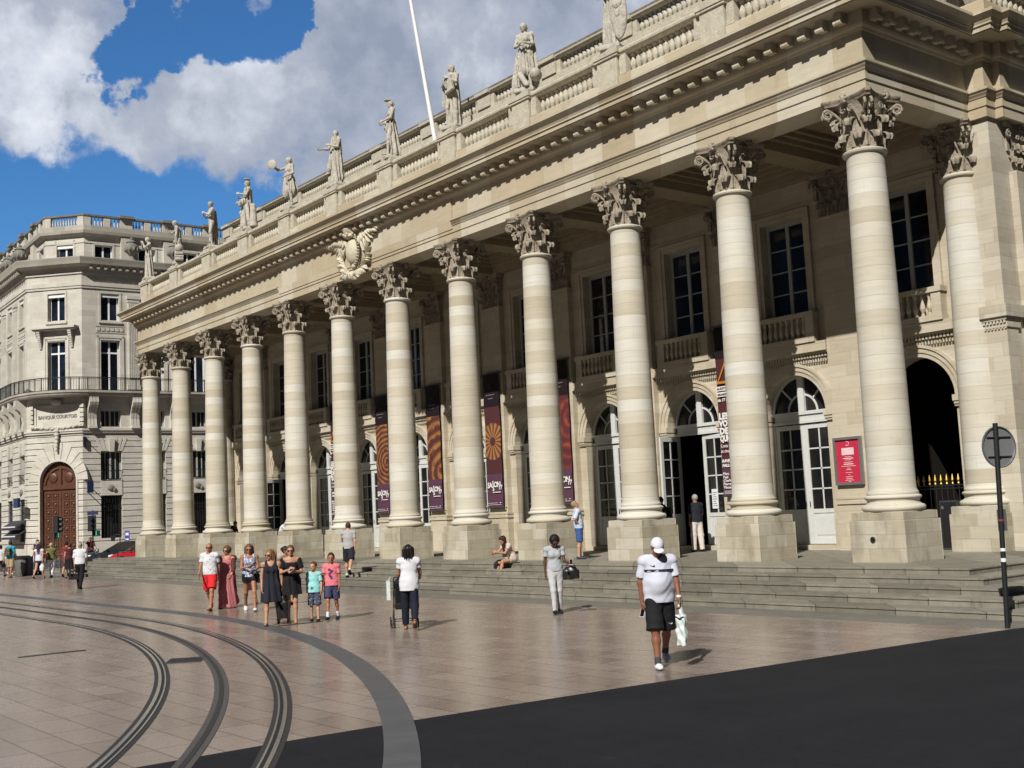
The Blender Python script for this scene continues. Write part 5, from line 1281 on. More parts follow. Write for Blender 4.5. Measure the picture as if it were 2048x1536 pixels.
def person(label, loc, face, h, pose, look, sk=None, vox=0.011, group=None):
    """look: list of clothing tuples"""
    sk = sk or SK1; k = h/1.75; J = skeleton(pose, h); b = dict(look.get('body', {}))
    T, A, Lg, Ft, Hd = body_prims(J, b)
    allb = T+A['L']+A['R']+Lg['L']+Lg['R']+Hd
    bare = look.get('bare', 1)
    allb += Ft['L']+Ft['R']
    parts = [field(allb, vox)]
    zmin = min(parts[0][0][:, 2].min(), 1e9)
    if look.get('seat'): zmin = look['seat']
    for s in 'LR':
        try: parts.append(field(hand(J, s, pose.get('curl', 25)), 0.005))
        except Exception as e: pass
    def fin(ps): return [((v-np.array([0, 0, zmin]))*k, f) for v, f in ps if len(v)]
    me = smooth_mesh('person', fin(parts), sk); o = link('person', me); o.location = loc; o.rotation_euler = (0, 0, radians(face-90)); tag(o, label, 'person', group)
    def child(name, ps, m):
        ps = fin(ps)
        if not ps: return None
        return link(name, smooth_mesh(name, ps, m), o)
    def each(name, ps, m):
        for q_ in ps: child(name, [q_], m)
    U = J['U']; P = J['P']; out = {'o': o, 'J': J, 'k': k, 'zmin': zmin}
    for it in look.get('wear', []):
        kd = it[0]
        if kd in ('shirt', 'tank', 'offshoulder'):
            _, m, sl, hem, loose = it; pr = list(T); grow = 0.012+loose*0.3
            hemz = hem
            pr += [cap(P+U*0.05, P-Z_*(0.95-hemz)-Z_*0.0, 0.150+loose, 0.155+loose, 0.05, (1, 0.72, 1))]
            clips = [((0, 0, hemz), (0, 0, -1.0)), (J['N']+U*0.02, U)]; cv = [(J['N']+U*0.01+Y_*0.035, (0.070, 0.085, 0.075))]
            if kd == 'tank': cv = [(J['N']+U*0.0+Y_*0.05, (0.085, 0.11, 0.13))]+[(J['S'+s_]+U*0.01+X_*(0.04 if s_ == 'R' else -0.04), (0.085, 0.2, 0.13)) for s_ in 'LR']
            if kd == 'offshoulder': clips[1] = (J['C']+U*0.075, U)
            ps = [field(pr, vox, clips, wrinkle(0.0035), grow, cv)]
            if sl > 0:
                for s in 'LR':
                    if sl <= 1: e = J['S'+s]+(J['E'+s]-J['S'+s])*sl; q = [cap(J['S'+s], J['E'+s], 0.055*b.get('g', 1)+loose*0.25, 0.048*b.get('g', 1)+loose*0.75, 0.03)]; d = (J['E'+s]-J['S'+s]); d = d/np.linalg.norm(d)
                    else: e = J['E'+s]+(J['H'+s]-J['E'+s])*(sl-1); q = [cap(J['S'+s], J['E'+s], 0.060, 0.048, 0.03), cap(J['E'+s], J['H'+s], 0.047, 0.038, 0.03)]; d = (J['H'+s]-J['E'+s]); d = d/np.linalg.norm(d)
                    ps.append(field(q, vox, [(e, d)], wrinkle(0.003), 0.006))
            child({'shirt': 'shirt', 'tank': 'top', 'offshoulder': 'top'}[kd], ps, m)
        elif kd == 'cardigan':
            ps = [field(list(T)+[cap(P+Z_*0.1, P-Z_*0.35, 0.150, 0.19, 0.05, (1, 0.75, 1))], vox, [((0, 0, 0.55), (0, 0, -1.0)), (J['N']+U*0.02, U), ((0, 0.045, 0), (0, 1.0, 0))], folds(0.006, (0, 0), 8), 0.032, [(J['N']+U*0.02, (0.07, 0.09, 0.07))])]
            for s in 'LR': d = (J['H'+s]-J['E'+s]); d = d/np.linalg.norm(d); ps.append(field([cap(J['S'+s], J['E'+s], 0.056, 0.048, 0.03), cap(J['E'+s], J['H'+s], 0.047, 0.04, 0.03)], vox, [(J['E'+s]+d*0.16, d)], wrinkle(0.003), 0.01))
            child('cardigan', ps, it[1])
        elif kd == 'straps':
            ps = []
            for sd in (-1, 1): a = J['C']+U*0.07+np.array([sd*0.085, 0.075, 0]); c_ = J['N']-U*0.03+np.array([sd*0.095, 0, 0]); d_ = J['C']+U*0.05+np.array([sd*0.08, -0.09, 0]); ps.append(field([cap(a, c_, 0.011, 0.011, 0.01), cap(c_, d_, 0.011, 0.011, 0.01)], 0.007))
            each('strap', ps, it[1])
        elif kd == 'skirt':      # material, waist z, hem z, hem radius, fold amplitude
            _, m, wz, hz, hr, amp = it[:6]; nm = it[6] if len(it) > 6 else 'skirt'
            mid = (J['KL']+J['KR'])/2; ctr = np.array([0, mid[1]*0.35, hz-0.05])
            pr = [cap(np.array([0, 0, wz]), ctr, 0.145 if wz < 1.1 else 0.13, hr, 0.04, (1, 0.8, 1))]
            if wz >= 1.15: pr += T
            for s in 'LR':
                pr.append(cap(J['hip'+s], J['K'+s], 0.105, 0.085, 0.07))
                if hz < 0.4: pr.append(cap(J['K'+s], J['A'+s], 0.085, 0.08, 0.07))
            xt = []
            if wz >= 1.15 and nm == 'dress': xt = [field(T, vox, [((0, 0, 1.2), (0, 0, -1.0)), ((0.135, 0, 0), (1.0, 0, 0)), ((-0.135, 0, 0), (-1.0, 0, 0))], None, 0.014, [(J['N']+U*0.0+Y_*0.04, (0.078, 0.12, 0.13)), (J['N']-Y_*0.08, (0.10, 0.10, 0.16))])]
            cl = [((0, 0, hz), (0, 0, -1.0)), (np.array([0, 0, wz+0.02]) if wz < 1.15 else J['C']+U*0.085, U if wz >= 1.15 else Z_)]
            child(nm, [field(pr, vox, cl, folds(amp, (0, 0), 8), 0.014)]+(xt if not any(w_[0] == 'offshoulder' for w_ in look['wear']) else []), m)
        elif kd == 'shorts':
            _, m, fr, loose = it; ps = []
            for s in 'LR':
                fr_ = min(fr, 1.0); d = J['K'+s]-J['hip'+s]; d = d/np.linalg.norm(d); e = J['hip'+s]+(J['K'+s]-J['hip'+s])*fr
                ps += [cap(J['hip'+s]+np.array([0, 0, 0.02]), J['K'+s]+d*0.08, 0.098, 0.068+loose, 0.03)]
            mid_ = [cap(P+Z_*0.05, P-Z_*0.02, 0.150+b.get('fat', 0)*0.3, 0.150, 0.05, (1, 0.74, 1))]
            dL = J['KL']-J['hipL']; dR = J['KR']-J['hipR']; dL /= np.linalg.norm(dL); dR /= np.linalg.norm(dR)
            q = [field([ps[0]]+mid_, vox, [(J['hipL']+(J['KL']-J['hipL'])*fr, dL), (P+Z_*0.09, Z_)], wrinkle(0.004), 0.010), field([ps[1]]+mid_, vox, [(J['hipR']+(J['KR']-J['hipR'])*fr, dR), (P+Z_*0.09, Z_)], wrinkle(0.004), 0.010)]
            child('shorts', q, m)
        elif kd == 'trousers':
            m, loose = it[1:3]; q = []
            for s in 'LR':
                d = J['A'+s]-J['K'+s]; d /= np.linalg.norm(d)
                q.append(field([cap(J['hip'+s], J['K'+s], 0.096, 0.060+loose, 0.04), cap(J['K'+s], J['A'+s]+d*0.03, 0.060+loose, 0.040+loose, 0.03), cap(P+Z_*0.05, P-Z_*0.02, 0.150, 0.148, 0.05, (1, 0.74, 1))], vox, [(J['A'+s]+d*it[3] if len(it) > 3 else J['A'+s]+d*0.03, d), (P+Z_*0.10, Z_)], wrinkle(0.0035, 0.7), 0.008))
            child('trousers', q, m)
        elif kd == 'shoes': each('shoe', [field(Ft[s][:2], vox*0.8, [(J['A'+s]+Z_*0.02, Z_)], None, 0.012) for s in 'LR'], it[1])
        elif kd == 'sandals':
            q = []
            for s in 'LR':
                p1 = Ft[s][0]; p2 = Ft[s][1]; m_ = (p1[1]+p2[2])/2; q.append(field([cap(p1[1]-Z_*0.028, p2[2]-Z_*0.022, 0.038, 0.036, 0.01, (1, 1, 0.35)), cap(m_+X_*-0.034, m_+X_*0.034, 0.016, 0.016, 0.01), cap(p1[1]+Z_*0.04-X_*0.036, p1[1]+Z_*0.04+X_*0.036, 0.012, 0.012)], 0.008))
            each('sandal', [q_ for q_ in q], it[1])
        elif kd == 'socks': each('sock', [field([cap(J['A'+s]+(J['K'+s]-J['A'+s])*it[2], J['A'+s]-Z_*0.02, 0.045, 0.043)], 0.009) for s in 'LR'], it[1])
        elif kd == 'hair':
            m, st = it[1], it[2]; R, H, hs = J['R'], J['H'], J['hs']; q = lambda x, y, z: H+R@(np.array([x, y, z])*hs); n = R@np.array([0, 0.80, -0.60]); up = it[3] if len(it) > 3 else 0.0
            pr = [ell(q(0, -0.014, 0.028+up), np.array([0.086, 0.104, 0.106])*hs, 0.02, R)]
            cl = [(q(0, 0.036, 0.020), n)]
            ps = [field(pr, vox*0.8, cl, lambda X, Y, Z: 0.003*np.sin(X*120+Y*80+Z*60), 0.0)]
            if st in ('long', 'verylong'):
                l = -0.26 if st == 'long' else -0.36; bk = J['N']+np.array([0, -0.10, 0])
                e = np.array([J['H'][0], J['H'][1]-0.085, J['H'][2]+l])
                ps.append(field([cap(q(0, -0.055, 0.02), e, 0.088*hs, 0.080, 0.03, (1.25, 0.7, 1)), cap(q(-0.068, -0.02, 0), np.array([-0.085, J['N'][1]+0.0, J['N'][2]-0.08]), 0.030, 0.034, 0.03), cap(q(0.068, -0.02, 0), np.array([0.085, J['N'][1]+0.0, J['N'][2]-0.08]), 0.030, 0.034, 0.03)], vox, [], folds(0.009, (H[0], H[1]-0.05), 15)))
            if st == 'pony': ps.append(field([cap(q(0, -0.11, 0.0), q(0, -0.13, -0.20), 0.032, 0.02, 0.02)], vox*0.8))
            if st == 'bun': ps.append(field([ell(q(0, -0.11, 0.05), np.array([0.045]*3)*hs)], vox*0.8))
            if st == 'curly': ps.append(field([ell(q(0, -0.03, 0.03), np.array([0.112, 0.118, 0.118])*hs)], vox*0.8, [(q(0, 0.055, 0.0), R@np.array([0, 0.97, -0.24]))], lambda X, Y, Z: 0.008*np.sin(X*90)*np.sin(Y*85+1)*np.sin(Z*80)))
            child('hair', ps, m)
        elif kd == 'cap':
            R, H, hs = J['R'], J['H'], J['hs']; q = lambda x, y, z: H+R@(np.array([x, y, z])*hs)
            ps = [field([ell(q(0, -0.012, 0.040), np.array([0.090, 0.108, 0.098])*hs, 0.02, R)], 0.008, [(q(0, 0, 0.035), R@np.array([0, 0.1, -1.0]))]), field([ell(q(0, 0.115, 0.030), np.array([0.070, 0.075, 0.013])*hs, 0.01, R)], 0.006)]
            child('cap', ps, it[1])
        elif kd == 'glasses':
            R, H, hs = J['R'], J['H'], J['hs']; q = lambda x, y, z: H+R@(np.array([x, y, z])*hs)
            ps = [field([ell(q(-0.033, 0.094, 0.006), (0.030, 0.009, 0.022), 0.004, R), ell(q(0.033, 0.094, 0.006), (0.030, 0.009, 0.022), 0.004, R), cap(q(-0.02, 0.097, 0.012), q(0.02, 0.097, 0.012), 0.005, 0.005, 0.003), cap(q(-0.064, 0.088, 0.012), q(-0.082, -0.01, 0.008), 0.005, 0.004, 0.003), cap(q(0.064, 0.088, 0.012), q(0.082, -0.01, 0.008), 0.005, 0.004, 0.003)], 0.0045)]
            child('sunglasses', ps, IRON)
    R, H, hs = J['R'], J['H'], J['hs']; q = lambda x, y, z: H+R@(np.array([x, y, z])*hs)
    if look.get('face', 1):
        if not any(i[0] == 'glasses' for i in look.get('wear', [])):
            each('eye', [field([ell(q(s*0.031, 0.081, 0.006), np.array([0.012, 0.010, 0.007])*hs, 0.002, R)], 0.004) for s in (-1, 1)], IRON)
            hm = [i[1] for i in look.get('wear', []) if i[0] == 'hair']
            if hm: each('eyebrow', [field([cap(q(s*0.018, 0.091, 0.026), q(s*0.045, 0.083, 0.026), 0.0045, 0.0035, 0.002)], 0.004) for s in (-1, 1)], hm[0])
        child('mouth', [field([cap(q(-0.017, 0.092, -0.058), q(0.017, 0.092, -0.058), 0.0055, 0.0055, 0.002)], 0.004)], LIPS)
    return out
LIPS = simple('lips', (0.25, 0.07, 0.06), 0.4, 0, 8, 0.1)
def wpt(fig, p):
    """figure-local (1.75 m frame) point to world"""
    o = fig['o']; v = (np.array(p)-np.array([0, 0, fig['zmin']]))*fig['k']; a = o.rotation_euler.z
    return Vector((v[0]*cos(a)-v[1]*sin(a)+o.location.x, v[0]*sin(a)+v[1]*cos(a)+o.location.y, v[2]+o.location.z))
HB, HBL, HBR, HG, HR = [cloth(c, 0.55) for c in ((0.012, 0.009, 0.008), (0.30, 0.19, 0.10), (0.05, 0.028, 0.017), (0.30, 0.285, 0.265), (0.11, 0.05, 0.025))]
WHT, BLK, NVY, GRY, RED = cloth((0.60, 0.61, 0.66)), cloth((0.012, 0.012, 0.014)), cloth((0.02, 0.025, 0.05)), cloth((0.42, 0.43, 0.45)), cloth((0.62, 0.02, 0.025))
WALK = dict(legL=(24, 8, 2), legR=(-14, 22, 2), armL=(-18, 7, 14, 2), armR=(20, 7, 22, 4))
WALK2 = dict(legL=(-16, 26, 2), legR=(22, 6, 2), armL=(18, 7, 24, 4), armR=(-16, 7, 12, 2))
STAND = dict(legL=(3, 4, 3), legR=(-2, 3, 3), armL=(4, 7, 14, 4), armR=(6, 7, 18, 5))
def P(base, **kw): d = dict(base); d.update(kw); return d
CAMF, IMR, IML, AWAY = -38, 52, -128, 142        # headings: to the viewer, right, left, away

# ---------------------------------------------------------------- people on the square
f1 = person('bald man in sunglasses, white printed T-shirt and bright red shorts, walking', (-13.2, -10.75, 0), CAMF-6, 1.77, P(WALK, hy=3), dict(body=dict(fat=0.01), wear=[('shirt', cloth((0.58, 0.59, 0.63), 0.85, (26, 0.63, (0.07, 0.07, 0.08))), 0.62, 0.93, 0.02), ('shorts', RED, 0.86, 0.035), ('sandals', BLK), ('glasses',)]), SK2)
person('short-haired woman in a long pink maxi dress and brown cardigan', (-13.35, -10.2, 0), CAMF-4, 1.64, P(WALK2, hy=-14), dict(body=dict(fem=1), wear=[('skirt', cloth((0.40, 0.13, 0.15), 0.8, (30, 0.60, (0.52, 0.24, 0.24))), 1.2, 0.06, 0.25, 0.010, 'dress'), ('cardigan', cloth((0.10, 0.035, 0.025))), ('hair', HR, 'curly'), ('sandals', BLK), ('glasses',)]), SK1)
person('small dark-haired girl in a short pale pink dress behind the walking group', (-13.75, -9.35, 0), AWAY+30, 1.24, P(WALK, armL=(30, 5, 60, 20), armR=(10, 8, 30, 0)), dict(body=dict(g=0.85), wear=[('shirt', cloth((0.66, 0.48, 0.50)), 0.5, 0.98, 0.01), ('skirt', cloth((0.66, 0.50, 0.53)), 1.05, 0.58, 0.22, 0.012), ('hair', HB, 'curly'), ('sandals', BLK)]), SK4)
f4 = person('long-haired woman in a blue patterned top and black shorts looking at her phone', (-11.7, -10.35, 0), CAMF+14, 1.70, P(WALK, armL=(8, 8, 60, 30), armR=(16, 6, 82, 34), hy=-6, hp=8), dict(body=dict(fem=1, g=0.93), wear=[('tank', cloth((0.16, 0.20, 0.38), 0.8, (34, 0.52, (0.66, 0.68, 0.74))), 0, 0.90, 0.012), ('shorts', BLK, 0.34, 0.01), ('hair', cloth((0.13, 0.06, 0.03), 0.5), 'verylong'), ('shoes', WHT), ('glasses',)]), SK2)
person('dark-haired child mostly hidden behind the woman looking at her phone', (-12.6, -8.9, 0), CAMF+60, 1.50, P(STAND, hy=20), dict(body=dict(g=0.85), wear=[('shirt', cloth((0.25, 0.16, 0.14)), 0.6, 0.92, 0.012), ('shorts', NVY, 0.8, 0.02), ('hair', HB, 'bun'), ('shoes', BLK)]), SK2)
f5 = person('blonde woman in a loose dark slip dress carrying a large black bag', (-7.46, -11.86, 0), CAMF+6, 1.64, P(WALK2, armL=(-4, 12, 6, 0), armR=(4, 8, 16, 2), hy=-34, hp=4), dict(body=dict(fem=1, g=0.95), wear=[('skirt', cloth((0.016, 0.018, 0.028)), 1.2, 0.56, 0.235, 0.011, 'dress'), ('straps', BLK), ('hair', cloth((0.19, 0.10, 0.05), 0.5), 'verylong'), ('sandals', HR), ('glasses',)]), SK1)
f6 = person('woman in a black off-shoulder dress holding a phone in both hands', (-7.32, -11.46, 0), CAMF+12, 1.66, P(WALK, legL=(8, 4, -1), legR=(-6, 10, -1), armL=(14, 12, 82, 44), armR=(20, 10, 88, 42), hy=-6), dict(body=dict(fem=1), wear=[('skirt', cloth((0.010, 0.009, 0.012)), 1.16, 0.64, 0.235, 0.010, 'dress'), ('offshoulder', cloth((0.010, 0.009, 0.011)), 0.7, 1.08, 0.035), ('hair', cloth((0.13, 0.065, 0.035), 0.5), 'pony'), ('sandals', HR), ('glasses',)]), SK1)
f7 = person('small boy in a turquoise T-shirt with a dark star and patterned shorts', (-7.23, -10.96, 0), CAMF+4, 1.25, P(STAND, legL=(8, 4, 2), legR=(-6, 8, 2), armR=(4, 9, 8, 0), armL=(6, 12, 20, 0), hy=-22, sw=0.165), dict(body=dict(g=0.88), wear=[('shirt', cloth((0.27, 0.58, 0.60)), 0.75, 0.86, 0.03), ('shorts', cloth((0.05, 0.06, 0.10), 0.8, (28, 0.62, (0.4, 0.42, 0.48))), 1.02, 0.03), ('shoes', BLK), ('hair', cloth((0.10, 0.05, 0.025)), 'short')]), SK0)
f8 = person('boy in a pink T-shirt with a dark print and navy shorts', (-7.13, -10.58, 0), CAMF-2, 1.43, P(WALK, legL=(-6, 14, 2), legR=(20, 10, 0), armL=(2, 8, 10, 0), armR=(10, 12, 12, 0), hy=8, sw=0.17), dict(body=dict(g=0.88), wear=[('shirt', cloth((0.62, 0.17, 0.21), 0.85), 0.66, 0.90, 0.03), ('shorts', cloth((0.045, 0.05, 0.11)), 0.86, 0.03), ('socks', WHT, 0.22), ('shoes', BLK), ('hair', cloth((0.05, 0.025, 0.015)), 'short')]), SK2)
person('man in a grey T-shirt and black shorts climbing the steps, seen from behind', (-17.9, -3.9, 0.26), AWAY-4, 1.80, P(WALK, legL=(10, 4, 2), legR=(-26, 22, 2), armL=(30, 14, 84, 20), armR=(-10, 8, 14, 0), hp=10, hy=16), dict(wear=[('shirt', cloth((0.36, 0.36, 0.37)), 0.6, 0.91, 0.014), ('shorts', cloth((0.015, 0.017, 0.025)), 0.92, 0.03), ('shoes', BLK), ('socks', WHT, 0.1), ('hair', HBR, 'short')], face=0), SK0)
f10 = person('dark-haired woman in a white T-shirt and navy trousers seen from behind, pushing the stroller', (-3.60, -10.85, 0), AWAY+2, 1.62, P(WALK, legL=(10, 6, 2), legR=(-12, 32, 2), armL=(22, 10, 46, 2), armR=(24, 10, 46, 2), lean=4), dict(body=dict(fem=1, g=1.04), wear=[('shirt', WHT, 0.5, 0.80, 0.024), ('trousers', cloth((0.010, 0.013, 0.026)), 0.018, -0.02), ('hair', cloth((0.010, 0.007, 0.007), 0.45), 'long'), ('sandals', HR)], face=0), SK2)
f12 = person('long-haired woman in beige shorts sitting on the top step beside a black bag', (-11.5, -2.13, 0.655), -98, 1.63, dict(lean=26, legL=(84, 66, 3), legR=(78, 58, 3), armL=(38, 8, 62, 22), armR=(44, 8, 40, 26), hy=-10, hp=34), dict(seat=0.80, body=dict(fem=1, g=0.95), wear=[('shirt', cloth((0.52, 0.42, 0.38)), 0.45, 0.96, 0.012), ('shorts', cloth((0.44, 0.40, 0.34)), 0.40, 0.012), ('hair', cloth((0.035, 0.015, 0.010), 0.5), 'verylong'), ('sandals', HR)]), SK1)
f13 = person('woman in a grey top and pale grey leggings looking down, black handbag on her arm', (-3.30, -7.40, 0), CAMF+8, 1.64, P(STAND, legL=(-3, 8, 0), legR=(12, 8, -2), armL=(18, 6, 66, -14), armR=(-2, 9, 6, 0), hp=34, hy=4), dict(body=dict(fem=1, g=0.92), wear=[('shirt', cloth((0.36, 0.39, 0.42)), 0.55, 0.93, 0.008), ('trousers', cloth((0.46, 0.47, 0.48)), 0.0), ('shoes', BLK), ('hair', HB, 'curly', 0.0), ('glasses',)]), SK3)
f14 = person('man in pale blue shirt and blue shorts standing on the terrace, looking up', (-10.89, -0.02, 0.65), IMR+4, 1.74, P(STAND, armL=(-20, 12, 40, 18), armR=(-26, 22, 70, 26), hp=-22, lean=-5), dict(body=dict(fat=0.02), wear=[('shirt', cloth((0.46, 0.54, 0.68)), 0.95, 0.90, 0.022), ('shorts', cloth((0.04, 0.09, 0.26)), 0.96, 0.03), ('shoes', cloth((0.05, 0.06, 0.09))), ('hair', cloth((0.28, 0.20, 0.13)), 'short')]), SK0)
f15 = person('man in a white cap, white shirt with dark chest stripe and black shorts', (4.25, -11.9, 0), CAMF+2, 1.78, P(WALK, legL=(-15, 24, 1), legR=(16, 6, 1), armL=(10, 10, 10, -2), armR=(-4, 12, 6, 2), hp=30, sw=0.185, curl=38), dict(body=dict(fat=0.038, g=1.06), wear=[('shirt', cloth((0.54, 0.56, 0.66), 0.8), 0.78, 0.86, 0.016), ('shorts', BLK, 1.0, 0.045), ('shoes', cloth((0.66, 0.68, 0.76))), ('socks', cloth((0.05, 0.05, 0.06)), 0.12), ('cap', cloth((0.60, 0.61, 0.68)))]), SK4, 0.010)
person('woman in sunglasses and pink top half hidden beside the open theatre door', (-10.0, 2.55, 0.65), CAMF+30, 1.62, P(STAND, hp=8), dict(body=dict(fem=1), wear=[('shirt', cloth((0.60, 0.42, 0.46)), 0.5, 0.9, 0.012), ('trousers', NVY, 0.0), ('hair', HB, 'long'), ('glasses',), ('shoes', BLK)]), SK2)
f16 = person('man in black with a dark backpack standing sideways in front of the open theatre door', (-9.70, 2.35, 0.65), IML+10, 1.74, P(STAND, hp=12, legR=(-20, 12, 2), armL=(12, 6, 60, 20)), dict(wear=[('shirt', cloth((0.012, 0.012, 0.018)), 0.8, 0.90, 0.02), ('shorts', cloth((0.02, 0.014, 0.014)), 0.95, 0.02), ('shoes', cloth((0.05, 0.05, 0.06))), ('hair', HB, 'short')]), SK3)
person('grey-haired man in black shirt and white trousers at the open theatre door', (-9.5, 3.62, 0.65), AWAY+18, 1.76, P(STAND, hy=12, armL=(0, 6, 12, 0)), dict(body=dict(fat=0.01), wear=[('shirt', cloth((0.012, 0.014, 0.022)), 0.9, 0.90, 0.018), ('trousers', cloth((0.60, 0.55, 0.52)), 0.026), ('shoes', BLK), ('hair', HG, 'short')], face=0), SK2)
person('person in a black T-shirt behind the column plinths near the left end of the portico', (-37.5, 1.0, 0.65), IMR-20, 1.66, P(STAND, hp=26, lean=12, armL=(20, 8, 60, 20), armR=(20, 8, 60, 20)), dict(wear=[('shirt', BLK, 0.7, 0.88, 0.02), ('trousers', NVY, 0.01), ('hair', HBR, 'short'), ('shoes', BLK)]), SK1)
person('grey-haired man in a white shirt bending behind the plinths between two columns', (-33.0, 1.2, 0.65), IMR-10, 1.70, P(STAND, lean=40, hp=30, armL=(40, 8, 30, 10), armR=(40, 8, 30, 10)), dict(wear=[('shirt', cloth((0.58, 0.60, 0.66)), 0.8, 0.86, 0.02), ('trousers', GRY, 0.01), ('hair', HG, 'short'), ('shoes', BLK)]), SK1)
# far left, at the corner of the square
f20 = person('grey-haired man in a white shirt and black trousers seen from behind, carrying a black bag', (-29.6, -8.8, 0), AWAY, 1.76, P(WALK, legL=(12, 4, 2), legR=(-14, 14, 2), armL=(0, 10, 8, 0), armR=(10, 10, 30, 10)), dict(body=dict(fat=0.01), wear=[('shirt', WHT, 0.85, 0.93, 0.03), ('trousers', cloth((0.010, 0.010, 0.012)), 0.012), ('shoes', BLK), ('hair', HG, 'short')], face=0), SK1, 0.014)
person('woman in a maroon top and black skirt walking left of the white-shirted man', (-40.3, -5.85, 0), AWAY+30, 1.66, P(WALK, armL=(-8, 12, 30, 0), armR=(20, 12, 40, 10)), dict(body=dict(fem=1), wear=[('shirt', cloth((0.07, 0.02, 0.025)), 0.2, 0.98, 0.01), ('skirt', BLK, 1.05, 0.50, 0.20, 0.008), ('hair', HBR, 'bun'), ('shoes', BLK)], face=0), SK1, 0.014)
person('blond woman in an olive top and white trousers walking away towards the corner', (-43.1, -5.85, 0), AWAY+6, 1.70, P(WALK), dict(body=dict(fem=1), wear=[('shirt', cloth((0.12, 0.13, 0.05)), 0.3, 0.90, 0.016), ('trousers', cloth((0.70, 0.70, 0.76)), 0.006), ('hair', cloth((0.42, 0.32, 0.18)), 'short'), ('shoes', BLK)], face=0), SK1, 0.014)
f23 = person('long-haired girl in a striped white top and short dark shorts carrying a white bag', (-42.8, -6.5, 0), AWAY-2, 1.70, P(WALK2), dict(body=dict(fem=1, g=0.92), wear=[('shirt', cloth((0.62, 0.64, 0.70), 0.85, (20, 0.55, (0.3, 0.32, 0.4))), 0.2, 0.90, 0.02), ('shorts', NVY, 0.26, 0.012), ('hair', cloth((0.035, 0.02, 0.018)), 'verylong'), ('sandals', BLK)], face=0), SK0, 0.014)
f24 = person('man in a turquoise T-shirt and khaki shorts with a brown backpack', (-47.0, -6.7, 0), AWAY-10, 1.84, P(STAND, legL=(8, 4, 3), legR=(-8, 8, 3)), dict(body=dict(fat=0.015), wear=[('shirt', cloth((0.03, 0.30, 0.42)), 0.8, 0.90, 0.02), ('shorts', cloth((0.35, 0.27, 0.16)), 1.02, 0.03), ('sandals', HR), ('hair', HBR, 'short')], face=0), SK2, 0.014)
person('woman in a pale top and black knee-length shorts at the left edge of the view', (-49.2, -6.6, 0), AWAY, 1.66, P(WALK2), dict(body=dict(fem=1, fat=0.01), wear=[('shirt', cloth((0.55, 0.58, 0.60), 0.85, (14, 0.6, (0.25, 0.05, 0.12))), 0.4, 0.90, 0.02), ('shorts', BLK, 0.9, 0.02), ('hair', HB, 'short'), ('shoes', BLK)], face=0), SK1, 0.014)
person('man in a grey T-shirt and black trousers standing beside the litter bin', (-48.2, -5.0, 0), IMR-10, 1.72, P(STAND, armR=(20, 8, 60, 10)), dict(body=dict(fat=0.02), wear=[('shirt', cloth((0.11, 0.11, 0.13)), 0.8, 0.86, 0.02), ('trousers', BLK, 0.02), ('hair', HG, 'short'), ('shoes', BLK)]), SK1, 0.014)
person('man in a navy shirt and dark shorts behind the litter bin facing the viewer', (-53.2, -3.6, 0), CAMF-20, 1.80, P(STAND, armL=(30, 10, 80, 30)), dict(wear=[('shirt', cloth((0.035, 0.03, 0.10)), 0.8, 0.86, 0.025), ('shorts', NVY, 0.95, 0.02), ('hair', HBR, 'short'), ('shoes', BLK)]), SK1, 0.014)
person('man in a maroon T-shirt shading his eyes with a raised hand beside the parked motorcycle', (-56.2, 0.35, 0), CAMF+40, 1.76, P(STAND, armR=(95, 40, 110, 50), armL=(30, 8, 40, 0), hp=8), dict(wear=[('shirt', cloth((0.075, 0.02, 0.025)), 0.85, 0.90, 0.02), ('trousers', cloth((0.02, 0.015, 0.015)), 0.012), ('hair', HB, 'short'), ('shoes', BLK)]), SK1, 0.014)
person('person in a dark red top mostly hidden behind the white-shirted man', (-42.5, -5.3, 0), AWAY+10, 1.74, P(WALK2), dict(wear=[('shirt', cloth((0.20, 0.03, 0.035)), 0.6, 0.86, 0.02), ('shorts', cloth((0.10, 0.02, 0.03)), 0.9, 0.02), ('hair', HB, 'short'), ('shoes', BLK)], face=0), SK1, 0.014)
person('person in a pale grey top half hidden behind the man with the brown backpack', (-51.0, -5.6, 0), AWAY-14, 1.70, P(WALK), dict(body=dict(fem=1), wear=[('shirt', cloth((0.50, 0.52, 0.54)), 0.5, 0.86, 0.02), ('shorts', cloth((0.24, 0.24, 0.26)), 0.9, 0.02), ('hair', HR, 'short'), ('shoes', WHT)], face=0), SK1, 0.014)

# ---------------------------------------------------------------- marks on the clothes
def mark(fig, name, pts, m, y, w=None):
    """flat shape on the chest in figure coordinates (x, z) laid just in front of the cloth"""
    mb = MB(); k = fig['k']; zm = fig['zmin']; n = len(pts)
    yy = [y(x, z) if callable(y) else y for x, z in pts]
    mb.add([(x*k, q*k, (z-zm)*k) for (x, z), q in zip(pts, yy)]+[(x*k, (q-0.012)*k, (z-zm)*k) for (x, z), q in zip(pts, yy)], [tuple(range(n)), tuple(range(2*n-1, n-1, -1))]+[(i, (i+1) % n, n+(i+1) % n, n+i) for i in range(n)])
    return mb.build(name, m, fig['o'])
def front_y(fig, names=('shirt', 'top', 'dress')):
    """front surface of the clothing as function of x,z in figure units"""
    pts = []
    for c in fig['o'].children:
        if c.name.split('.')[0] in names: n = len(c.data.vertices); a = np.zeros(n*3); c.data.vertices.foreach_get('co', a); pts.append(a.reshape(-1, 3)/fig['k']+np.array([0, 0, fig['zmin']]))
    V = np.concatenate(pts)
    def f(x, z):
        d = (V[:, 0]-x)**2+(V[:, 2]-z)**2; s = V[d < 0.018**2]
        return (s[:, 1].max() if len(s) else V[d.argmin(), 1])+0.006
    return f
fy = front_y(f15)
xs = [-0.195+0.39*i/14 for i in range(15)]
mark(f15, 'chest_stripe', [(x, 1.275+0.012*x) for x in xs]+[(x, 1.302+0.012*x) for x in xs[::-1]], NVY, fy)
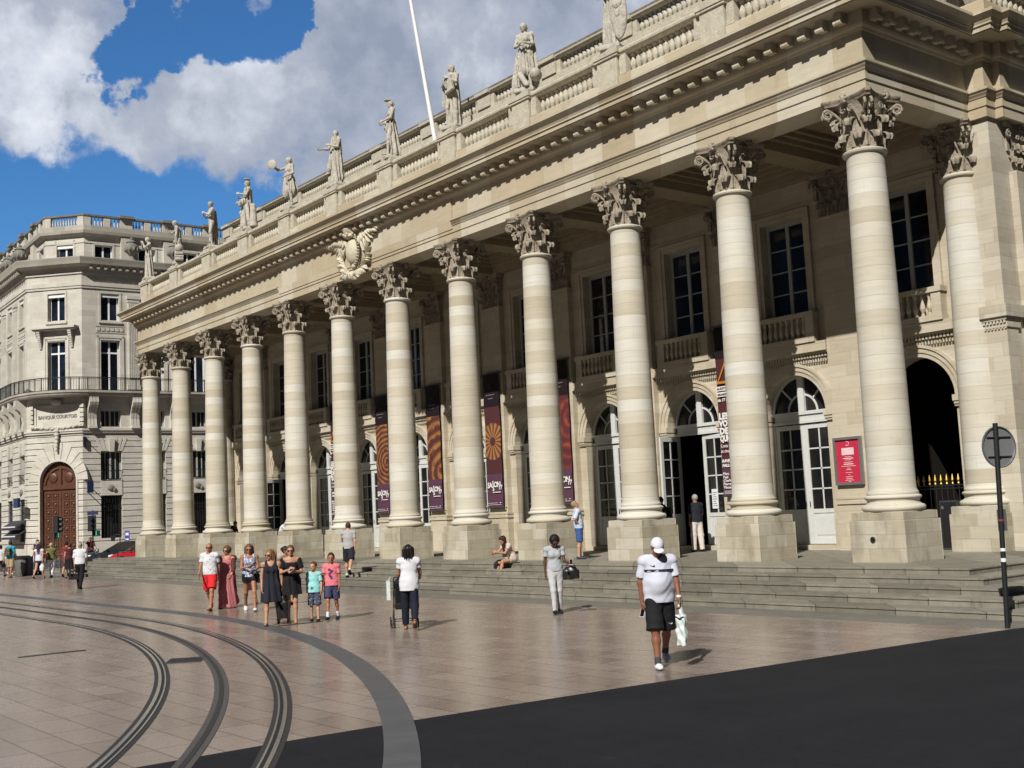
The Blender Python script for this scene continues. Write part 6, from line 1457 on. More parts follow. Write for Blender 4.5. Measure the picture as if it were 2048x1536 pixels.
mark(f15, 'swoosh_emblem', [(0.055, 1.345), (0.075, 1.335), (0.125, 1.362), (0.080, 1.348), (0.062, 1.362)], NVY, fy)
fs = front_y(f15, ('shorts',))
mark(f15, 'swoosh_emblem', [(-0.155, 0.575), (-0.135, 0.565), (-0.09, 0.59), (-0.132, 0.576), (-0.148, 0.59)], WHT, fs)
fy = front_y(f7)
mark(f7, 'star_print', [(0.055+0.065*(1 if i % 2 == 0 else 0.42)*sin(2*pi*i/10), 1.00+0.065*(1 if i % 2 == 0 else 0.42)*cos(2*pi*i/10)) for i in range(10)], cloth((0.03, 0.11, 0.12)), fy)
fy = front_y(f8)
R_ = random.Random(3)
for i in range(7):
    cx, cz, r = R_.uniform(-0.05, 0.05), 1.10+i*0.038, R_.uniform(0.025, 0.05)
    mark(f8, 'shirt_print', [(cx+r*cos(a)*R_.uniform(0.6, 1.2), cz+r*0.7*sin(a)) for a in [2*pi*j/9 for j in range(9)]], cloth((0.10, 0.035, 0.09)), fy)

# ---------------------------------------------------------------- things they carry
def thing_mesh(name, parts, m, label, cat, loc=(0, 0, 0), rz=0, group=None):
    o = link(name, smooth_mesh(name, parts, m)); o.location = loc; o.rotation_euler = (0, 0, rz); return tag(o, label, cat, group)
LEA = simple('black_leather', (0.012, 0.011, 0.012), 0.35, 0, 12, 0.2, 0.2)
def handbag(p, w, hh, label, m=None, dp=0.06, strap=0.12, rz=0.0, soft=0.03):
    m = m or LEA; b = [boxp((0, 0, -strap-hh*0.60), (w/2-soft*1.3, dp-soft*0.6, hh*0.38-soft), 0.05), ell((0, 0, -strap-hh*0.40), (w*0.36, dp*0.9, hh*0.42), 0.05)]
    o = thing_mesh('handbag', [field(b, 0.01, [], lambda X, Y, Z: 0.004*np.sin(X*40+Z*22)-soft, 0)], m, label, 'bag', p, rz)
    for s in (-1, 1):
        mb = MB(); mb.tube([(-w*0.3, s*dp*0.5, -strap-0.01), (-w*0.2, s*dp*0.3, -strap*0.45), (0, 0, 0.0), (w*0.2, s*dp*0.3, -strap*0.45), (w*0.3, s*dp*0.5, -strap-0.01)], 0.009, 6); mb.build('handle', m, o, True)
    return o
hp_ = lambda fg, s: wpt(fg, fg['J']['H'+s]+fg['J']['D'+s]*0.09)
handbag(hp_(f5, 'L'), 0.26, 0.46, 'large limp black shopping bag held by the blonde woman in the slip dress', strap=0.13, rz=0.9)
handbag(wpt(f4, f4['J']['EL']+np.array([-0.03, 0, 0.02])), 0.34, 0.26, 'black shoulder bag hanging at the hip of the long-haired woman with the phone', strap=0.14, rz=0.6)
handbag(wpt(f13, f13['J']['HL']+np.array([-0.03, 0.02, 0.03])), 0.36, 0.24, 'stiff black handbag on the forearm of the woman in grey', strap=0.13, rz=0.9)
handbag(hp_(f20, 'L'), 0.42, 0.34, 'big black holdall carried by the grey-haired man in the white shirt', strap=0.10, rz=0.8, dp=0.1)
handbag(hp_(f23, 'R'), 0.22, 0.30, 'small white carrier bag held by the girl in the striped top', m=WHT, strap=0.08, rz=0.6)
o = handbag((-11.7, -2.42, 0.62+0.10), 0.42, 0.22, 'black leather bag lying beside the legs of the woman sitting on the steps', strap=0.04, rz=1.2, dp=0.10); o.location.z = 0.52+0.26
PLAST = simple('thin_white_plastic', (0.58, 0.66, 0.66), 0.35, 0, 18, 0.3, 0.4)
pos15 = hp_(f15, 'L')
o = thing_mesh('carrier_bag', [field([boxp((0, 0, -0.33), (0.055, 0.035, 0.19), 0.02), cap((0, 0, 0.0), (0, 0, -0.16), 0.016, 0.03, 0.04)], 0.009, [], lambda X, Y, Z: 0.009*np.sin(Z*30+X*60)+0.005*np.sin(Y*90+Z*50)-0.01)], PLAST, 'limp white plastic bag hanging from the hand of the man in the white cap', 'bag', pos15, 0.3)
mb = MB(); mb.tube([(-0.06, -0.05, -0.14), (0.0, -0.052, -0.17), (0.06, -0.05, -0.14)], 0.012, 6); mb.tube([(-0.06, 0.03, -0.14), (-0.065, -0.05, -0.14)], 0.012, 6); mb.build('drawstring', BLK, o)
def phone(p, label, rz=0.3, tilt=0.6, m=None):
    mb = MB(); mb.box(-0.037, 0.037, -0.07, 0.07, -0.005, 0.005); o = mb.build('phone', m or IRON); tag(o, label, 'phone'); o.location = p; o.rotation_euler = (tilt, 0, rz)
    mb = MB(); mb.box(-0.033, 0.033, -0.064, 0.064, 0.0052, 0.0062); mb.build('screen', GLASS, o); return o
phone(wpt(f4, f4['J']['HR']+f4['J']['DR']*0.12), 'dark phone in the hand of the long-haired woman in black shorts', 0.2)
phone(wpt(f6, (f6['J']['HR']+f6['J']['HL'])/2+np.array([0, 0.10, 0.03])), 'pale phone held by the woman in the off-shoulder dress', 0.5, m=WHITE)
phone(hp_(f15, 'R')+Vector((0, 0, -0.05)), 'small phone in the lowered hand of the man in the white cap', 0.1, 1.2, WHITE)
phone(wpt(f13, f13['J']['HL']+f13['J']['DL']*0.12+np.array([0, 0, 0.03])), 'white-edged phone held above the black handbag', 0.9, 0.9, WHITE)
mb = MB(); mb.lathe([(0.034, 0), (0.034, 0.03)], n=14); o = mb.build('bracelet', WHITE); o.parent = f15['o']; w = (f15['J']['HL']-f15['J']['DL']*0.03-np.array([0, 0, f15['zmin']]))*f15['k']; o.location = w
def backpack(fg, label, m):
    J = fg['J']; c = J['C']+np.array([0, -0.19, -0.08])
    o = thing_mesh('backpack', [field([boxp(c*1.0-np.array([0, 0, fg['zmin']]), (0.10, 0.05, 0.17), 0.02), ell(c-np.array([0, 0.06, 0.08+fg['zmin']]), (0.09, 0.04, 0.09))], 0.012, [], lambda X, Y, Z: 0*X-0.03)], m, label, 'backpack'); o.location = fg['o'].location; o.rotation_euler = fg['o'].rotation_euler
    mb = MB()
    for s in (-1, 1): z = fg['zmin']; mb.tube([(s*0.09, c[1]+0.02, c[2]+0.16-z), (s*0.12, c[1]+0.14, J['N'][2]-z-0.01), (s*0.11, 0.13, J['C'][2]-z+0.04), (s*0.13, 0.02, J['W'][2]-z)], 0.014, 6)
    mb.build('strap', m, o); o.scale = (fg['k'],)*3
backpack(f24, 'brown and green backpack on the man in the turquoise T-shirt', cloth((0.13, 0.12, 0.07), 0.8, (9, 0.5, (0.05, 0.05, 0.05))))
backpack(f16, 'dark backpack on the man in black at the theatre door', cloth((0.014, 0.016, 0.028)))
# stroller in front of the woman in white
st = empty('stroller', (-4.24, -10.58, 0), 'black folding stroller with a pale bag hung on its side', 'stroller', None, radians(150-90))
mb = MB()
for s in (-1, 1):
    mb.tube([(s*0.20, -0.42, 1.0), (s*0.20, -0.30, 0.95), (s*0.19, -0.05, 0.62), (s*0.21, 0.40, 0.12)], 0.013, 7); mb.tube([(s*0.19, 0.12, 0.72), (s*0.21, -0.22, 0.12)], 0.013, 7); mb.tube([(s*0.20, -0.22, 0.14), (s*0.20, 0.38, 0.16)], 0.010, 6)
mb.tube([(-0.20, -0.42, 1.0), (0.20, -0.42, 1.0)], 0.016, 7); mb.tube([(-0.21, -0.22, 0.13), (0.21, -0.22, 0.13)], 0.010, 6); mb.tube([(-0.21, 0.40, 0.12), (0.21, 0.40, 0.12)], 0.010, 6)
mb.build('frame', DGREY, st, True)
link('seat', smooth_mesh('seat', [field([boxp((0, 0.05, 0.40), (0.16, 0.14, 0.04)), boxp((0, -0.10, 0.62), (0.16, 0.03, 0.24), 0.02, rotm(0, -22))], 0.013, [], lambda X, Y, Z: 0*X-0.015)], cloth((0.012, 0.012, 0.016))), st)
link('hood', smooth_mesh('hood', [field([ell((0, -0.02, 0.80), (0.20, 0.24, 0.20), 0.02)], 0.014, [((0, 0, 0.78), (0, 0.25, -1)), ((0, 0.1, 0), (0, 1, 0))])], cloth((0.013, 0.013, 0.018))), st)
for s in (-1, 1):
    for y in (-0.22, 0.40):
        w = MB()
        for dx in (-0.03, 0.03): w.tube([(s*0.23+dx-0.012, y, 0.085), (s*0.23+dx+0.012, y, 0.085)], 0.085, 18)
        w.build('wheel', IRON, st, True, 0.6)
b = MB(); b.box(-0.34, -0.27, -0.25, 0.02, 0.55, 0.92); b.tube([(-0.30, -0.2, 0.92), (-0.26, -0.22, 1.0), (-0.30, -0.03, 0.92)], 0.006, 5); b.build('side_bag', PLAST, st)

# ---------------------------------------------------------------- ten statues along the balustrade
def statue(x, label, pose, robe, extra, k=1.28, yaw=-90, fem=1):
    J = skeleton(pose, 1.75); T, A, Lg, Ft, Hd = body_prims(J, dict(fem=fem, flat=1)); R, H = J['R'], J['H']
    pr = T+A['L']+A['R']+Lg['L']+Lg['R']+Ft['L']+Ft['R']+Hd
    q = lambda a, b, c: H+R@np.array([a, b, c])
    pr += [ell(q(0, -0.022, 0.035), (0.09, 0.105, 0.098), 0.02, R)]+[ell(q(0.05*cos(i), -0.09+0.02*sin(2*i), -0.01+0.05*sin(i)), (0.035, 0.03, 0.035), 0.015) for i in range(5)]
    pr += [cap(J['E'+s], J['E'+s]+(J['H'+s]-J['E'+s])*0.4, 0.045, 0.035) for s in 'LR']
    parts = [field(pr, 0.012), field(hand(J, 'L'), 0.009), field(hand(J, 'R'), 0.009)]; z0 = parts[0][0][:, 2].min()
    for a, b, ra, rb, amp in robe: ax = np.array(a)*0.5+np.array(b)*0.5; parts.append(field([cap(a, b, ra, rb, 0.03, (1, 0.8, 1))], 0.014, [((0, 0, z0+0.01), (0, 0, -1.0))], folds(amp, (ax[0], ax[1]), 9, zf=9)))
    parts += [field([e], 0.014, [((0, 0, z0), (0, 0, -1.0))]) for e in extra]
    base = field([boxp((0, 0, z0-0.06), (0.27, 0.25, 0.05)), boxp((0, 0.0, z0-0.0), (0.22, 0.20, 0.03))], 0.02); parts.append(base)
    zb = z0-0.11; parts = [((v-np.array([0, 0, zb]))*k, f) for v, f in parts if len(v)]
    o = link('statue', smooth_mesh('statue', parts, STAT)); o.location = (x, -0.03, 15.515); o.rotation_euler = (0, 0, radians(yaw-90)); tag(o, label, 'statue', 'stone statues on the theatre balustrade')
z = -0.0
G = (0, 0, 1.0)
statue(NX[11], 'stone statue at the far left end, hands raised to its face', dict(STAND, armR=(60, 14, 110, 30), armL=(50, 12, 115, 30), hp=20, hy=20), [((0, 0, 1.02), (0.02, 0, 0.05), 0.15, 0.22, 0.02), ((0, 0, 1.05), (0, 0, 0.95), 0.17, 0.18, 0.02)], [cap((0.22, -0.05, 0.05), (0.2, -0.05, 0.65), 0.10, 0.08)], yaw=-100)
statue(NX[10], 'stone statue leaning one long arm on a globe set on books', dict(STAND, lean=8, armL=(6, 10, 4, 0), armR=(50, 10, 90, 20), hp=24, hy=30, legL=(10, 16, 4)), [((0, 0, 1.3), (0, 0.02, 0.08), 0.13, 0.17, 0.02)], [ell((-0.34, 0.0, 0.52), (0.17, 0.17, 0.17)), boxp((-0.34, 0, 0.29), (0.18, 0.15, 0.05)), boxp((-0.34, 0, 0.17), (0.16, 0.17, 0.04)), boxp((-0.34, 0, 0.06), (0.19, 0.16, 0.05))], yaw=-110)
statue(NX[9], 'nude male stone statue with arms crossed on the chest, a cloak and leafy stump behind', dict(STAND, legL=(14, 22, 5), legR=(-2, 2, 2), armL=(34, 10, 96, 50), armR=(26, 12, 80, 46), hp=16, hy=40), [((0.12, -0.16, 1.35), (0.16, -0.2, 0.1), 0.07, 0.13, 0.03)], [cap((0.2, -0.12, 0), (0.2, -0.12, 0.5), 0.12, 0.06), ell((0.25, -0.06, 0.42), (0.07, 0.06, 0.14)), ell((0.17, 0, 0.28), (0.07, 0.05, 0.1))], yaw=-95, fem=0)
statue(NX[8], 'draped stone statue in a flat hat with a rocky stump beside it', dict(STAND, legR=(34, 44, 4), armL=(28, 10, 78, 34), armR=(16, 20, 66, 30), hp=6, hy=30), [((0, 0, 1.35), (0.02, 0.08, 0.1), 0.15, 0.24, 0.028), ((0.0, 0.1, 1.0), (-0.05, 0.30, 0.85), 0.13, 0.10, 0.02)], [ell((0, 0.02, 1.79), (0.12, 0.13, 0.035)), cap((-0.30, -0.1, 0), (-0.26, -0.1, 0.75), 0.15, 0.10, 0.03), boxp((0.05, 0.34, 0.9), (0.12, 0.07, 0.04))], yaw=-100)
statue(NX[7], 'stone statue holding a round tambourine aloft in one hand, knee-length skirt flying', dict(STAND, armR=(70, 40, 70, -30), armL=(10, 16, 50, 20), legL=(12, 18, 6), legR=(-4, 2, 2), hy=-10), [((0, 0, 1.08), (0.03, -0.04, 0.62), 0.15, 0.27, 0.03)], [ell((0.38, 0.42, 1.50), (0.17, 0.045, 0.17), 0.01, rotm(30))], yaw=-80)
statue(NX[6], 'fully robed stone statue holding out an open hand to the left', dict(STAND, armR=(30, 14, 50, -10), armL=(20, 8, 88, 40), hy=50, hp=4), [((0, 0, 1.42), (0, 0.02, 0.05), 0.15, 0.20, 0.022), ((0.1, 0.05, 1.2), (0.16, 0.16, 0.5), 0.06, 0.09, 0.02), ((-0.1, 0, 1.3), (-0.14, -0.02, 0.2), 0.08, 0.12, 0.03)], [], yaw=-85)
statue(NX[5], 'bare-chested stone statue left of the flagpole, hands joined low, draped from the waist', dict(STAND, armR=(16, 8, 44, 26), armL=(20, 8, 46, 30), hp=8, hy=10, lean=-6, legL=(16, 12, 4)), [((0, 0, 1.08), (0, 0.02, 0.90), 0.155, 0.17, 0.02), ((0, -0.03, 0.98), (-0.06, -0.08, 0.08), 0.14, 0.20, 0.032)], [ell((0, 0.05, 1.72), (0.11, 0.12, 0.03))], yaw=-105)
statue(NX[4], 'stone statue right of the flagpole clasping a big square tablet to its side', dict(STAND, armL=(30, 16, 108, 50), armR=(20, 16, 60, 40), hy=60, legR=(16, 26, 4)), [((0, -0.05, 1.42), (0.04, -0.08, 0.1), 0.14, 0.20, 0.03), ((0.22, 0.0, 1.2), (0.25, -0.05, 0.7), 0.06, 0.10, 0.03)], [boxp((-0.03, 0.19, 1.12), (0.16, 0.05, 0.23), 0.02, rotm(-10, 0, 14))], yaw=-75)
statue(NX[3], 'cloaked stone statue facing out with a stone bird at its foot', dict(STAND, armL=(16, 14, 76, 50), armR=(14, 12, 62, 50), hp=8, hy=-4, legR=(10, 8, 5)), [((-0.08, -0.08, 1.4), (-0.16, -0.12, 0.2), 0.13, 0.12, 0.03), ((0, 0, 1.1), (0.02, 0, 0.5), 0.14, 0.16, 0.02), ((0.12, 0.02, 0.9), (0.2, 0.08, 0.1), 0.08, 0.13, 0.03)], [ell((-0.30, 0.12, 0.30), (0.15, 0.20, 0.17)), cap((-0.28, 0.2, 0.35), (-0.26, 0.26, 0.72), 0.06, 0.035), cap((0.1, 0.15, 0.35), (-0.1, 0.26, 0.02), 0.08, 0.07)], yaw=-60)
statue(NX[2], 'stone statue resting a large embossed oval shield at its side', dict(STAND, armR=(36, 14, 90, 40), armL=(6, 16, 20, 0), hy=60), [((0, 0, 1.4), (0.06, 0.02, 0.1), 0.14, 0.16, 0.02), ((0.05, -0.1, 1.5), (0.1, -0.14, 0.1), 0.09, 0.15, 0.03)], [ell((-0.22, 0.08, 0.72), (0.21, 0.10, 0.62)), ell((-0.22, 0.16, 0.95), (0.13, 0.05, 0.14)), ell((-0.22, 0.17, 0.72), (0.07, 0.04, 0.12))], yaw=-70)
# ================================================================== BANNERS, BOARDS, FLAGPOLE
BY = WY-0.36
DPLUM, PLUM, MAUVE = cloth((0.014, 0.007, 0.011), 0.7), cloth((0.075, 0.012, 0.022), 0.7), cloth((0.085, 0.036, 0.062), 0.7)
LETW = simple('white_print', (0.72, 0.70, 0.70), 0.7, 0, 8, 0.05); LETG = simple('grey_print', (0.13, 0.10, 0.12), 0.7); OCHRE = simple('ochre_print', (0.42, 0.17, 0.015), 0.7)
def art(seed):
    def fn(t, b):
        Pp = pos(t); x, y, z = t.sep(Pp); cx, cz, sc = [(-20.5, 4.9, 5.5), (-24.0, 3.9, 3.4), (-28.3, 4.6, 7.0), (-15.9, 5.4, 4.0)][seed]
        dx = t.math('SUBTRACT', x, cx); dz = t.math('SUBTRACT', z, cz); r = t.math('SQRT', t.math('ADD', t.math('MULTIPLY', dx, dx), t.math('MULTIPLY', dz, dz))); a = t.math('ARCTAN2', dz, dx)
        n = t.noise(Pp, 2.6, 5, 0.65)
        if seed == 0:
            spoke = t.math('SINE', t.math('MULTIPLY', a, 16.0)); inn = t.math('MULTIPLY', t.math('LESS_THAN', r, 0.72), t.math('GREATER_THAN', r, 0.17))
            v = t.math('ADD', t.math('MULTIPLY', inn, t.math('ADD', t.math('MULTIPLY', spoke, 0.25), 0.45)), t.math('MULTIPLY', n, 0.35))
        else:
            ringv = t.math('SINE', t.math('ADD', t.math('MULTIPLY', r, sc*4.2), t.math('MULTIPLY', n, 7.0))); v = t.math('ADD', t.math('MULTIPLY', ringv, 0.24), t.math('MULTIPLY', n, 0.95))
        c = t.ramp(v, [(0.22, (0.065, 0.014, 0.018)), (0.46, (0.12, 0.032, 0.018)), (0.62, (0.23, 0.095, 0.025)), (0.85, (0.32, 0.16, 0.05))] if seed != 3 else [(0.3, (0.085, 0.013, 0.02)), (0.6, (0.14, 0.022, 0.022)), (0.9, (0.33, 0.07, 0.02))])
        t.l.new(c, b.inputs['Base Color']); b.inputs['Roughness'].default_value = 0.75
    return mat('season_banner_art%d' % seed, fn)
def banner_panel(mb, x0, x1, z0, z1, y, w=0.0):
    n = 4; m = 10
    vs = [(x0+(x1-x0)*i/n, y-0.018*sin(pi*i/n)-0.012*sin(z0*3+j*0.9), z0+(z1-z0)*j/m) for j in range(m+1) for i in range(n+1)]
    vs += [(a, b+0.006, c) for a, b, c in vs]; k = (n+1)*(m+1)
    fs = [(j*(n+1)+i, j*(n+1)+i+1, (j+1)*(n+1)+i+1, (j+1)*(n+1)+i) for j in range(m) for i in range(n)]; fs += [tuple(k+q for q in f[::-1]) for f in fs]
    mb.add(vs, fs)
def season_banner(kc, seed, label):
    x = NX[kc]; x0, x1 = x-0.49, x+0.49; e = empty('banner', (x, BY, 2.4), label, 'banner', 'tall banners hung on the portico pilasters'); inv = Matrix.Translation((-x, -BY, -2.4))
    def P_(o): o.parent = e; o.matrix_parent_inverse = inv; return o
    for nm, a, b_, m in (('top_field', 6.25, 7.55, DPLUM), ('artwork', 3.62, 6.25, art(seed)), ('lower_field', 2.34, 3.62, MAUVE)):
        mb = MB(); banner_panel(mb, x0, x1, a, b_, BY); P_(mb.build(nm, m, None, True))
    for zz in (7.57, 2.32):
        mb = MB(); mb.tube([(x0-0.05, BY, zz), (x1+0.05, BY, zz)], 0.028, 6)
        for s in (x0-0.03, x1+0.03): mb.tube([(s, BY, zz), (s, WY-0.2, zz)], 0.015, 5)
        P_(mb.build('pole', DGREY))
    y = BY-0.045
    P_(texts([('SA', 0.29, (x-0.42, y, 3.10), dict(bold=0.008, space=0.85)), ('I', 0.29, (x-0.10, y, 3.16), dict(bold=0.008)), ('S', 0.26, (x-0.11, y, 2.98), dict(bold=0.008)), ('ON', 0.29, (x-0.02, y, 3.12), dict(bold=0.008, space=0.8)), ('17', 0.24, (x+0.27, y, 3.02), dict(bold=0.006))], LETW, None))
    mb = MB(); mb.box(x-0.10, x+0.42, y-0.004, y, 2.905, 2.935); mb.box(x-0.44, x+0.42, y-0.004, y, 2.43, 2.443); mb.box(x-0.44, x+0.20, y-0.004, y, 2.50, 2.512); mb.lathe([(0.0, 0), (0.035, 0.02), (0.0, 0.05)], x+0.36, y, 8, 2.48); P_(mb.build('small_print', LETW))
    mb = MB()
    for i, w_ in enumerate((0.28, 0.16)): mb.box(x-w_, x+w_, y-0.004, y, 6.70-0.14*i, 6.74-0.14*i)
    mb.tube([(x-0.06, y, 6.95), (x-0.06, y, 7.12), (x+0.02, y, 7.05), (x+0.05, y, 6.95)], 0.012, 5); P_(mb.build('emblem', LETG))
season_banner(4, 3, 'dark red season banner mostly hidden behind a column, left of the man in blue shorts')
season_banner(5, 0, 'season banner whose artwork shows an orange sunflower-like wheel')
season_banner(6, 1, 'season banner with large swirling ochre and brown artwork, left of the wheel banner')
season_banner(7, 2, 'season banner with concentric golden rings around a purple blot, farthest left of its kind')
def prog_banner(kc, label):
    x = NX[kc]+(-0.12 if kc == 2 else 0); x0, x1 = x-0.49, x+0.49; e = empty('banner', (x, BY, 2.4), label, 'banner', 'tall banners hung on the portico pilasters'); inv = Matrix.Translation((-x, -BY, -2.4))
    def P_(o): o.parent = e; o.matrix_parent_inverse = inv; return o
    for nm, a, b_, m in (('top_field', 6.60, 7.60, DPLUM), ('middle_field', 3.2, 6.60, PLUM), ('lower_field', 2.34, 3.2, MAUVE)):
        mb = MB(); banner_panel(mb, x0, x1, a, b_, BY); P_(mb.build(nm, m, None, True))
    y = BY-0.05; L = x0+0.05
    mb = MB(); mb.add([(x0+0.06, y, 5.84), (x0+0.06+0.05, y, 5.84), (x+0.04, y, 6.55), (x, y, 6.62)], [(0, 1, 2, 3)]); mb.add([(x1-0.06, y, 5.84), (x1-0.11, y, 5.84), (x-0.04, y, 6.55), (x, y, 6.62)], [(0, 1, 2, 3)]); mb.box(x0+0.06, x1-0.06, y-0.003, y, 5.80, 5.88); P_(mb.build('triangle', OCHRE))
    mb = MB(); mb.box(x0+0.02, x0+0.80, y-0.003, y, 5.58, 5.72); mb.box(x0+0.02, x0+0.80, y-0.003, y, 5.40, 5.54); mb.box(x-0.06, x+0.12, y-0.003, y, 6.02, 6.12); P_(mb.build('label_box', LETW))
    P_(texts([('AUDITORIUM', 0.105, (L+0.0, y-0.008, 5.615), dict(bold=0.003)), ('GRANDE SALLE', 0.09, (L+0.0, y-0.008, 5.435), dict(bold=0.003))], PLUM, None))
    P_(texts([('du 17 au 21', 0.13, (L, y, 5.25), dict(bold=0.004)), ('LES', 0.27, (L, y, 4.70), dict(bold=0.014)), ('VOYAGES', 0.27, (L, y, 4.47), dict(bold=0.014, sx=0.86)), ('DE DON', 0.27, (L, y, 4.24), dict(bold=0.014)), ('QUICHOTTE', 0.27, (L, y, 4.01), dict(bold=0.014, sx=0.66)), ('Conte en musique', 0.15, (L, y, 3.82), dict(sx=0.75)), ('et cinq tableaux', 0.15, (L, y, 3.66), dict(sx=0.8)),
           ('RAVEL /', 0.13, (L+0.01, y, 3.36), dict(bold=0.005, shear=0.2)), ('FALLA /', 0.13, (L+0.01, y, 3.22), dict(bold=0.005, shear=0.2)), ('Marc', 0.12, (L+0.02, y, 2.97), dict(bold=0.002)), ('Paul', 0.12, (L+0.02, y, 2.865), dict(bold=0.002)), ('Charles', 0.12, (L+0.02, y, 2.76), dict(bold=0.002)), ('Pierre', 0.12, (L+0.02, y, 2.655), dict(bold=0.002)), ('Vincent', 0.12, (L+0.02, y, 2.55), dict(bold=0.002))], LETW, None))
    mb = MB()
    for z, w_ in ((2.47, 0.7), (2.43, 0.6), (2.39, 0.75)): mb.box(L+0.03, L+w_, y-0.003, y, z, z+0.012)
    P_(mb.build('small_print', LETW))
    for zz in (7.62, 2.32): mb = MB(); mb.tube([(x0-0.05, BY, zz), (x1+0.05, BY, zz)], 0.028, 6); P_(mb.build('pole', DGREY))
prog_banner(2, 'plum programme banner with white lettering, right of the open theatre door')
prog_banner(8, 'plum programme banner with white lettering, farthest left along the portico')
# red notice board on the pilaster
x0, x1, z0, z1 = -4.66, -3.74, 2.46, 3.80; y = WY-0.31
e = empty('notice_board', ((x0+x1)/2, y, z0), 'framed crimson poster board on the pilaster between the two rightmost arches', 'poster'); inv = Matrix.Translation((-(x0+x1)/2, -y, -z0))
def P_(o): o.parent = e; o.matrix_parent_inverse = inv; return o
mb = MB(); mb.box(x0, x1, y-0.02, y+0.07, z0, z0+0.07); mb.box(x0, x1, y-0.02, y+0.07, z1-0.07, z1); mb.box(x0, x0+0.07, y-0.02, y+0.07, z0+0.07, z1-0.07); mb.box(x1-0.07, x1, y-0.02, y+0.07, z0+0.07, z1-0.07); P_(mb.build('frame', GREYMET))
mb = MB(); mb.box(x0+0.07, x1-0.07, y+0.03, y+0.05, z0+0.07, z1-0.07); P_(mb.build('poster', simple('crimson_poster', (0.46, 0.022, 0.055), 0.5, 0, 3, 0.12)))
c = (x0+x1)/2-0.01; mb = MB(); mb.box(c-0.20, c+0.20, y+0.026, y+0.03, 3.30, 3.50)
for z, w_ in ((3.24, 0.11), (3.19, 0.17), (3.155, 0.10), (3.09, 0.15), (3.03, 0.16), (2.98, 0.24), (2.92, 0.05), (2.88, 0.09), (2.80, 0.11), (2.74, 0.03), (2.68, 0.12), (2.63, 0.10), (2.585, 0.14), (2.545, 0.04)): mb.box(c-w_, c+w_, y+0.026, y+0.03, z, z+0.014 if w_ != 0.17 and w_ != 0.16 else z+0.026)
for i in range(9): a = -2.4+i*0.55; mb.box(c+0.055*cos(a)-0.010, c+0.055*cos(a)+0.010, y+0.026, y+0.03, 3.62+0.055*sin(a)-0.010, 3.62+0.055*sin(a)+0.010)
P_(mb.build('printed_lines', simple('pale_print', (0.70, 0.52, 0.55), 0.6)))
P_(texts([('Le Menu', 0.09, (c-0.17, y+0.02, 3.42), dict(bold=0.001)), ('BRASSERIE', 0.07, (c-0.18, y+0.02, 3.33), dict(bold=0.002, sx=0.85))], simple('dark_print', (0.10, 0.03, 0.05), 0.6), None)) if False else None
# notices taped inside two doors
for k, dx, z, lab in ((2, 0.30, 1.95, 'white notice behind the glass of the half-open theatre door'), (4, -0.55, 1.95, 'white notice on the shaded door hidden between two middle columns'), (6, -0.35, 2.1, 'pale blue notice in the door left of the swirling banner')):
    cc = -SP*(k+0.5)+dx; mb = MB(); mb.box(cc, cc+0.26, DY-0.012, DY-0.004, z, z+0.62); o = mb.build('notice', simple('notice_paper', (0.66, 0.70, 0.72), 0.6)); tag(o, lab, 'notice')
    mb = MB(); 
    for i in range(7): mb.box(cc+0.04, cc+0.22-0.03*(i % 3), DY-0.015, DY-0.012, z+0.08+i*0.07, z+0.10+i*0.07)
    mb.build('printed_lines', LETG, o)
# small dark service cabinet inside the corner arch
e = tag((lambda mb: (mb.box(-1.52, -1.02, 4.3, 4.52, TZ, 1.92), mb.build('cabinet', DGREY))[1])(MB()), 'dark grey cabinet standing by the gate behind the corner column', 'cabinet')
mb = MB(); mb.box(-1.49, -1.05, 4.285, 4.30, 0.72, 1.88); mb.build('door', IRON, e); mb = MB(); mb.box(-1.46, -1.40, 4.27, 4.285, 1.70, 1.78); mb.build('handle', GREYMET, e)
# flagpole leaning out over the front
a = Vector((-17.9, 0.25, 15.3)); b_ = Vector((-18.75, -0.55, 24.2)); mb = MB(); mb.tube([a, a.lerp(b_, 0.5), b_], [0.085, 0.07, 0.05], 14); o = mb.build('flagpole', simple('white_gloss_paint', (0.80, 0.80, 0.80), 0.35, 0, 5, 0.04), None, True, 0.8); tag(o, 'tall white flagpole leaning from the theatre balustrade', 'flagpole')
mb = MB(); mb.lathe([(0.13, 0), (0.13, 0.25), (0.10, 0.3)], a.x, a.y, 14, 15.0); mb.build('socket', GREYMET, o, True, 0.8)

# ================================================================== STREET FURNITURE
# round sign seen from behind, on a slightly tilted post
sg = empty('road_sign', (5.83, -5.89, 0), 'round road sign seen from behind on a tall dark post by the steps', 'sign')
top = Vector((0.03, 0.13, 3.22)); mb = MB(); mb.tube([(0, 0, 0), (0.015, 0.06, 1.5), top], 0.040, 14); mb.build('post', IRON, sg, True, 0.9)
nrm = Vector((-sin(radians(72)), cos(radians(72)), 0)); tv = Vector((nrm.y, -nrm.x, 0)); cdisc = Vector((0.027, 0.115, 2.84))+nrm*0.075+Vector((0.055, 0.07, 0))
def disc(r, d0, d1, n=40): return [cdisc+nrm*d+tv*(r*cos(2*pi*i/n))+Vector((0, 0, r*sin(2*pi*i/n))) for d in (d0, d1) for i in range(n)]
mb = MB(); n = 40; vs = disc(0.325, 0.0, 0.004); mb.add([tuple(v) for v in vs], [tuple(range(n)), tuple(range(2*n-1, n-1, -1))]+[(i, (i+1) % n, n+(i+1) % n, n+i) for i in range(n)]); dd = mb.build('disc', simple('back_of_sign_metal', (0.30, 0.31, 0.32), 0.5, 0.5, 6, 0.15), sg)
mb = MB()
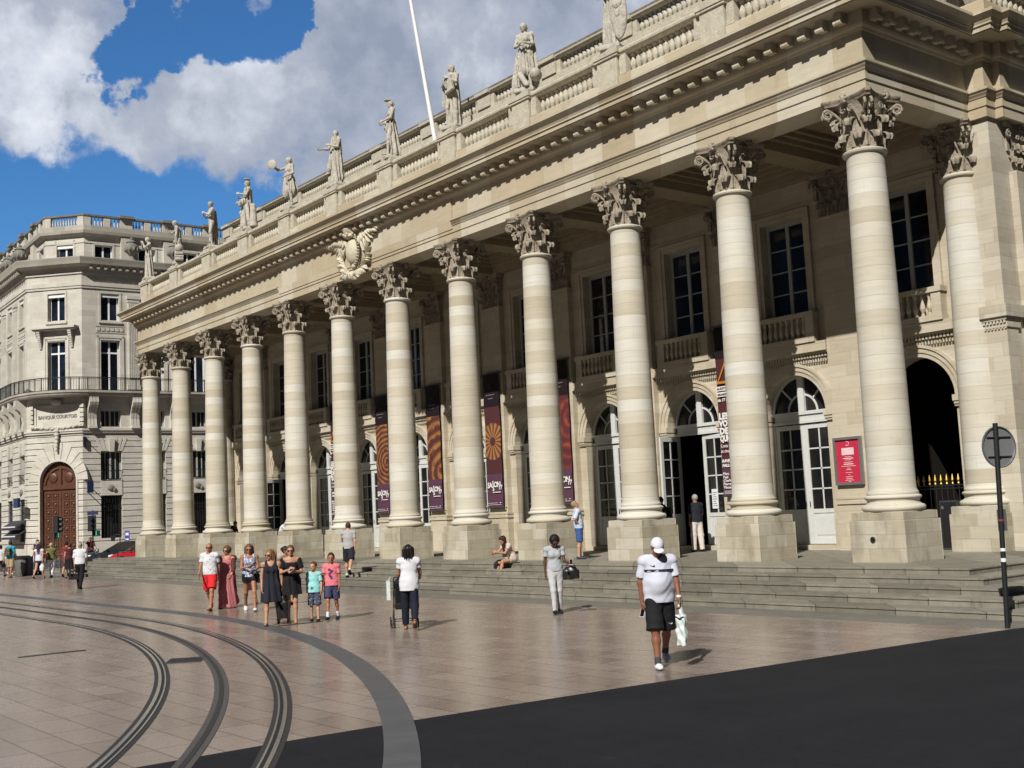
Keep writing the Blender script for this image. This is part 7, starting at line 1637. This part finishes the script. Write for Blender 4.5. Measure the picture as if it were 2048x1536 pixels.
for r0, r1, d0, d1 in ((0.318, 0.335, -0.022, 0.008),):
    for i in range(n):
        a0, a1 = 2*pi*i/n, 2*pi*(i+1)/n; q = []
        for d in (d0, d1):
            for r in (r0, r1):
                for a in (a0, a1): q.append(tuple(cdisc+nrm*d+tv*(r*cos(a))+Vector((0, 0, r*sin(a)))))
        mb.add(q, [(0, 1, 3, 2), (4, 6, 7, 5), (0, 4, 5, 1), (2, 3, 7, 6)])
mb.build('rim', GREYMET, dd)
mb = MB()
for z in (-0.145, 0.165):
    mb = MB(); p = [cdisc+nrm*-0.02+tv*t+Vector((0, 0, z)) for t in (-0.24, 0.24)]; mb.tube(p, 0.011, 6); mb.tube([cdisc+nrm*-0.03+Vector((0, 0, z)), Vector((0.027, 0.115, 2.84+z))], 0.012, 6); mb.build('bracket', GREYMET, dd)
pass
mb = MB(); pc = Vector((0.017, 0.065, 1.68))-tv*-0.0; 
q = [pc+nrm*0.05+tv*t+Vector((0, 0, z)) for t, z in ((-0.02, -0.17), (0.16, -0.17), (0.16, 0.17), (-0.02, 0.17))]; mb.add([tuple(v) for v in q]+[tuple(v+nrm*0.004) for v in q], [(0, 1, 2, 3), (7, 6, 5, 4), (0, 1, 5, 4), (1, 2, 6, 5), (2, 3, 7, 6), (3, 0, 4, 7)]); mb.build('plate', GREYMET, sg)
for z, r, m, nm in ((1.68, 0.020, simple('faded_red_sticker', (0.25, 0.03, 0.03), 0.6), 'sticker'), (1.22, 0.030, WHITE, 'sticker'), (1.06, 0.036, WHITE, 'sticker')):
    mb = MB(); mb.tube([(0.01*z, 0.0405*z, z-r*0.8), (0.01*z, 0.0405*z+0.001, z+r*0.8)], 0.0425, 14); o = mb.build(nm, m, sg)
# traffic lights
def traffic_light(loc, rz, label, plate=False):
    e = empty('traffic_light', loc, label, 'traffic light', None, rz); mb = MB(); mb.tube([(0, 0, 0), (0, 0, 3.4 if plate else 3.1)], 0.05, 10); mb.build('pole', DGREY, e, True, 0.8)
    mb = MB(); mb.box(-0.22, 0.22, -0.34, -0.06, 2.12, 3.08); h = mb.build('signal_head', IRON, e)
    for i in range(3):
        mb = MB(); mb.tube([(0, -0.34, 2.30+i*0.30), (0, -0.54, 2.29+i*0.30)], 0.12, 12); mb.build('visor', IRON, h, True, 0.8)
    mb = MB(); mb.box(0.08, 0.40, -0.15, 0.15, 1.80, 2.16); g = mb.build('pedestrian_signal', IRON, e)
    def gm(t, b): b.inputs['Base Color'].default_value = (0.0, 0.25, 0.14, 1); b.inputs['Emission Color'].default_value = (0.02, 0.75, 0.42, 1); b.inputs['Emission Strength'].default_value = 0.9; t.put(b.inputs['Roughness'], t.math('ADD', t.noise(pos(t), 5), 0.0))
    GM = mat('green_signal_light', gm); mb = MB()
    for s in (-1, 1): mb.ell((0.24, s*0.155, 2.09), (0.035, 0.01, 0.035), 8, 5); mb.tube([(0.24, s*0.155, 2.05), (0.24, s*0.155, 1.96)], 0.03, 6); mb.tube([(0.24, s*0.155, 1.96), (0.20, s*0.155, 1.85)], 0.015, 5); mb.tube([(0.24, s*0.155, 1.96), (0.29, s*0.155, 1.85)], 0.015, 5)
    mb.build('green_figure', GM, g)
    if plate:
        mb = MB(); mb.box(-0.32, 0.32, -0.03, 0.03, 3.12, 3.36); mb.build('street_name_plate', simple('navy_plate', (0.02, 0.03, 0.10), 0.4), e)
    return e

traffic_light((-57.4, 0.9, 0), 1.0, 'traffic light with a street name plate, right of the oak door', True)
traffic_light((-56.85, -1.6, 0), 2.4, 'traffic light in front of the oak door of the bank')
# litter bin
e = empty('litter_bin', (-48.0, -5.85, 0), 'round grey and black litter bin among the people at far left', 'bin', None, 0.9); mb = MB(); mb.lathe([(0.33, 0), (0.35, 0.05), (0.37, 0.85), (0.36, 0.88)], n=22); mb.build('body', simple('mid_grey_paint', (0.12, 0.12, 0.12), 0.5), e, True, 0.7)
mb = MB(); mb.lathe([(0.38, 0.86), (0.42, 0.90), (0.42, 0.99), (0.36, 1.04), (0.2, 1.04), (0.2, 0.95)], n=22); mb.build('lid', IRON, e, True, 0.7)
mb = MB(); mb.box(0.30, 0.44, -0.3, 0.3, 0.02, 0.98); mb.build('side_panel', IRON, e)
# hoop rails
hb = None
for i, (x, y) in enumerate(((-50.2, -3.2), (-49.0, -1.8), (-47.8, -0.4), (-44.6, -4.4))):
    mb = MB(); mb.tube([(-0.55, 0, 0), (-0.55, 0, 0.86), (-0.5, 0, 0.93), (0.5, 0, 0.93), (0.55, 0, 0.86), (0.55, 0, 0)], 0.028, 8); mb.tube([(-0.55, 0, 0.45), (0.55, 0, 0.45)], 0.018, 6)
    o = mb.build('hoop_rail', IRON, None, True, 0.8) if hb is None else hb.copy()
    if hb is None: hb = o
    else: COL.objects.link(o)
    o.location = (x, y, 0); o.rotation_euler = (0, 0, 0.9); tag(o, ('black hoop rail just right of the litter bin', 'black hoop rail between the girl with the white bag and the bin', 'black hoop rail behind the blond woman in white trousers', 'black hoop rail left of the woman in the black skirt')[i], 'rail', 'hoop rails along the kerb')
# parked cars behind the end of the steps
def car(loc, rz, m, label, hatch=False):
    e = empty('parked_car', loc, label, 'car', 'cars parked behind the steps', rz)
    st = [(-2.05, .30, .60, .62, .74), (-1.95, .22, .66, .78, .80), (-1.45, .20, .80, .84, .84), (-0.95, .20, .90, .86, .86), (-0.2, .20, .93, .87, .87), (1.0, .20, .93, .87, .87), (1.75, .22, .92, .85, .85), (2.02, .28, .85, .78, .80), (2.10, .36, .7, .66, .74)]
    mb = MB(); vs = []; m_ = 12
    for x, zl, zt, wt, wb in st:
        vs += [(x, -wb*0.9, zl), (x, -wb, zl+0.1), (x, -wb*1.01, (zl+zt)/2), (x, -wt, zt-0.06), (x, -wt*0.9, zt), (x, -wt*0.3, zt+0.02), (x, wt*0.3, zt+0.02), (x, wt*0.9, zt), (x, wt, zt-0.06), (x, wb*1.01, (zl+zt)/2), (x, wb, zl+0.1), (x, wb*0.9, zl)]
    fs = [(i*m_+k, i*m_+(k+1) % m_, (i+1)*m_+(k+1) % m_, (i+1)*m_+k) for i in range(len(st)-1) for k in range(m_)]+[tuple(range(m_)), tuple((len(st)-1)*m_+k for k in range(m_))]
    mb.add(vs, fs); body = mb.build('body', m, e, True, 0.7)
    gs = [(-1.25, .84, .74, .84), (-0.35, 1.36, .60, .78), (0.1, 1.43, .58, .80), (1.0, 1.42, .58, .80), (1.55, 1.28, .58, .78), (2.0, .90, .66, .78)]; vs = []
    for x, zt, wt, wb in gs: vs += [(x, -wb, 0.90 if zt > .9 else zt-0.02), (x, -wt, zt-0.03), (x, -wt*0.85, zt), (x, wt*0.85, zt), (x, wt, zt-0.03), (x, wb, 0.90 if zt > .9 else zt-0.02)]
    mb = MB(); mb.add(vs, [(i*6+k, i*6+k+1, (i+1)*6+k+1, (i+1)*6+k) for i in range(5) for k in range(5)]+[tuple(range(6)), tuple(30+k for k in range(6))]); mb.build('glasshouse', GLASS, e, True, 0.6)
    mb = MB(); vs = []
    for x, zt, wt, wb in gs[1:5]: vs += [(x, -wt*0.9, zt+0.012), (x, wt*0.9, zt+0.012)]
    mb.add(vs+[(a, b, c-0.03) for a, b, c in vs], [(0, 1, 3, 2), (2, 3, 5, 4), (4, 5, 7, 6), (8, 10, 11, 9), (10, 12, 13, 11), (12, 14, 15, 13), (0, 2, 10, 8), (2, 4, 12, 10), (4, 6, 14, 12), (1, 9, 11, 3), (3, 11, 13, 5), (5, 13, 15, 7)]); mb.build('roof', m, e)
    for x in (-1.3, 1.32):
        for s in (-1, 1):
            w = MB(); w.lathe([(0.31, -0.1), (0.33, -0.06), (0.33, 0.06), (0.31, 0.1)], n=22); me = w.mesh('wheel', True, 0.7); me.transform(Matrix.Translation((x, s*0.80, 0.33)) @ Matrix.Rotation(pi/2, 4, 'X')); me.materials.append(IRON); wo = link('wheel', me, e)
            w = MB(); w.lathe([(0.20, -0.11), (0.21, 0.11)], n=14); me = w.mesh('rim', True, 0.7); me.transform(Matrix.Translation((x, s*0.80, 0.33)) @ Matrix.Rotation(pi/2, 4, 'X')); me.materials.append(GREYMET); link('rim', me, wo)
    for s in (-1, 1): mb = MB(); mb.ell((-1.93, s*0.60, 0.66), (0.12, 0.16, 0.07), 10, 6); mb.build('headlight', WHITE, e, True); mb = MB(); mb.ell((-0.85, s*0.93, 0.98), (0.07, 0.10, 0.06), 8, 6); mb.build('wing_mirror', m, e, True)
    return e
def gloss(name, c):
    def fn(t, b): t.l.new(t.vmath('MULTIPLY', tuple(c), t.comb(*[t.math('ADD', t.math('MULTIPLY', t.noise(pos(t), 3), 0.1), 0.95)]*3)), b.inputs['Base Color']); b.inputs['Roughness'].default_value = 0.3; b.inputs['Coat Weight'].default_value = 0.6
    return mat(name, fn)
car((-54.6, 1.9, 0), radians(58), gloss('black_car_paint', (0.012, 0.015, 0.02)), 'black parked car whose long roof shows above the steps')
car((-51.2, 1.9, 0), radians(66), gloss('red_car_paint', (0.42, 0.012, 0.02)), 'red parked car half hidden by the leftmost column plinth')
# motorcycle and bicycle
e = empty('motorcycle', (-55.4, 0.0, 0), 'dark parked motorcycle beside the man shading his eyes', 'motorcycle', None, 0.6)
for x in (-0.7, 0.7):
    mb = MB(); mb.lathe([(0.24, -0.06), (0.31, -0.05), (0.33, 0), (0.31, 0.05), (0.24, 0.06)], n=20); me = mb.mesh('wheel', True); me.transform(Matrix.Translation((x, 0, 0.32)) @ Matrix.Rotation(pi/2, 4, 'X')); me.materials.append(IRON); link('wheel', me, e)
link('body', smooth_mesh('body', [field([cap((-0.5, 0, 0.62), (0.15, 0, 0.72), 0.13, 0.15), cap((0.15, 0, 0.75), (0.5, 0, 0.85), 0.16, 0.10), cap((-0.7, 0, 0.72), (-0.45, 0, 0.75), 0.09, 0.12), ell((0.05, 0, 0.42), (0.28, 0.16, 0.18))], 0.03)], LEA), e)
mb = MB(); mb.tube([(0.70, 0.06, 0.32), (0.48, 0.06, 1.0)], 0.025, 6); mb.tube([(0.70, -0.06, 0.32), (0.48, -0.06, 1.0)], 0.025, 6); mb.tube([(0.40, -0.36, 1.08), (0.5, -0.15, 1.02), (0.5, 0.15, 1.02), (0.40, 0.36, 1.08)], 0.02, 6); mb.ell((0.60, 0, 0.95), (0.09, 0.11, 0.11), 8, 6); mb.build('fork_and_bars', GREYMET, e, True)
e = empty('bicycle', (-52.5, -1.9, 0), 'bicycle leaning in the crowd in front of the oak door', 'bicycle', None, 1.1)
for x in (-0.52, 0.52):
    mb = MB(); 
    mb.tube([(x+0.33*cos(2*pi*i/20), 0, 0.34+0.33*sin(2*pi*i/20)) for i in range(21)], 0.018, 6, False); mb.tube([(x, 0, 0.01), (x, 0, 0.67)], 0.004, 4); mb.tube([(x-0.32, 0, 0.34), (x+0.32, 0, 0.34)], 0.004, 4); mb.build('wheel', IRON, e, True)
mb = MB()
for a, b in (((-0.52, 0.34), (-0.15, 0.30)), ((-0.15, 0.30), (-0.25, 0.85)), ((-0.15, 0.30), (0.38, 0.82)), ((-0.23, 0.78), (0.38, 0.82)), ((-0.52, 0.34), (-0.23, 0.75)), ((0.52, 0.34), (0.36, 0.95))): mb.tube([(a[0], 0, a[1]), (b[0], 0, b[1])], 0.016, 6)
mb.tube([(0.36, -0.25, 0.98), (0.36, 0.25, 0.98)], 0.014, 6); mb.build('frame', GREYMET, e, True)
mb = MB(); mb.ell((-0.27, 0, 0.90), (0.13, 0.07, 0.04), 8, 5); mb.build('saddle', LEA, e, True)
# lamp bracket post and small blue-white sign post
e = empty('street_lamp', (-72.4, 7.9, 0), 'low dark lantern on a bracket post behind the parked black car', 'lamp', None, 0.9); mb = MB(); mb.tube([(0, 0, 0), (0, 0, 1.7), (-0.08, 0, 1.76), (-0.55, 0, 1.74)], 0.04, 8); mb.build('post', IRON, e, True); mb = MB(); mb.add([(-0.68, -0.15, 1.70), (-0.38, -0.15, 1.70), (-0.38, 0.15, 1.70), (-0.68, 0.15, 1.70), (-0.63, -0.1, 1.28), (-0.43, -0.1, 1.28), (-0.43, 0.1, 1.28), (-0.63, 0.1, 1.28)], [(0, 1, 2, 3), (7, 6, 5, 4), (0, 4, 5, 1), (1, 5, 6, 2), (2, 6, 7, 3), (3, 7, 4, 0)]); mb.build('lantern', IRON, e)
e = empty('parking_sign', (-75.0, 9.4, 0), 'small blue and white sign post behind the black car', 'sign', None, 0.9); mb = MB(); mb.tube([(0, 0, 0), (0, 0, 2.0)], 0.035, 8); mb.build('post', GREYMET, e, True); mb = MB(); mb.box(-0.18, 0.18, -0.06, -0.03, 1.2, 2.0); pl = mb.build('plate', simple('blue_plate', (0.06, 0.06, 0.35), 0.4), e); mb = MB(); mb.box(-0.12, 0.12, -0.075, -0.062, 1.3, 1.4); mb.box(-0.12, 0.12, -0.075, -0.062, 1.65, 1.85); mb.build('white_marks', WHITE, pl)
mb = MB(FR); mb.box(0.05, 0.55, -1.15, -1.05, 5.3, 6.3); o = mb.build('wall_sign', simple('navy_sign_enamel', (0.012, 0.02, 0.06), 0.4)); tag(o, 'narrow navy sign projecting from the wall just right of the oak door', 'sign'); mb = MB(FR); mb.box(0.28, 0.34, -1.05, 0, 5.45, 5.5); mb.box(0.28, 0.34, -1.05, 0, 6.1, 6.15); mb.build('bracket', IRON, o)
mb = MB(FR); mb.tube([(0.1, -1.5, 9.95), (0.1, 0, 9.95)], 0.03, 6); mb.box(0.0, 0.22, -0.3, -0.05, 9.3, 10.1); o = mb.build('floodlight', IRON); tag(o, 'black floodlight box on the corner of the bank above the rusticated wall', 'floodlight')
